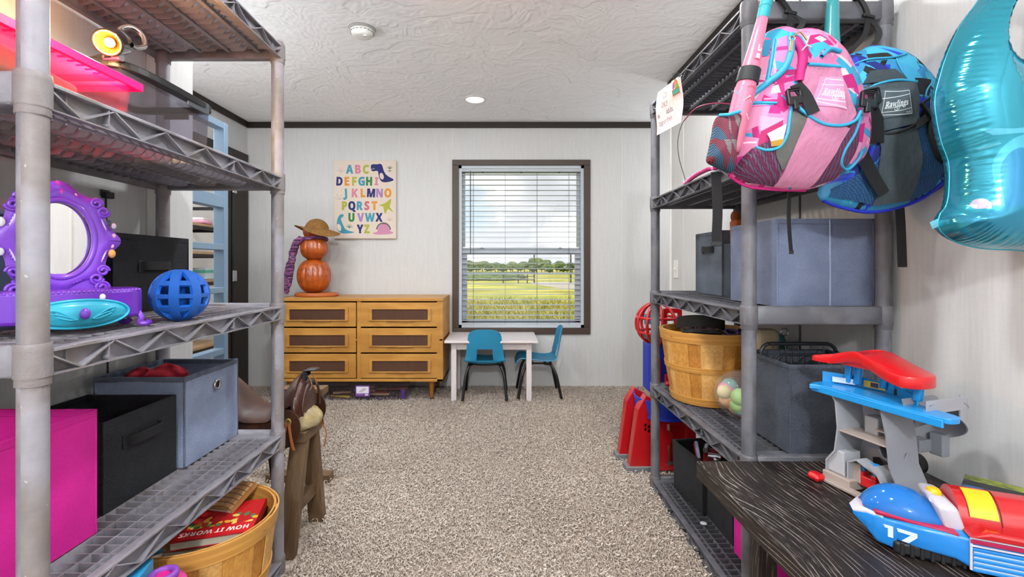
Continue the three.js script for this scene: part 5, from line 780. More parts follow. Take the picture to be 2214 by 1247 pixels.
{ // hand written note clipped to the top shelf
  const map = paint(720, 520, (c, w, h) => {
    c.fillStyle = '#dfcbc6'; c.fillRect(0, 0, w, h); const q = rng(9); for (let i = 0; i < 300; i++) { c.fillStyle = `rgba(${190 + q() * 40},${165 + q() * 40},${160 + q() * 40},.12)`; c.fillRect(q() * w, q() * h, 30 + q() * 80, 12 + q() * 60); }
    c.fillStyle = 'rgba(190,150,140,.5)'; c.beginPath(); c.ellipse(500, 415, 50, 60, 0, 0, 7); c.fill();
    const write = (s, x, y, px, rot = -0.02) => { c.save(); c.translate(x, y); c.rotate(rot); c.font = `${px}px sans-serif`; c.scale(0.82, 1); c.strokeStyle = '#37303a'; c.lineWidth = 4; c.strokeText(s, 0, 0); c.restore(); };
    write('KIDS', 200, 128, 84); write('ONLY', 165, 225, 84, 0.03); write('No', 40, 330, 62); write('Adults,', 280, 325, 74, -0.03); write('Dogs or Emily', 60, 430, 74, -0.04);
  });
  const t = thing('paper_note', 'handwritten paper note on the top shelf keeping out adults and dogs', 'note', [0.7155, 0, 0]);
  const c0 = [2.125, 1.872], c1 = [1.845, 1.832], wv = (u, v) => { const d = lerp(c0[0], c1[0], u), top = lerp(c0[1], c1[1], u); return [-0.006 * Math.sin(v * 5 + u * 2) - 0.012 * v * (1 - u) - 0.004, top - lerp(0.195, 0.182, u) * v, -d]; };
  const g = sheet((u, v) => wv(u, v), 14, 10, 0.0006); g.forEach((q) => { const uv = q.attributes.uv; for (let i = 0; i < uv.count; i++) uv.setY(i, 1 - uv.getY(i)); });
  part(t, 'paper', g, mat(0xffffff, 0.85, { map, ...two }));
  const s = part(t, 'sticker', sheet((u, v) => { const p = wv(0.66 + 0.28 * u, -0.02 + 0.36 * v); return [p[0] - 0.0012, p[1], p[2]]; }, 6, 6, 0.0004).map((q) => { const uv = q.attributes.uv; for (let i = 0; i < uv.count; i++) uv.setY(i, 1 - uv.getY(i)); return q; }), mat(0xffffff, 0.4, { map: paint(128, 128, (c) => { c.fillStyle = '#dfcbc6'; c.fillRect(0, 0, 128, 128); c.fillStyle = '#c9742c'; c.beginPath(); c.ellipse(72, 40, 40, 34, 0.4, 0, 7); c.fill(); c.fillStyle = '#6fa22e'; c.beginPath(); c.ellipse(86, 66, 34, 20, -0.3, 0, 7); c.fill(); c.fillStyle = '#7a4a9c'; c.beginPath(); c.ellipse(34, 46, 14, 30, 0.2, 0, 7); c.fill(); c.fillStyle = '#a4501e'; c.beginPath(); c.moveTo(6, 78); c.lineTo(122, 70); c.lineTo(122, 122); c.lineTo(14, 124); c.fill(); c.fillStyle = '#2f9a86'; c.beginPath(); c.moveTo(16, 86); c.lineTo(116, 78); c.lineTo(114, 112); c.lineTo(24, 116); c.fill(); }) }), 'colourful printed sticker');
  part(t, 'binder_clip', [bar([-0.006, 1.868, -1.905], [-0.004, 1.84, -1.895], 0.03, 0.006, [0, 0, 1]), tube([[-0.004, 1.838, -1.842], [-0.01, 1.826, -1.838], [-0.006, 1.816, -1.842], [0.0, 1.822, -1.846]], 0.0012, 16, 5)], clearPlastic(0xdfe6e8));
}

// ---------------------------------------------------------------- red and blue toy playset behind the right unit
{
  const t = thing('toy_playset', 'tall red and blue plastic toy playset on the carpet behind the right shelves', 'toy', [0.86, 0, -2.56]), red = phys(0xb4131a, 0.3, { clearcoat: 0.3 }), blu = phys(0x1c35b4, 0.35), gry = mat(0x77787c, 0.5);
  // buttress legs leaning inwards, with grey feet
  const leg = (x, z, s) => { const q = shape([[0, 0], [0.15 * s, 0], [0.15 * s, 0.34], [0.085 * s, 0.375], [0.04 * s, 0.3]]); return ext(q, 0.05, 0.004, x, 0.03, z); };
  part(t, 'leg', leg(-0.19, 0.06, 1), red); part(t, 'leg', leg(-0.205, -0.10, 1), red); part(t, 'leg', leg(0.19, 0.0, -1), red);
  part(t, 'foot', [bx(0.17, 0.035, 0.08, -0.125, 0.0175, 0.085, 0.006), bx(0.17, 0.035, 0.07, -0.14, 0.0175, -0.075, 0.006), bx(0.16, 0.035, 0.08, 0.12, 0.0175, 0.025, 0.006)], gry);
  const fr = shape([[-0.055, 0], [0.15, 0], [0.15, 0.36], [-0.055, 0.36]]); fr.holes.push(new THREE.Path([[0.0, 0.02], [0.0, 0.12], [0.03, 0.16], [0.03, 0.19], [0.0, 0.21], [0.0, 0.24], [0.1, 0.24], [0.1, 0.02]].map((p) => new THREE.Vector2(...p))));
  part(t, 'wall_panel', ext(fr, 0.02, 0.002, 0, 0.02, 0.11), red);
  part(t, 'window_slot', Array.from({ length: 6 }, (_, i) => bx(0.01, 0.016, 0.056, -0.108 + (i % 3) * 0.018, 0.25 - 0.022 * Math.floor(i / 3) - (i % 3) * 0.008, 0.086)), mat(0x5a0a10, 0.5));
  part(t, 'balcony', sheet((u, v) => { const a = -2.4 + u * 3.2; return [0.02 + 0.145 * Math.sin(a) * (1 + 0.1 * v), 0.285 + 0.095 * v + (u < 0.4 ? 0.03 * (0.4 - u) : 0), 0.145 * Math.cos(a) * (1 + 0.1 * v) + 0.02]; }, 30, 3, 0.006), blu);
  part(t, 'floor_plate', cy(0.15, 0.15, 0.012, 0.02, 0.29, 0.02, 'y', 30), blu);
  part(t, 'ladder_panel', [bx(0.045, 0.3, 0.02, -0.02, 0.43, 0.02, 0.003), bx(0.03, 0.16, 0.02, 0.035, 0.42, 0.04, 0.003)], red); part(t, 'control_desk', [bx(0.05, 0.12, 0.03, 0.03, 0.36, 0.06, 0.004), cy(0.02, 0.02, 0.05, 0.08, 0.35, 0.07, 'y', 14)], mat(0x17204e, 0.4));
  part(t, 'column', bx(0.16, 0.27, 0.12, 0.02, 0.53, -0.04, 0.012), blu); part(t, 'rivet', [cy(0.006, 0.006, 0.004, -0.008, 0.55, 0.021, 'z', 12)], mat(0x6a1a1c, 0.4));
  // open web-like globe at the top
  const G = [0.0, 0.765, -0.02], R = 0.115, arc = (phi) => tube(Array.from({ length: 18 }, (_, i) => { const a = -1.4 + i / 17 * 2.9; return [G[0] + R * Math.cos(a) * Math.sin(phi), G[1] + R * Math.sin(a), G[2] + R * Math.cos(a) * Math.cos(phi)]; }), 0.0085, 30, 8);
  part(t, 'globe_rib', [-2.6, -2.0, -1.4, -0.8, -0.1, 0.6].map(arc), red); for (const y of [-0.045, 0.035]) part(t, 'globe_ring', new THREE.TorusGeometry(Math.sqrt(R * R - y * y), 0.008, 8, 40).rotateX(Math.PI / 2).translate(G[0], G[1] + y, G[2]), red);
  part(t, 'globe_base', lathe([[0, -0.1], [0.05, -0.1], [0.085, -0.075], [0.09, -0.06], [0, -0.06]], 28).translate(...G), gry);
  part(t, 'blue_screen', bx(0.06, 0.05, 0.01, -0.05, 0.79, 0.0, 0.004), mat(0x2a9ab8, 0.3)); part(t, 'red_panel', ext(hole(rrect(0.1, 0.13, 0.01), rrect(0.06, 0.08, 0.01)), 0.016, 0.002, 0.06, 0.79, 0.03), red, 'red panel with a square opening');
}
{ // small things at the playset's foot and on the shelf
  const t = thing('red_scrap', 'tiny red toy scrap at the far end of the right fourth shelf', 'toy', [0.80, RS[3] + 0.004, -2.24], 0.4); part(t, 'body', new THREE.SphereGeometry(0.015, 14, 10).scale(1.2, 0.8, 0.9).translate(0, 0.012, 0), mat(0xc01f2c, 0.4)); part(t, 'fin', bx(0.03, 0.004, 0.01, 0, 0.022, 0, 0.001), mat(0xc01f2c, 0.4));
  const s = thing('white_token', 'small white counter lying on the bottom grid of the right unit', 'token', [0.803, RS[4] + 0.0015, -1.86]); part(s, 'disc', lathe([[0, 0], [0.011, 0], [0.0125, 0.002], [0.011, 0.005], [0, 0.006]], 18), mat(0xc9ccd2, 0.4)); part(s, 'rim', new THREE.TorusGeometry(0.0118, 0.0012, 6, 20).rotateX(Math.PI / 2).translate(0, 0.003, 0), mat(0xd5d8dc, 0.4));
  const r = thing('toy_robot', 'red and silver toy robot parts in the far black bin', 'toy', [0.92, RS[4] + 0.155, -2.06], -0.5), red = phys(0x7e1620, 0.3), sil = mat(0xb9bcc4, 0.25, { metalness: 0.7 });
  part(r, 'body', bx(0.06, 0.05, 0.10, 0, 0.02, 0, 0.008, [0.4, 0, 0]), red); part(r, 'arm', [bx(0.022, 0.022, 0.1, -0.05, 0.045, 0.02, 0.004, [0.7, 0.3, 0]), bx(0.03, 0.025, 0.1, 0.055, 0.05, 0.0, 0.004, [-0.5, 0.4, 0])], red); part(r, 'joint', [cy(0.013, 0.013, 0.05, 0.02, 0.055, 0.05, 'x', 14), cy(0.011, 0.011, 0.06, -0.02, 0.06, -0.02, 'z', 14), new THREE.SphereGeometry(0.014, 12, 10).translate(0.03, 0.05, 0.075)], sil); part(r, 'stripe', bx(0.012, 0.004, 0.08, -0.05, 0.062, 0.022, 0.001, [0.7, 0.3, 0]), mat(0x9fb3d8, 0.3));
}

// ---------------------------------------------------------------- dark table
const TX0 = 0.567, TX1 = 1.17, TZ0 = -1.362, TZ1 = -0.36, TH = 0.515;
{
  const ceruse = tex(1024, 1024, (u, v) => {
    const w = fbm(u * 2, v * 5, 2, 5, 5, 3), bow = 0.10 * Math.cos((u - 0.35) * 6.283) * Math.exp(-Math.pow((v - 0.45) * 4, 2)), k = (v + w * 0.075 + bow * 0.6) * 52, f = k - Math.floor(k), id = Math.floor(k);
    const dash = vn(u * 12 + id * 5.3, id * 3.7 + v * 30, 12, 512, 7), fine = vn(u * 20 + v * 9, v * 330, 20, 330, 9), zone = fbm(u * 2 + 3, v * 4, 2, 4, 12, 3);
    const line = Math.pow(Math.max(0, 1 - Math.abs(f - 0.5) * 5.6), 1.6) * sm(0.28, 0.75, dash) + sm(0.70, 0.95, fine) * 0.5 * sm(0.35, 0.65, zone);
    return mix3(mix3(hex(0x130d0c), hex(0x241a15), fbm(u * 4, v * 30, 4, 30, 3, 3)), hex(0xb9b1aa), Math.min(1, line * (0.5 + 0.9 * zone)) * 0.9);
  }, { size: 0.62 });
  const m = mat(0xffffff, 0.5, { map: ceruse, bumpMap: fineBump, bumpScale: 0.0003 });
  const t = thing('dark_table', 'dark limed oak low table in the near right corner', 'table', [(TX0 + TX1) / 2, 0, (TZ0 + TZ1) / 2]), W = TX1 - TX0, D = TZ1 - TZ0;
  part(t, 'tabletop', bx(W, 0.046, D, 0, TH - 0.023, 0, 0.003), m, null, 'z');
  part(t, 'apron', [bx(0.02, 0.06, D - 0.16, -W / 2 + 0.12, TH - 0.076, 0), bx(0.02, 0.06, D - 0.16, W / 2 - 0.06, TH - 0.076, 0), bx(W - 0.2, 0.06, 0.02, 0.03, TH - 0.076, D / 2 - 0.08), bx(W - 0.2, 0.06, 0.02, 0.03, TH - 0.076, -D / 2 + 0.08)], m, null, 'z');
  for (const x of [-W / 2 + 0.15, W / 2 - 0.06]) for (const z of [-D / 2 + 0.08, D / 2 - 0.08]) part(t, 'leg', bx(0.05, TH - 0.046, 0.05, x, (TH - 0.046) / 2, z, 0.003), m, null, 'y');
}
{ // grey toy tower with blue deck, red roof and spiral ramp; local x runs towards the viewer along the table, +z faces the aisle
  const t = thing('toy_tower', 'grey toy lookout tower with blue deck, red roof and curling ramp', 'toy', [0.862, TH + 0.001, -1.245], -Math.PI / 2 + 0.24);
  const gr = phys(0x9ea0a6, 0.4), gr2 = phys(0x86888f, 0.42), bl = phys(0x1e8fd6, 0.3, { clearcoat: 0.2 }), rd = phys(0xc8141c, 0.28, { clearcoat: 0.3 }), tan = phys(0xa79a92, 0.45);
  const D = -0.085;                                            // the tower reaches back from z = 0 to D
  const wallL = shape([[0.0, 0.018], [0.0, 0.05], [0.03, 0.085], [0.034, 0.16], [0.03, 0.225], [0.018, 0.24], [0.06, 0.24], [0.06, 0.018]]);
  const sideL = (x) => x; void sideL;
  // side walls as bent plates with depth
  const bend = (pts, nm, m) => part(t, nm, sheet((u, v) => { const k = u * (pts.length - 1), i = Math.min(pts.length - 2, Math.floor(k)), f = k - i; return [lerp(pts[i][0], pts[i + 1][0], f), lerp(pts[i][1], pts[i + 1][1], f), lerp(0.004, D, v)]; }, (pts.length - 1) * 2, 2, 0.004), m);
  bend([[0.004, 0.02], [0.004, 0.055], [0.028, 0.088], [0.036, 0.15], [0.03, 0.215], [0.014, 0.236]], 'left_wall', gr);
  bend([[0.215, 0.0], [0.186, 0.052], [0.164, 0.1], [0.158, 0.165], [0.150, 0.205], [0.142, 0.236]], 'right_wall', gr2);
  bend([[0.145, 0.0], [0.145, 0.055], [0.136, 0.07], [0.118, 0.078]], 'arch_side', gr);
  part(t, 'back_wall', ext(shape([[0.006, 0.02], [0.06, 0.02], [0.06, 0.075], [0.08, 0.082], [0.14, 0.066], [0.15, 0.07], [0.158, 0.16], [0.142, 0.236], [0.02, 0.236], [0.034, 0.15], [0.028, 0.09], [0.006, 0.056]]), 0.004, 0, 0, 0, D), gr);
  part(t, 'floor', [bx(0.122, 0.004, 0.086, 0.096, 0.143, D / 2, 0.001), bx(0.05, 0.004, 0.04, 0.128, 0.163, D + 0.03, 0.001)], tan);
  part(t, 'base', [bx(0.075, 0.026, 0.09, 0.035, 0.014, D / 2 + 0.005, 0.003), bx(0.16, 0.008, 0.022, 0.085, 0.006, 0.012, 0.002), bx(0.02, 0.05, 0.03, 0.07, 0.045, D / 2 + 0.01, 0.003), bx(0.05, 0.012, 0.04, 0.165, 0.007, 0.005, 0.003)], tan);
  part(t, 'arch', [bar([0.06, 0.07, -0.02], [0.082, 0.083, -0.02], 0.035, 0.004), bar([0.082, 0.083, -0.02], [0.14, 0.064, -0.02], 0.035, 0.004), bx(0.004, 0.07, 0.035, 0.06, 0.036, -0.02)], gr);
  part(t, 'corner_box', ext(shape([[0.002, 0.028], [0.05, 0.028], [0.05, 0.088], [0.03, 0.088], [0.002, 0.058]]), 0.05, 0.002, 0, 0, D + 0.03), phys(0xb4b7bc, 0.35));
  for (const x of [0.0, 0.172]) part(t, 'red_foot', warp(new RoundedBoxGeometry(0.035, 0.02, 0.03, 4, 0.009), (v) => { v.x += x; v.y += 0.0105; v.z += 0.03; }), rd, 'red rubber foot');
  part(t, 'equipment', [bx(0.034, 0.045, 0.03, 0.082, 0.165, D + 0.02, 0.003), bx(0.04, 0.05, 0.025, 0.126, 0.19, D + 0.016, 0.004), bx(0.036, 0.03, 0.02, 0.126, 0.125, D + 0.014, 0.002), ...[0, 1, 2].map((i) => bx(0.04, 0.003, 0.024, 0.126, 0.11 + i * 0.011, D + 0.016))], phys(0xb2b5bb, 0.35));
  part(t, 'control_panel', [bx(0.012, 0.03, 0.003, 0.075, 0.215, D + 0.007), bx(0.012, 0.03, 0.003, 0.09, 0.215, D + 0.007), bx(0.03, 0.012, 0.003, 0.126, 0.222, D + 0.03), bx(0.025, 0.012, 0.003, 0.082, 0.132, D + 0.006)], mat(0x1c2326, 0.4));
  part(t, 'green_bar', Array.from({ length: 8 }, (_, i) => bx(0.009, 0.003, 0.002, i < 4 ? 0.075 : 0.09, 0.204 + (i % 4) * 0.007, D + 0.009)), mat(0x6fae3a, 0.4)); part(t, 'badge', cy(0.009, 0.009, 0.003, 0.128, 0.178, D + 0.03, 'z', 18), mat(0xd8b83a, 0.4), 'round yellow badge'); part(t, 'dial', [cy(0.008, 0.008, 0.003, 0.062, 0.062, D + 0.03, 'z', 16), cy(0.008, 0.008, 0.003, 0.062, 0.043, D + 0.03, 'z', 16)], mat(0x9c5a3a, 0.4));
  part(t, 'lift_cradle', [bx(0.046, 0.026, 0.02, 0.095, 0.03, -0.03, 0.003), bx(0.014, 0.012, 0.02, 0.079, 0.047, -0.03, 0.002), bx(0.014, 0.012, 0.02, 0.111, 0.047, -0.03, 0.002)], rd); part(t, 'lift_rod', [cy(0.005, 0.005, 0.03, 0.079, 0.066, -0.03, 'y', 12), cy(0.007, 0.007, 0.03, 0.111, 0.066, -0.03, 'y', 12), cy(0.003, 0.003, 0.03, 0.095, 0.078, -0.03, 'x', 10)], bl);
  // blue deck with rear parapet, pillars and red roof
  const dk = smoothShape([[-0.02, 0.03], [0.0, 0.012], [0.24, 0.012], [0.285, 0.0], [0.28, -0.035], [0.2, -0.05], [0.15, -0.085], [0.07, -0.095], [0.0, -0.075], [-0.035, -0.03]], 90);
  part(t, 'deck', ext(dk, 0.008, 0.002).rotateX(Math.PI / 2).translate(0, 0.248, 0), bl);
  part(t, 'parapet', sheet((u, v) => { const x = lerp(-0.035, 0.195, u); return [x, 0.246 + v * (0.032 - 0.01 * u), -0.03 - 0.055 * Math.sin(u * 3.0)]; }, 24, 2, 0.004), bl);
  part(t, 'deck_edge', bx(0.31, 0.017, 0.006, 0.125, 0.238, 0.012, 0.002), bl);
  part(t, 'pillar', [[0.02, -0.055], [0.042, -0.06], [0.092, -0.082], [0.112, -0.084], [0.152, -0.075], [0.168, -0.07], [0.195, -0.045]].map(([x, z]) => warp(new RoundedBoxGeometry(0.017, 0.056, 0.012, 2, 0.003), (v) => { v.x += x + v.y * 0.12; v.z += z; v.y += 0.286; })), bl);
  const roof = smoothShape([[-0.045, -0.005], [0.02, -0.012], [0.11, 0.0], [0.2, 0.02], [0.225, -0.005], [0.22, -0.06], [0.17, -0.09], [0.09, -0.10], [0.03, -0.075], [0.012, -0.04], [-0.045, -0.03]], 90);
  part(t, 'roof', warp(ext(roof, 0.02, 0.004).rotateX(Math.PI / 2).translate(0, 0.326, 0), (v) => { v.y += 0.022 * Math.exp(-Math.pow((v.x - 0.075) / 0.055, 2)) - 0.008 * sm(0.13, 0.22, v.x) - 0.008 * sm(0.02, -0.03, v.x); if (v.x < 0.012 && v.y < 0.312) v.y = Math.max(v.y, 0.308); }), rd);
  part(t, 'console_sticker', [bx(0.05, 0.014, 0.001, 0.012, 0.262, -0.047, 0, [0, 0.5, 0])], mat(0xbfd3e6, 0.4)); part(t, 'crest_sticker', [bx(0.05, 0.016, 0.001, 0.07, 0.262, -0.0775, 0, [0, 0.15, 0])], mat(0xd3b53a, 0.4)); part(t, 'crest_centre', bx(0.018, 0.012, 0.0014, 0.07, 0.262, -0.0772, 0, [0, 0.15, 0]), mat(0x3a3550, 0.4)); part(t, 'screen_sticker', [bx(0.02, 0.016, 0.001, 0.125, 0.258, -0.0785, 0, [0, -0.15, 0]), bx(0.014, 0.016, 0.001, 0.155, 0.257, -0.072, 0, [0, -0.25, 0])], mat(0x1d2430, 0.4));
  // ramp: trough leaving the deck, curling down and back to the tower
  const rc = [0.14, -0.125], rr = 0.06, helix = (f, r, y) => { const a = f * 3.7; return [rc[0] + r * Math.cos(a), y, rc[1] - r * Math.sin(a)]; };
  const path = new THREE.CatmullRomCurve3(V([[0.21, 0.244, -0.012], [0.203, 0.243, -0.075], ...[0, 0.15, 0.3, 0.45, 0.6, 0.75, 0.9, 1].map((f) => helix(f, rr, 0.242 - 0.125 * f)), [0.12, 0.112, -0.075], [0.15, 0.108, -0.03]]));
  part(t, 'ramp', sheet((u, v) => { const p = path.getPoint(u), q = path.getTangent(u), s = new THREE.Vector3(q.z, 0, -q.x).normalize(), a = (v - 0.5) * 2; return [p.x + s.x * a * 0.024, p.y + 0.02 * Math.pow(Math.abs(a), 7), p.z + s.z * a * 0.024]; }, 80, 12, 0.003), gr2);
  part(t, 'ramp_guard', [sheet((u, v) => { const f = u * 0.98, y = 0.242 - 0.12 * f; return helix(f, rr + 0.025, lerp(y - 0.022 - 0.03 * Math.sin(u * 3.1), y + 0.034, v)); }, 48, 4, 0.003), sheet((u, v) => [0.236 - 0.008 * u, lerp(0.243, 0.272, v), lerp(-0.01, -0.13, u)], 10, 2, 0.003)], gr);
  part(t, 'ramp_bracket', [bx(0.03, 0.055, 0.026, 0.135, 0.125, -0.2, 0.003), bx(0.03, 0.03, 0.04, 0.11, 0.118, -0.17, 0.003)], gr2);
}
{ // black roller behind the tower, striped block near the wall
  const t = thing('black_roller', 'black plastic roller lying behind the toy tower', 'roller', [1.075, TH + 0.03, -1.27], 0.12); part(t, 'barrel', cy(0.027, 0.027, 0.13, 0, 0, 0, 'x', 24), mat(0x0e0e10, 0.35)); part(t, 'flange', [cy(0.03, 0.03, 0.016, -0.03, 0, 0, 'x', 24), cy(0.03, 0.03, 0.012, 0.045, 0, 0, 'x', 24)], mat(0x17171a, 0.3));
  const b = thing('striped_box', 'small box striped blue, black and yellow green by the wall', 'box', [1.075, TH + 0.001, -1.015], 0.72), h = 0.083, w = 0.105; part(b, 'body', bx(w, h - 0.006, w, 0, (h - 0.006) / 2, 0, 0.003), phys(0x23402f, 0.15, { clearcoat: 0.6 }));
  for (const [x, c] of [[-1, 0x1d5f9c], [0, 0x14161a], [1, 0x8c9a22]]) part(b, 'stripe', bx(w / 3 - 0.001, 0.006, w, x * w / 3, h - 0.003, 0, 0.001), mat(0xffffff, 0.4, { map: tex(64, 64, (u, v) => { const n = fbm(u * 6, v * 6, 6, 6, 4 + x, 3); return mix3(hex(c), [0.1, 0.12, 0.1], sm(0.45, 0.8, n) * 0.6); }, { size: 0.12 }) }));
  part(b, 'window', bx(w * 0.7, h * 0.6, 0.002, 0, h * 0.45, w / 2 + 0.0005, 0.001), mat(0xa9b09c, 0.5));
}
{ // toy speed car; local x runs from nose (-) to tail (+), +z is the side with the number
  const t = thing('toy_car', 'blue and red toy rescue car numbered seventeen on the dark table', 'toy car', [0.765, TH + 0.001, -0.993], -0.45);
  const bl = phys(0x1a7fd0, 0.3, { clearcoat: 0.4 }), rd = phys(0xb8141c, 0.25, { clearcoat: 0.5 }), wh = phys(0xc3bfca, 0.3), yl = mat(0xe8b81a, 0.4), bk = mat(0x17181b, 0.5);
  const pw = (k) => (x) => { if (x <= k[0][0]) return k[0][1]; for (let i = 1; i < k.length; i++) if (x <= k[i][0]) return lerp(k[i - 1][1], k[i][1], (x - k[i - 1][0]) / (k[i][0] - k[i - 1][0])); return k[k.length - 1][1]; };
  const yb = pw([[-0.022, 0.054], [0, 0.034], [0.018, 0.012], [0.048, 0.008], [0.052, 0.03], [0.15, 0.022], [0.185, 0.004]]), yt = pw([[-0.022, 0.06], [0, 0.072], [0.1, 0.078], [0.42, 0.085]]), hw = pw([[-0.022, 0.02], [0.0, 0.043], [0.02, 0.058], [0.095, 0.084], [0.17, 0.09]]);
  const xs = [-0.022, -0.012, 0, 0.01, 0.018, 0.02, 0.048, 0.052, 0.075, 0.095, 0.1, 0.15, 0.17, 0.185, 0.3, 0.42], sg = (v) => Math.sign(v) * Math.pow(Math.abs(v), 0.16);
  t.scale.setScalar(0.85); const taper = (g) => warp(g, (v) => { v.z *= hw(v.x) / 0.09; });
  const hull = grid((u, v) => { const x = xs[Math.round(v * (xs.length - 1))], a = -u * 6.28319, lo = yb(x), hi = yt(x); return [x, (lo + hi) / 2 + (hi - lo) / 2 * sg(Math.sin(a)), hw(x) * sg(Math.cos(a))]; }, 64, xs.length - 1); hull.userData.keepUV = false;
  part(t, 'body', [toCreasedNormals(hull, 0.6), bx(0.002, 0.08, 0.17, 0.42, 0.045, 0)], bl);
  part(t, 'nose', taper(ext(shape([[-0.022, 0.062], [-0.016, 0.055], [0.03, 0.058], [0.03, 0.076], [0.0, 0.076]]), 0.166, 0.004, 0, 0, -0.083)), wh);
  part(t, 'nose_stripe', [bx(0.03, 0.001, 0.007, 0.012, 0.0805, 0.02), bx(0.03, 0.001, 0.007, 0.012, 0.0805, -0.02)], mat(0x9c2a44, 0.3)); part(t, 'nose_fin', ext(shape([[0.012, 0.075], [0.04, 0.075], [0.03, 0.085], [0.01, 0.09]]), 0.006, 0.001, 0, 0, -0.003), bl);
  part(t, 'track', [bx(0.13, 0.03, 0.15, 0.11, 0.016, 0, 0.008), ...Array.from({ length: 7 }, (_, i) => bx(0.008, 0.03, 0.154, 0.06 + i * 0.018, 0.016, 0, 0.002))], bk);
  part(t, 'side_stripe', [1, -1].map((k) => taper(bx(0.14, 0.007, 0.03, 0.085, 0.0785, k * 0.074, 0.002, [0, 0, -0.03]))), mat(0xa81c44, 0.35)); part(t, 'sill', taper(bx(0.15, 0.009, 0.18, 0.09, 0.067, 0, 0.003, [0, 0, -0.03])), phys(0x2d97e0, 0.3));
  const dome = (k, c0, c1) => sheet((u, v) => { const x = lerp(c0, c1, v), h = 0.052 * k * Math.pow(Math.sin(Math.PI * Math.min(0.995, 0.02 + 0.88 * Math.pow(v, 0.85))), 0.75), w = 0.062 * k * Math.pow(Math.sin(Math.PI * Math.min(0.99, 0.03 + 0.72 * v)), 0.5), a = Math.PI * u; return [x, 0.078 + h * Math.sin(a), w * Math.cos(a)]; }, 28, 30, 0.0025);
  part(t, 'canopy', dome(1, 0.0, 0.142), phys(0x3b9ff0, 0.06, { transmission: 0.6, thickness: 0, ior: 1.4 }), 'translucent blue canopy');
  part(t, 'cockpit', warp(new RoundedBoxGeometry(0.1, 0.03, 0.08, 4, 0.012), (v) => { v.x += 0.085; v.y += 0.083 + 0.012 * Math.cos(v.x * 40); }), mat(0x0d3f86, 0.4));
  part(t, 'collar', warp(bx(0.04, 0.058, 0.13, 0.15, 0.1, 0, 0.012), (v) => { v.x -= (v.y - 0.1) * 0.3; }), wh); part(t, 'yellow_button', warp(new RoundedBoxGeometry(0.026, 0.018, 0.026, 4, 0.008), (v) => { v.x += 0.138; v.y += 0.133; v.z += 0.0; }), yl); part(t, 'hinge', [cy(0.009, 0.009, 0.012, 0.127, 0.128, 0.03, 'z', 18), cy(0.007, 0.007, 0.03, 0.127, 0.128, 0.012, 'z', 16)], wh);
  const roof = part(t, 'roof', warp(new THREE.CylinderGeometry(0.062, 0.062, 0.27, 40, 20).rotateZ(Math.PI / 2), (v) => { v.x += 0.30; v.y = 0.093 + Math.max(-0.02, v.y * 0.95); v.z *= 0.95; }), rd, 'red barrel roof');
  part(roof, 'groove', [0.235, 0.32].map((x) => new THREE.TorusGeometry(0.0592, 0.0012, 6, 40, Math.PI).rotateY(Math.PI / 2).translate(x, 0.093, 0)), mat(0x5a0a10, 0.5));
  part(t, 'yellow_hatch', sheet((u, v) => { const a = 0.3 + u * 1.15; return [0.182 + 0.048 * v, 0.093 + 0.0612 * Math.sin(a), 0.0612 * Math.cos(a)]; }, 12, 2, 0.002), yl);
  part(t, 'flank', ext(shape([[0.168, 0.083], [0.42, 0.083], [0.42, 0.098], [0.2, 0.1]]), 0.19, 0.006, 0, 0, -0.095), rd);
  part(t, 'flank_stripe', [bx(0.25, 0.009, 0.002, 0.295, 0.073, 0.0935, 0.001)], mat(0xb0204c, 0.3)); part(t, 'trim_line', [bx(0.25, 0.004, 0.0035, 0.295, 0.081, 0.0945, 0.001), bx(0.004, 0.068, 0.0035, 0.172, 0.045, 0.0925), bx(0.25, 0.004, 0.0035, 0.295, 0.064, 0.0935, 0.001)], mat(0xd0cad2, 0.3));
  part(t, 'grille_slat', Array.from({ length: 5 }, (_, i) => bx(0.245, 0.0075, 0.005, 0.296, 0.056 - i * 0.011, 0.092, 0.002)), bl); part(t, 'grille_gap', Array.from({ length: 4 }, (_, i) => bx(0.24, 0.004, 0.003, 0.296, 0.0505 - i * 0.011, 0.0915, 0.001)), mat(0xb9cfe2, 0.35));
  part(t, 'vent_sticker', ext(shape([[0.25, 0.1], [0.34, 0.1], [0.34, 0.106], [0.28, 0.109]]), 0.001, 0, 0, -0.006, 0.101), mat(0x9fc0dc, 0.35));
  const num = [shape([[0.0, 0.026], [0.017, 0.026], [0.017, 0], [0.008, 0], [0.008, 0.0195], [0.003, 0.0195]]), shape([[0.023, 0.026], [0.057, 0.026], [0.057, 0.0175], [0.043, 0], [0.031, 0], [0.0465, 0.0185], [0.025, 0.0185]])];
  part(t, 'number', num.map((q) => { const g = ext(q, 0.0012), p = g.attributes.position; for (let i = 0; i < p.count; i++) { const x = 0.028 + p.getX(i); p.setXYZ(i, x, 0.034 + p.getY(i), hw(x) + 0.0006 + p.getZ(i)); } return g; }), mat(0xd3dfea, 0.35), 'white number 17');
}

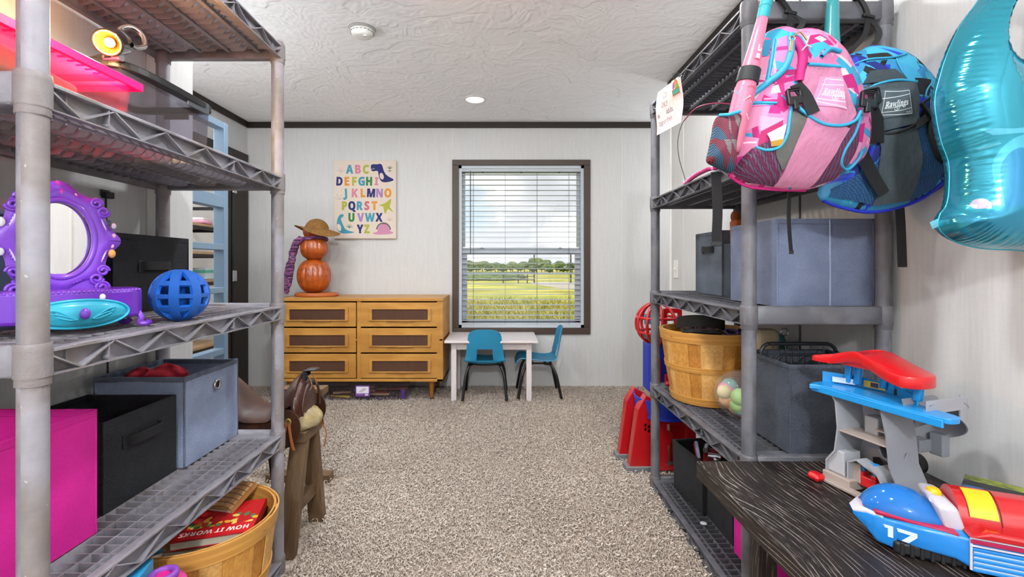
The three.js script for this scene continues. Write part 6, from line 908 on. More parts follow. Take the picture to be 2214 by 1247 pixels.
// ---------------------------------------------------------------- hanging bags, bats and balloon
function inflated(out, d0, tf, tb, o = {}) {                  // cushion over a star-shaped outline given at distance d0, local origin at its middle
  const P = out.map(([x, y]) => [(x - PX) * d0 / F, CAM - (y - PY) * d0 / F]), C = [P.reduce((s, p) => s + p[0], 0) / P.length + (o.cx || 0), P.reduce((s, p) => s + p[1], 0) / P.length + (o.cy || 0)];
  const c3 = new THREE.CatmullRomCurve3(P.map((p) => new THREE.Vector3(p[0] - C[0], p[1] - C[1], 0)), true, 'centripetal').getPoints(240), N = 360, tab = new Float32Array(N);
  for (let i = 0; i < N; i++) { const a = i / N * 6.28319, dx = Math.cos(a), dy = Math.sin(a); let best = 0; for (let k = 0; k < 240; k++) { const p = c3[k], q = c3[k + 1], ex = q.x - p.x, ey = q.y - p.y, det = dx * -ey + ex * dy; if (Math.abs(det) < 1e-9) continue; const t = (p.x * -ey + ex * p.y) / det, s = (dx * p.y - dy * p.x) / det; if (t > 0 && s >= -0.001 && s <= 1.001 && t > best) best = t; } tab[i] = best || tab[Math.max(0, i - 1)]; }
  const R = (a) => { const k = ((a / 6.28319 % 1) + 1) % 1 * N, i = Math.floor(k) % N, f = k - Math.floor(k); return lerp(tab[i], tab[(i + 1) % N], f); };
  const e = o.e || 2.8, bump = (x, y) => (o.wr || 0) * (fbm(x * 11 + 20, y * 11 + 20, 64, 64, o.seed || 1, 3) - 0.5) + (o.extra ? o.extra(x, y) : 0);
  const z = (x, y) => { const r = Math.hypot(x, y) / R(Math.atan2(y, x)); return tf * Math.sqrt(Math.max(0, 1 - Math.pow(r, e))) + bump(x, y) * Math.max(0, 1 - Math.pow(r, 4)); };
  const xs = c3.map((p) => p.x), ys = c3.map((p) => p.y), bb = [Math.min(...xs), Math.min(...ys), Math.max(...xs), Math.max(...ys)];
  const uvOf = (x, y) => [(x - bb[0]) / (bb[2] - bb[0]), (y - bb[1]) / (bb[3] - bb[1])];
  const plane = (g) => { const p = g.attributes.position, uv = []; for (let i = 0; i < p.count; i++) uv.push(...uvOf(p.getX(i), p.getY(i))); g.setAttribute('uv', new THREE.Float32BufferAttribute(uv, 2)); g.userData.keepUV = true; return g; };
  const rr = (v) => Math.sin(v * Math.PI / 2);
  const front = plane(grid((u, v) => { const a = -u * 6.28319, k = R(a) * rr(1 - v), x = k * Math.cos(a), y = k * Math.sin(a); return [x, y, v < 1e-4 ? 0 : z(x, y)]; }, 120, 30));
  const back = plane(grid((u, v) => { const a = u * 6.28319, r = rr(1 - v), k = R(a) * r; return [k * Math.cos(a), k * Math.sin(a), -tb * Math.sqrt(Math.max(0, 1 - Math.pow(r, 3)))]; }, 120, 14));
  const toLocal = (px, py) => { let d = d0 - tf * 0.8, x, y; for (let i = 0; i < 60; i++) { x = (px - PX) * d / F - C[0]; y = CAM - (py - PY) * d / F - C[1]; const r = Math.hypot(x, y) / R(Math.atan2(y, x)); d = lerp(d, d0 - (r > 1 ? 0 : z(x, y)), 0.3); } return [x, y]; };
  const on = (px, py, off = 0.002) => { const [x, y] = toLocal(px, py); return [x, y, z(x, y) + off]; };
  // patch between two pixel polylines (left and right edge, top to bottom), lying off above the surface
  const patch = (A, B, off = 0.003, t = 0.0015, nu = 14, nv = 18) => {
    const ca = new THREE.CatmullRomCurve3(A.map(([x, y]) => { const p = toLocal(x, y); return new THREE.Vector3(p[0], p[1], 0); }), false, 'centripetal'), cb = new THREE.CatmullRomCurve3(B.map(([x, y]) => { const p = toLocal(x, y); return new THREE.Vector3(p[0], p[1], 0); }), false, 'centripetal');
    return sheet((u, v) => { const p = ca.getPoint(1 - v), q = cb.getPoint(1 - v), x = lerp(p.x, q.x, u), y = lerp(p.y, q.y, u); return [x, y, z(x, y) + off]; }, nu, nv, t);
  };
  const piping = (pts, r = 0.004, off = 0.003, n = 60) => tube(pts.map(([x, y]) => on(x, y, off * 0.8)), r * 0.68, n, 8);
  return { C: [C[0], C[1], -d0], front, back, z, on, toLocal, patch, piping, plane, uvOf, bb, R };
}
function ribbon(pts, w, t = 0.002, side = [1, 0, 0], n = 24) { // flat strap along points
  const c = new THREE.CatmullRomCurve3(V(pts)), s = new THREE.Vector3(...side).multiplyScalar(w);
  return sheet((u, v) => { const p = c.getPoint(1 - v); return [p.x + s.x * (u - 0.5), p.y + s.y * (u - 0.5), p.z + s.z * (u - 0.5)]; }, 2, n, t);
}
function shardPrint(bag, size, base, cols, seed, extra) {     // printed cloth: angular shards, in the bag's own frame
  return paint(size, size, (c, w, h) => {
    c.fillStyle = base; c.fillRect(0, 0, w, h); const q = rng(seed);
    for (let i = 0; i < 170; i++) { const x = q() * w, y = q() * h, a = [0.5, 0.62, 2.2, 1.45, 0.1][Math.floor(q() * 5)] + (q() - 0.5) * 0.2, L = 60 + q() * 190, W = 14 + q() * 52; c.save(); c.translate(x, y); c.rotate(a); c.fillStyle = cols[Math.floor(q() * cols.length)]; c.beginPath(); c.moveTo(-L / 2, -W / 2); c.lineTo(L / 2, -W / 2 + (q() - 0.5) * 20); c.lineTo(L / 2 - 18 * q(), W / 2); c.lineTo(-L / 2 + 14 * q(), W / 2 * q()); c.fill(); c.restore(); }
    if (extra) extra(c, (px, py) => { const [x, y] = bag.toLocal(px, py), [u, v] = bag.uvOf(x, y); return [u * w, (1 - v) * h]; });
  });
}
const poly = (c, map, pts, col) => { c.fillStyle = col; c.beginPath(); pts.forEach((p, i) => { const q = map(...p); i ? c.lineTo(...q) : c.moveTo(...q); }); c.fill(); };
const netTex = (cols, seed, ink = 0x14141c, amt = 1) => tex(512, 512, (u, v) => {
  const n = fbm(u * 3, v * 3, 3, 3, seed, 3), k = Math.floor((u * 1.0 + v * 0.62 + n * 0.25) * 9) % cols.length, b = hex(cols[k]);
  const y = v * 64, row = Math.floor(y), x = u * 48 + (row & 1) * 0.5, fx = x - Math.floor(x) - 0.5, fy = y - row - 0.5, hole = 1 - sm(0.26, 0.42, Math.hypot(fx, fy * 0.9));
  return mix3(hex(ink), b, hole * amt);
}, { size: 0.17 });
function buckle(parent, p, rot, s = 1) {
  const g = [hole(rrect(0.034 * s, 0.036 * s, 0.005), rrect(0.02 * s, 0.012 * s, 0.003, 0, 0.006 * s))].map((q) => ext(q, 0.007, 0.0015)); g.push(bx(0.012 * s, 0.024 * s, 0.01, 0, -0.018 * s, 0.004, 0.003), bx(0.03 * s, 0.006, 0.009, 0, 0.016 * s, 0.004, 0.002));
  const m = part(parent, 'buckle', g.map((q) => q.rotateZ(rot).translate(...p)), mat(0x0c0c0f, 0.35)); return m;
}
function hook(parent, top, drop, lean) {                      // moulded strap hook over the end beam; top is the crest point
  const [x, y, z] = top, m = mat(0x0a0a0c, 0.4);
  part(parent, 'hook', [ribbon([[x + 0.012, y - 0.03, z - 0.035], [x + 0.010, y - 0.004, z - 0.034], [x, y + 0.004, z - 0.015], [x - 0.004, y - 0.004, z + 0.004], [x + lean * 0.5, y - 0.035, z + 0.012], [x + lean, y - drop, z + 0.014]], 0.019, 0.006, [0.92, 0.1, -0.2], 30)], m);
  part(parent, 'hook_eye', [bx(0.036, 0.012, 0.012, x + lean, y - drop, z + 0.012, 0.004, [0, 0, -0.25])], m);
}
const Z6 = ([x, y]) => [1520 + x / 3.2816, 40 + y / 3.2816], Z1 = ([x, y]) => [1350 + x / 2.5625, y / 2.5625];
const logo = (ink, tail) => (c, w, h) => {                    // script word in a flag shaped frame
  c.strokeStyle = c.fillStyle = ink; c.lineWidth = w * 0.012; c.lineJoin = 'round';
  c.beginPath(); c.moveTo(w * 0.2, h * 0.06); c.quadraticCurveTo(w * 0.5, h * 0.12, w * 0.98, h * 0.08); c.moveTo(w * 0.2, h * 0.06); c.lineTo(w * 0.04, h * 0.86); c.moveTo(w * 0.1, h * 0.28); c.quadraticCurveTo(w * 0.5, h * 0.32, w * 0.98, h * 0.22); c.moveTo(w * 0.06, h * 0.76); c.quadraticCurveTo(w * 0.5, h * 0.84, w * 0.98, h * 0.74); c.moveTo(w * 0.04, h * 0.86); c.quadraticCurveTo(w * 0.5, h * 0.98, w * 0.98, h * 0.94); if (tail) { c.moveTo(w * 0.98, h * 0.08); c.lineTo(w * 0.98, h * 0.94); } c.stroke();
  c.save(); c.translate(w * 0.52, h * 0.52); c.transform(1, 0, -0.25, 1, 0, 0); c.font = `italic bold ${h * 0.27}px serif`; c.textAlign = 'center'; c.textBaseline = 'middle'; c.scale(1.02, 1.1); c.fillText(tail ? 'Rawlings' : 'Rawlings', 0, 0); c.lineWidth = w * 0.008; c.beginPath(); c.moveTo(-w * 0.36, h * 0.1); c.quadraticCurveTo(0, h * 0.16, w * 0.36, h * 0.06); c.stroke(); c.restore();
  c.beginPath(); c.ellipse(w * 0.5, h * 0.69, w * 0.085, h * 0.075, -0.2, 0, 7); c.stroke(); c.font = `italic bold ${h * 0.12}px serif`; c.textAlign = 'center'; c.fillText('R', w * 0.5, h * 0.73); c.font = `italic bold ${h * 0.062}px serif`; c.fillText('Est. 1887', w * 0.86, h * 0.9);
};

{ // blue bag first: it hangs behind
  const out = [[1235, 310], [1300, 285], [1350, 258], [1450, 266], [1560, 305], [1650, 385], [1705, 465], [1735, 580], [1765, 720], [1790, 900], [1775, 1010], [1640, 1105], [1500, 1150], [1350, 1175], [1200, 1145], [1095, 1100], [1110, 1040], [1180, 960], [1225, 800], [1215, 560], [1215, 400]].map(Z1);
  const B = inflated(out, 1.27, 0.065, 0.08, { wr: 0.02, seed: 5, e: 2.6 });
  const t = thing('backpack', 'blue and grey sports backpack hanging behind the pink one', 'backpack', B.C);
  const cols = ['#2a9ac4', '#1c35b8', '#0d0e14', '#3fb0d2', '#15216e', '#2449c4'];
  const print = shardPrint(B, 1024, '#2c86b8', cols, 21, (c, m) => { poly(c, m, [[1330, 270], [1500, 262], [1640, 380], [1600, 400], [1480, 330], [1340, 345]].map(Z1), '#3fa8cc'); poly(c, m, [[1340, 300], [1460, 292], [1520, 330], [1350, 322]].map(Z1), '#16171c'); poly(c, m, [[1400, 262], [1560, 300], [1520, 305]].map(Z1), '#1f35c0'); poly(c, m, [[1500, 330], [1620, 390], [1680, 470], [1640, 560], [1560, 470]].map(Z1), '#3a9fca'); poly(c, m, [[1610, 430], [1700, 440], [1690, 530], [1620, 520]].map(Z1), '#101118'); poly(c, m, [[1600, 520], [1720, 560], [1720, 640], [1620, 600]].map(Z1), '#1d3bd0'); });
  part(t, 'body', [B.front, B.back], mat(0xffffff, 0.75, { map: print, bumpMap: null }));
  const grey = fabric(0x49565c, { amt: 0.05, bump: 0.003 }), cyan = mat(0x2f9cc2, 0.5);
  const conv = (l) => l.map(Z1);
  part(t, 'front_pocket', B.patch(conv([[1300, 490], [1330, 610], [1375, 745]]), conv([[1595, 462], [1615, 580], [1600, 690]]), 0.012, 0.008), grey);
  part(t, 'upper_flap', B.patch(conv([[1350, 400], [1310, 470]]), conv([[1490, 385], [1580, 465]]), 0.006, 0.004, 12, 8), grey);
  part(t, 'lower_panel', B.patch(conv([[1395, 745], [1395, 940], [1360, 1145]]), conv([[1600, 700], [1635, 880], [1560, 1115]]), 0.010, 0.004), grey);
  part(t, 'piping', [B.piping(conv([[1285, 515], [1400, 470], [1500, 452], [1600, 462]]), 0.005, 0.014), B.piping(conv([[1215, 390], [1330, 335], [1480, 320], [1560, 300]]), 0.004, 0.004), B.piping(conv([[1495, 330], [1530, 400], [1580, 465]]), 0.003, 0.008), B.piping(conv([[1700, 455], [1670, 500], [1660, 540]]), 0.003, 0.005)], cyan);
  part(t, 'black_binding', [B.piping(conv([[1380, 745], [1480, 742], [1600, 690], [1690, 600]]), 0.0055, 0.012), B.piping(conv([[1370, 530], [1390, 620], [1395, 745]]), 0.004, 0.012)], M.strap);
  const dec = B.patch(conv([[1378, 512], [1385, 600], [1392, 668]]), conv([[1552, 500], [1562, 570], [1570, 645]]), 0.0145, 0.0008, 14, 14); const lm = paint(512, 300, (c, w, h) => { c.fillStyle = '#49565c'; c.fillRect(0, 0, w, h); logo('#dfe6e8', true)(c, w, h); }); part(t, 'printed_logo', [dec[0]], mat(0xffffff, 0.7, { map: lm }));
  const net = mat(0xffffff, 0.8, { map: netTex([0x2a8fc0, 0x1c3fc0, 0x49b0d8, 0x16245c], 5, 0x0d1830) });
  part(t, 'mesh_pocket', [...B.patch(conv([[1130, 1050], [1120, 1090]]), conv([[1395, 900], [1370, 1140]]), 0.007, 0.002), ...B.patch(conv([[1610, 720], [1640, 880], [1570, 1110]]), conv([[1740, 640], [1775, 850], [1700, 1050]]), 0.007, 0.002)], net);
  part(t, 'base_band', B.piping(conv([[1105, 1108], [1200, 1145], [1350, 1172], [1500, 1150], [1640, 1100], [1765, 1010]]), 0.009, 0.0), mat(0x1a2cc0, 0.6));
  const bk = M.strap; const S = (l, off = 0.014) => l.map((p) => B.on(...Z1(p), off));
  for (const g of [ribbon(S([[1345, 535], [1370, 640], [1378, 800]], 0.02), 0.026, 0.003), ribbon(S([[1270, 830], [1330, 960], [1400, 1080]], 0.022), 0.034, 0.003, [0.85, 0.45, 0]), ribbon(S([[1690, 600], [1660, 650], [1590, 700]], 0.014), 0.03, 0.003, [0.3, 0.9, 0]), ribbon(S([[1700, 560], [1712, 700], [1720, 770]], 0.016), 0.034, 0.004)]) part(t, 'strap', g, bk);
  buckle(t, B.on(...Z1([1650, 605]), 0.02), 0.6, 1.1); buckle(t, B.on(...Z1([1320, 560]), 0.03), 0.2, 1.1);
  part(t, 'side_loop', tube(S([[1700, 600], [1680, 720], [1720, 850], [1770, 900]], 0.01), 0.012, 30, 8), mat(0x0a0b0f, 0.8));
  const bot = B.on(...Z1([1562, 1130]), -0.02); part(t, 'hanging_strap', ribbon([bot, [bot[0] + 0.004, bot[1] - 0.06, bot[2]], [bot[0] + 0.008, bot[1] - 0.17, bot[2]]], 0.024, 0.003), bk);
  const h = at(1853, 2, 1.392), L = [h.x - B.C[0], 0.798 + CAM - B.C[1], -1.383 - B.C[2]]; hook(t, L, 0.066, 0.018);
  const e = [L[0] + 0.018, L[1] - 0.07, L[2] + 0.014]; part(t, 'carry_loop', [...ribbon([e, [e[0] - 0.018, e[1] - 0.05, e[2] + 0.01], B.on(1840, 112, -0.01)], 0.017, 0.003), ...ribbon([e, [e[0] + 0.02, e[1] - 0.04, e[2] + 0.01], B.on(1886, 108, -0.01)], 0.017, 0.003)], bk);
}
{
  const out = [[430, 115], [545, 68], [640, 92], [720, 78], [810, 100], [900, 160], [985, 245], [1060, 390], [1112, 540], [1150, 660], [1165, 850], [1120, 1000], [1010, 1085], [900, 1160], [720, 1218], [480, 1208], [300, 1182], [185, 1110], [203, 1000], [218, 860], [245, 720], [262, 610], [330, 480], [375, 330], [398, 190]].map(Z6);
  const B = inflated(out, 1.175, 0.075, 0.05, { wr: 0.024, seed: 9, e: 2.5 });
  const t = thing('backpack', 'pink and magenta sports backpack with turquoise piping hanging from the top shelf', 'backpack', B.C), conv = (l) => l.map(Z6);
  const cols = ['#b5146e', '#d885ab', '#a81064', '#2f95bd', '#c51a7a', '#e3a0be', '#b5146e', '#2f95bd', '#d8c4cc'];
  const print = shardPrint(B, 1024, '#d278a6', cols, 33, (c, m) => {
    const q = (l, col) => poly(c, m, l.map(Z6), col);
    q([[430, 110], [545, 70], [620, 110], [500, 160], [410, 140]], '#35a3cb'); q([[430, 155], [490, 150], [460, 270], [400, 270]], '#2f9cc6'); q([[500, 150], [530, 150], [470, 440], [440, 440]], '#35a3cb'); q([[640, 90], [800, 100], [900, 170], [720, 170]], '#dd90b4'); q([[720, 170], [760, 120], [830, 110], [930, 190], [800, 200]], '#b5146e'); q([[740, 190], [850, 160], [960, 250], [860, 215], [790, 290]], '#35a3cb'); q([[700, 130], [760, 120], [740, 180], [700, 180]], '#c9bcb4'); q([[790, 140], [830, 120], [880, 150], [840, 165]], '#d2c6c0');
    q([[960, 360], [1010, 350], [1040, 400], [960, 410]], '#cdbfc2'); q([[960, 415], [1060, 390], [1100, 490], [990, 500]], '#b5146e'); q([[1020, 540], [1090, 530], [1100, 600], [1050, 620]], '#3aa9d0'); q([[380, 290], [470, 270], [450, 400], [360, 420]], '#e096b8'); q([[560, 430], [660, 400], [650, 440], [490, 480]], '#b5146e'); q([[340, 590], [520, 590], [500, 615], [340, 615]], '#3aa9d0'); q([[300, 640], [480, 620], [440, 740], [300, 800]], '#dd8db2'); q([[400, 690], [580, 710], [410, 800]], '#e29abb'); q([[410, 800], [570, 720], [560, 790], [470, 920], [380, 930]], '#a11058'); q([[220, 850], [400, 850], [340, 960], [220, 1000]], '#d884ad'); q([[260, 880], [380, 872], [380, 884], [260, 892]], '#ead9e2'); q([[205, 1000], [340, 960], [230, 1100]], '#c8107c');
    q([[1080, 760], [1150, 740], [1130, 880], [1090, 870]], '#b5146e'); q([[1000, 1000], [1060, 870], [1130, 880], [1060, 1050]], '#dc8cb4');
  });
  part(t, 'body', [B.front, B.back], mat(0xffffff, 0.72, { map: print }));
  const pink = fabric(0xd588ac, { amt: 0.05, bump: 0.004 }), cyan = mat(0x2d9cc6, 0.55, { bumpMap: weave, bumpScale: 0.0006 });
  part(t, 'front_pocket', B.patch(conv([[722, 345], [690, 420], [690, 520], [730, 690], [800, 770]]), conv([[950, 365], [980, 460], [1030, 600], [1060, 680], [1010, 760]]), 0.012, 0.006, 16, 24), pink);
  const dec = B.patch(conv([[800, 425], [775, 520], [748, 625]]), conv([[962, 435], [975, 540], [992, 660]]), 0.0135, 0.0006, 14, 14), lm = paint(440, 300, (c, w, h) => { c.fillStyle = '#d588ac'; c.fillRect(0, 0, w, h); c.save(); c.translate(20, 0); logo('#f4e4ea', false)(c, w * 1.22, h); c.restore(); });
  part(t, 'printed_logo', [dec[0]], mat(0xffffff, 0.75, { map: lm }));
  part(t, 'centre_panel', B.patch(conv([[722, 705], [640, 900], [480, 1200]]), conv([[1015, 790], [930, 940], [720, 1216]]), 0.013, 0.004, 14, 22), pink);
  const netA = mat(0xffffff, 0.8, { map: netTex([0x7a1450, 0x86246a, 0x9a9ca2, 0x2c6f8e, 0x7a1450, 0x99406e], 3, 0x2a0a1e) }), netB = mat(0xffffff, 0.8, { map: netTex([0x9a9c98, 0x3a6fa8, 0xb09a3a, 0x8a8a88], 8, 0x1a1c1e) }), netC = mat(0xffffff, 0.8, { map: netTex([0xa8243c, 0x2f7fa8, 0x9c3a5a, 0xb0b0b0], 12, 0x2a1418) });
  part(t, 'mesh_pocket', [...B.patch(conv([[330, 930], [250, 1010], [205, 1105], [300, 1172]]), conv([[690, 760], [640, 900], [560, 1050], [485, 1200]]), 0.009, 0.003), ...B.patch(conv([[1000, 800], [930, 950], [735, 1208]]), conv([[1085, 700], [1060, 960], [910, 1150]]), 0.009, 0.003)], netA);
  part(t, 'net_window', B.patch(conv([[610, 660], [590, 800], [500, 950], [540, 1085]]), conv([[715, 715], [690, 790], [640, 900], [560, 1075]]), 0.011, 0.002), netB);
  part(t, 'card_window', B.patch(conv([[440, 825], [470, 915]]), conv([[575, 755], [545, 895]]), 0.010, 0.001, 8, 8), mat(0xe0d8d4, 0.4)); part(t, 'yellow_tag', B.patch(conv([[462, 880], [475, 918]]), conv([[553, 862], [540, 905]]), 0.0118, 0.0008, 6, 4), mat(0xb58a2a, 0.5));
  part(t, 'piping', [B.piping(conv([[615, 120], [612, 250], [560, 370], [440, 470], [330, 560], [275, 660], [262, 765]]), 0.0115, 0.007, 80), B.piping(conv([[360, 920], [440, 940], [530, 915], [580, 830], [600, 700], [612, 620]]), 0.0055, 0.012, 60), B.piping(conv([[630, 625], [720, 700], [830, 760], [960, 770], [1050, 735], [1090, 670]]), 0.0055, 0.018, 60), B.piping(conv([[1105, 690], [1060, 820], [985, 950], [965, 1040], [1010, 1075], [1080, 1010], [1110, 950]]), 0.0055, 0.010, 60), B.piping(conv([[720, 340], [800, 345], [950, 358]]), 0.006, 0.016), B.piping(conv([[500, 150], [480, 300], [455, 440]]), 0.005, 0.004), B.piping(conv([[830, 275], [890, 225], [965, 240]]), 0.007, 0.007), B.piping(conv([[640, 130], [680, 140], [720, 200]]), 0.004, 0.006), B.piping(conv([[345, 603], [520, 601]]), 0.004, 0.004)], cyan);
  part(t, 'zip_pull', [bx(0.0085, 0.026, 0.003, 0, 0, 0, 0.003).rotateZ(-0.12).translate(...B.on(...Z6([600, 215]), 0.014)), new THREE.TorusGeometry(0.006, 0.002, 6, 16).translate(...B.on(...Z6([612, 160]), 0.012)), tube([B.on(...Z6([612, 150]), 0.012), B.on(...Z6([660, 120]), 0.016), B.on(...Z6([715, 170]), 0.012)], 0.0022, 20, 6)], mat(0xc9b490, 0.25, { metalness: 1 }));
  part(t, 'gathered_fold', B.piping(conv([[640, 150], [700, 250], [690, 380], [680, 450]]), 0.016, 0.004, 40), mat(0xb0186e, 0.7)); part(t, 'white_cord', B.piping(conv([[670, 250], [705, 215], [735, 225]]), 0.0022, 0.02, 20), mat(0xe8c8d8, 0.6));
  const S = (l, off) => l.map((p) => B.on(...Z6(p), off)), bk = M.strap;
  for (const g of [ribbon(S([[620, 490], [680, 560], [745, 690]], 0.022), 0.030, 0.003, [0.9, 0.35, 0]), ribbon([[1150, 570], [1175, 650], [1190, 760], [1200, 890]].map((p, i) => { const q = at(...Z6(p), 1.155 + 0.008 * i); return [q.x - B.C[0], q.y - B.C[1], q.z - B.C[2]]; }), 0.024, 0.003)]) part(t, 'strap', g, bk);
  buckle(t, B.on(...Z6([612, 575]), 0.016), 0.15, 1.05); buckle(t, B.on(...Z6([1112, 600]), 0.022), -0.1, 1.05);
  // net pocket on the side, with the bat standing in it
  const pk = [[105, 690], [180, 672], [250, 660], [232, 800], [210, 960], [205, 1095], [165, 1085], [90, 1050], [38, 1015], [52, 930], [80, 790]].map(Z6), Q = inflated(pk, 1.135, 0.04, 0.04, { wr: 0.01, seed: 3 });
  const sub = part(t, 'side_pocket', [Q.front, Q.back].map((g) => { const p = g.attributes.position, uv = []; for (let i = 0; i < p.count; i++) uv.push(p.getX(i), p.getY(i)); g.setAttribute('uv', new THREE.Float32BufferAttribute(uv, 2)); return g; }), netC); sub.position.set(Q.C[0] - B.C[0], Q.C[1] - B.C[1], Q.C[2] - B.C[2]);
  part(sub, 'pocket_binding', [Q.piping([[105, 695], [170, 690], [250, 668]].map(Z6), 0.006, 0.012, 30)], cyan);
  part(t, 'bottom_band', B.piping(conv([[180, 1112], [300, 1185], [480, 1210], [720, 1218]]), 0.007, 0.004), mat(0xc8187a, 0.6));
  const q0 = at(1548, 372, 1.16), q1 = at(1552, 450, 1.17), q2 = at(1549, 527, 1.18), rel = (v) => [v.x - B.C[0], v.y - B.C[1], v.z - B.C[2]];
  part(t, 'hanging_strap', ribbon([rel(q0), rel(q1), rel(q2)], 0.024, 0.003), bk); part(t, 'hanging_strap', ribbon([rel(at(1708, 405, 1.2)), rel(at(1706, 470, 1.22)), rel(at(1711, 545, 1.23))], 0.009, 0.003), bk); part(t, 'strap_end', [bx(0.027, 0.012, 0.006, ...rel(q2), 0.002), bx(0.011, 0.01, 0.006, ...rel(at(1711, 545, 1.23)), 0.002)], bk);
  const h = at(1684, 2, 1.392), L = [h.x - B.C[0], 0.798 + CAM - B.C[1], -1.383 - B.C[2]]; hook(t, L, 0.055, 0.022);
  const e = [L[0] + 0.022, L[1] - 0.058, L[2] + 0.014]; part(t, 'carry_loop', [...ribbon([e, [e[0] - 0.008, e[1] - 0.03, e[2] + 0.01], B.on(1684, 68, -0.01)], 0.017, 0.003), ...ribbon([e, [e[0] + 0.02, e[1] - 0.02, e[2] + 0.01], B.on(1728, 66, -0.01)], 0.017, 0.003)], bk);
}
function bat(label, a, b, r0, r1, cols, grip) {               // from knob end a to barrel end b
  const d = b.clone().sub(a), L = d.length(), t = thing('softball_bat', label, 'bat', [a.x, a.y, a.z]);
  t.quaternion.setFromUnitVectors(new THREE.Vector3(0, 1, 0), d.normalize());
  part(t, 'barrel', lathe([[0, L * 0.36], [r0, L * 0.36], [r0 * 1.15, L * 0.46], [r1 * 0.86, L * 0.62], [r1, L * 0.75], [r1, L * 0.97], [r1 * 0.85, L], [0, L]], 36), phys(cols[0], 0.3, { clearcoat: 0.5 }));
  part(t, 'grip', [lathe([[0, 0], [r0 * 1.1, 0.0], [r0 * 1.08, L * 0.37], [0, L * 0.37]], 28), ...Array.from({ length: 9 }, (_, i) => new THREE.TorusGeometry(r0 * 1.08, 0.0012, 5, 24).rotateX(Math.PI / 2 + 0.12).translate(0, L * 0.03 + i * L * 0.036, 0))], mat(grip, 0.6));
  part(t, 'knob', lathe([[0, -0.016], [r0 * 1.5, -0.014], [r0 * 1.6, -0.004], [r0 * 1.1, 0.004], [0, 0.004]], 28), mat(grip, 0.5)); return t;
}
{
  const a = at(1690, -130, 1.13), b = at(1578, 330, 1.13), t = bat('pink softball bat with turquoise grip standing in the pink bag side pocket', a, b, 0.0125, 0.024, [0xd9728f], 0x2a9aa8), L = b.distanceTo(a);
  part(t, 'black_band', lathe([[0.0225, L * 0.61], [0.0245, L * 0.61], [0.0255, L * 0.675], [0.0225, L * 0.675]], 32), M.strap);
  const wr = paint(512, 256, (c, w, h) => { c.fillStyle = '#cc6f8c'; c.fillRect(0, 0, w, h); const col = ['#c8262f', '#e9dcd8', '#2f9ab4', '#c8262f', '#e9dcd8']; const q = rng(6); for (let i = 0; i < 16; i++) { c.strokeStyle = col[i % 5]; c.lineWidth = 6; c.beginPath(); const x = q() * w, y = q() * h; c.moveTo(x, y); c.lineTo(x + 40, y + 50 - q() * 100); c.lineTo(x + 70, y); c.stroke(); } });
  const band = grid((u, v) => { const k = lerp(0.70, 0.86, v), a2 = u * 6.283; return [0.02425 * Math.cos(a2), L * k, 0.02425 * Math.sin(a2)]; }, 36, 4); part(t, 'barrel_print', band, mat(0xffffff, 0.35, { map: wr, ...two }));
  const mark = grid((u, v) => { const k = lerp(0.50, 0.575, v), a2 = 1.25 + u * 0.9, r = lerp(0.0176, 0.0208, v); return [r * Math.cos(a2), L * k, r * Math.sin(a2)]; }, 8, 4); part(t, 'letter_mark', mark, mat(0xffffff, 0.35, { map: paint(64, 128, (c) => { c.fillStyle = '#d9728f'; c.fillRect(0, 0, 64, 128); c.fillStyle = '#ecdcda'; c.fillRect(18, 10, 30, 34); c.fillRect(18, 66, 12, 52); c.fillRect(18, 66, 34, 10); c.fillRect(44, 66, 10, 30); }), ...two }));
  bat('teal gripped softball bat rising behind the pink backpack', at(1803, -110, 1.352), at(1796, 170, 1.356), 0.0145, 0.022, [0x2c8f96], 0x2f8f94);
}
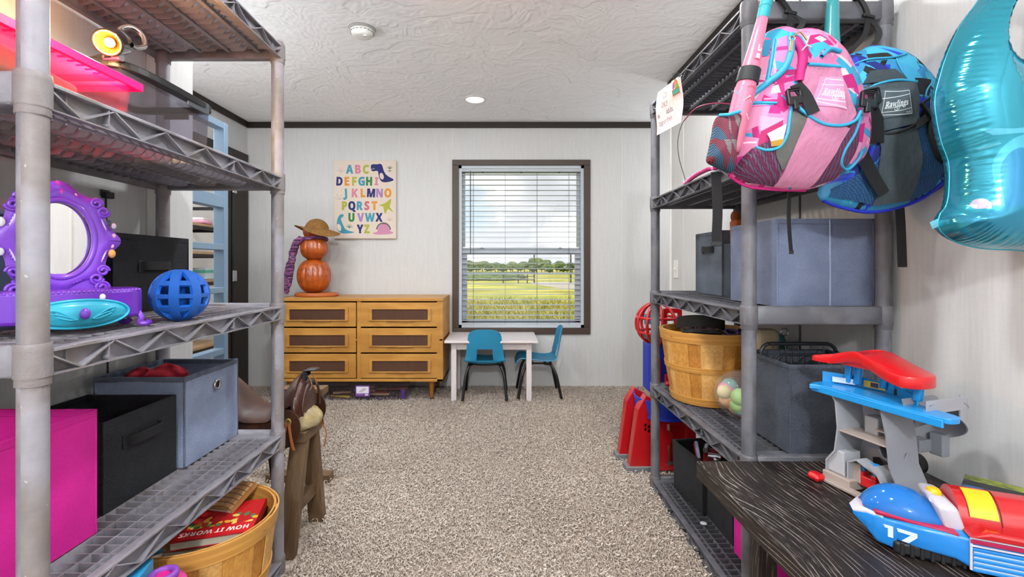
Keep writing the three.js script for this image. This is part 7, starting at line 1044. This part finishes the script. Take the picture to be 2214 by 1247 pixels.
{ // teal foil balloon
  const d0 = 1.0, k = d0 / F, W = ([x, y]) => [(x - 2140) * k, -(y - 290) * k];
  const out = smoothShape([[2150, -60], [2120, -5], [2080, 50], [2050, 112], [2030, 175], [2021, 215], [2025, 260], [2036, 310], [2050, 350], [2052, 400], [2045, 445], [2031, 466], [2029, 490], [2050, 514], [2100, 533], [2180, 540], [2300, 536], [2316, 480], [2312, 300], [2318, 120], [2280, -40], [2220, -90]].map(W), 160).getPoints(), hol = smoothShape([[2205, -20], [2172, 20], [2152, 66], [2148, 104], [2162, 130], [2200, 140], [2258, 126], [2266, 60], [2245, -5]].map(W), 60).getPoints();
  const segs = [out, hol].map((l) => l.map((p, i) => [p.x, p.y, l[(i + 1) % l.length].x, l[(i + 1) % l.length].y]));
  const inside = (x, y, l) => { let c = false; for (const [ax, ay, bx2, by] of l) if ((ay > y) !== (by > y) && x < (bx2 - ax) * (y - ay) / (by - ay) + ax) c = !c; return c; };
  const dist = (x, y) => { let m = 9, tx = 0, who = 0; segs.forEach((l, w) => l.forEach(([ax, ay, bx2, by], i) => { const ex = bx2 - ax, ey = by - ay, t = Math.max(0, Math.min(1, ((x - ax) * ex + (y - ay) * ey) / (ex * ex + ey * ey + 1e-12))), q = Math.hypot(x - ax - t * ex, y - ay - t * ey); if (q < m) { m = q; tx = i + t; who = w; } })); return [inside(x, y, segs[0]) && !inside(x, y, segs[1]) ? m : -m, tx, who]; };
  const NX = 88, NY = 168, x0 = -0.13, y0 = -0.26, cw = 0.32 / NX, ch = 0.655 / NY, D = [];
  for (let j = 0; j <= NY; j++) for (let i = 0; i <= NX; i++) D.push(dist(x0 + i * cw, y0 + j * ch)[0]);
  const pos = [], S = (i, j) => [x0 + i * cw, y0 + j * ch, D[j * (NX + 1) + i]], H = (x, y) => { const [m, s, w] = dist(x, y); const q = Math.max(0, m), r = Math.min(1, q / (w ? 0.13 : 0.105)); const pl = 0.0022 * Math.sin(s * (w ? 6.28 * 0.55 : 6.28 * 0.62) + 2 * Math.sin(s * 0.7)) * Math.exp(-Math.pow((q - 0.014) / 0.016, 2)); return 0.088 * Math.pow(1 - Math.pow(1 - r, 2.2), 0.5) + pl * Math.min(1, q / 0.004); };
  for (let j = 0; j < NY; j++) for (let i = 0; i < NX; i++) {
    const q = [S(i, j), S(i + 1, j), S(i + 1, j + 1), S(i, j + 1)], p = [];
    for (let n = 0; n < 4; n++) { const a = q[n], b = q[(n + 1) % 4]; if (a[2] > 0) p.push([a[0], a[1]]); if ((a[2] > 0) !== (b[2] > 0)) { const f = a[2] / (a[2] - b[2]); p.push([lerp(a[0], b[0], f), lerp(a[1], b[1], f)]); } }
    for (let n = 1; n < p.length - 1; n++) for (const v of [p[0], p[n], p[n + 1]]) pos.push(v[0], v[1], 0);
  }
  const cache = new Map(), h = (x, y) => { const key = Math.round(x * 2e5) + ',' + Math.round(y * 2e5); if (!cache.has(key)) cache.set(key, H(x, y)); return cache.get(key); };
  const fr = pos.slice(), bkk = pos.slice(); for (let i = 0; i < pos.length; i += 3) { fr[i + 2] = h(pos[i], pos[i + 1]); bkk[i + 2] = -fr[i + 2] * 0.55; } for (let i = 0; i < bkk.length; i += 9) for (let n = 0; n < 3; n++) { const t = bkk[i + 3 + n]; bkk[i + 3 + n] = bkk[i + 6 + n]; bkk[i + 6 + n] = t; }
  const mk = (l) => { let g = new THREE.BufferGeometry(); g.setAttribute('position', new THREE.Float32BufferAttribute(l, 3)); g = mergeVertices(g, 2e-6); g.computeVertexNormals(); const p = g.attributes.position, uv = []; for (let i = 0; i < p.count; i++) uv.push((p.getX(i) + 0.13) / 0.32, (p.getY(i) + 0.26) / 0.655); g.setAttribute('uv', new THREE.Float32BufferAttribute(uv, 2)); g.userData.keepUV = true; return g; };
  const foil = paint(640, 1310, (c, w, hh) => {
    c.fillStyle = '#2593aa'; c.fillRect(0, 0, w, hh); const m = ([x, y]) => { const [a, b] = W([x, y]); return [(a + 0.13) / 0.32 * w, (1 - (b + 0.26) / 0.655) * hh]; };
    const path = (pts, col) => { c.fillStyle = col; c.beginPath(); pts.forEach((p, i) => { const q = m(p); i ? c.lineTo(...q) : c.moveTo(...q); }); c.fill(); };
    const arch = (ox, w0, w1, y0b, y1b, col) => { const pts = []; for (let i = 0; i <= 20; i++) { const a = Math.PI - i / 20 * Math.PI; pts.push([ox + w0 * Math.cos(a), y0b - w1 * Math.sin(a)]); } pts.push([ox + w0 * 0.8, y1b], [ox - w0 * 0.9, y1b]); path(pts, col); };
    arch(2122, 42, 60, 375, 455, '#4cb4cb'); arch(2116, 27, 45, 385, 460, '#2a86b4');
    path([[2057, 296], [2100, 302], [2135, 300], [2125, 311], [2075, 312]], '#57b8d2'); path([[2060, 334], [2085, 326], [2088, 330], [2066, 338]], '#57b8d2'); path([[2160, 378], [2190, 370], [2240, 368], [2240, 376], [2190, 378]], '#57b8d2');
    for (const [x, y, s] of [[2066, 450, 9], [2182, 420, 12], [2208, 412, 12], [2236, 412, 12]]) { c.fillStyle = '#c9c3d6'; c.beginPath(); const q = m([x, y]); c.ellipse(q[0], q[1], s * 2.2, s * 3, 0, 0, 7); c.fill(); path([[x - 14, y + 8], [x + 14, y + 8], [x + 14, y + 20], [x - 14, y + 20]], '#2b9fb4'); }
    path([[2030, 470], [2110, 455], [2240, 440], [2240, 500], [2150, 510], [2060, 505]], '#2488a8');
  });
  const t = thing('foil_balloon', 'shiny teal foil balloon with a round hole, against the right wall', 'balloon', [(2140 - PX) * k, CAM - (290 - PY) * k, -d0]);
  part(t, 'skin', [mk(fr), mk(bkk)], phys(0xffffff, 0.13, { map: foil, metalness: 0.6, clearcoat: 0.5, clearcoatRoughness: 0.08 }));
  part(t, 'seam_edge', tube(out.slice(0, -1).map((p) => [p.x, p.y, 0]), 0.0016, 260, 5, true), phys(0x3ab0c4, 0.2, { metalness: 0.7 }));
  part(t, 'fill_tab', [bx(0.03, 0.016, 0.0016, -0.112, -0.19, 0, 0.0005, [0, 0, 0.4])], phys(0x8fd0dc, 0.2, { metalness: 0.6 }));
}
renderer.render(scene, camera);
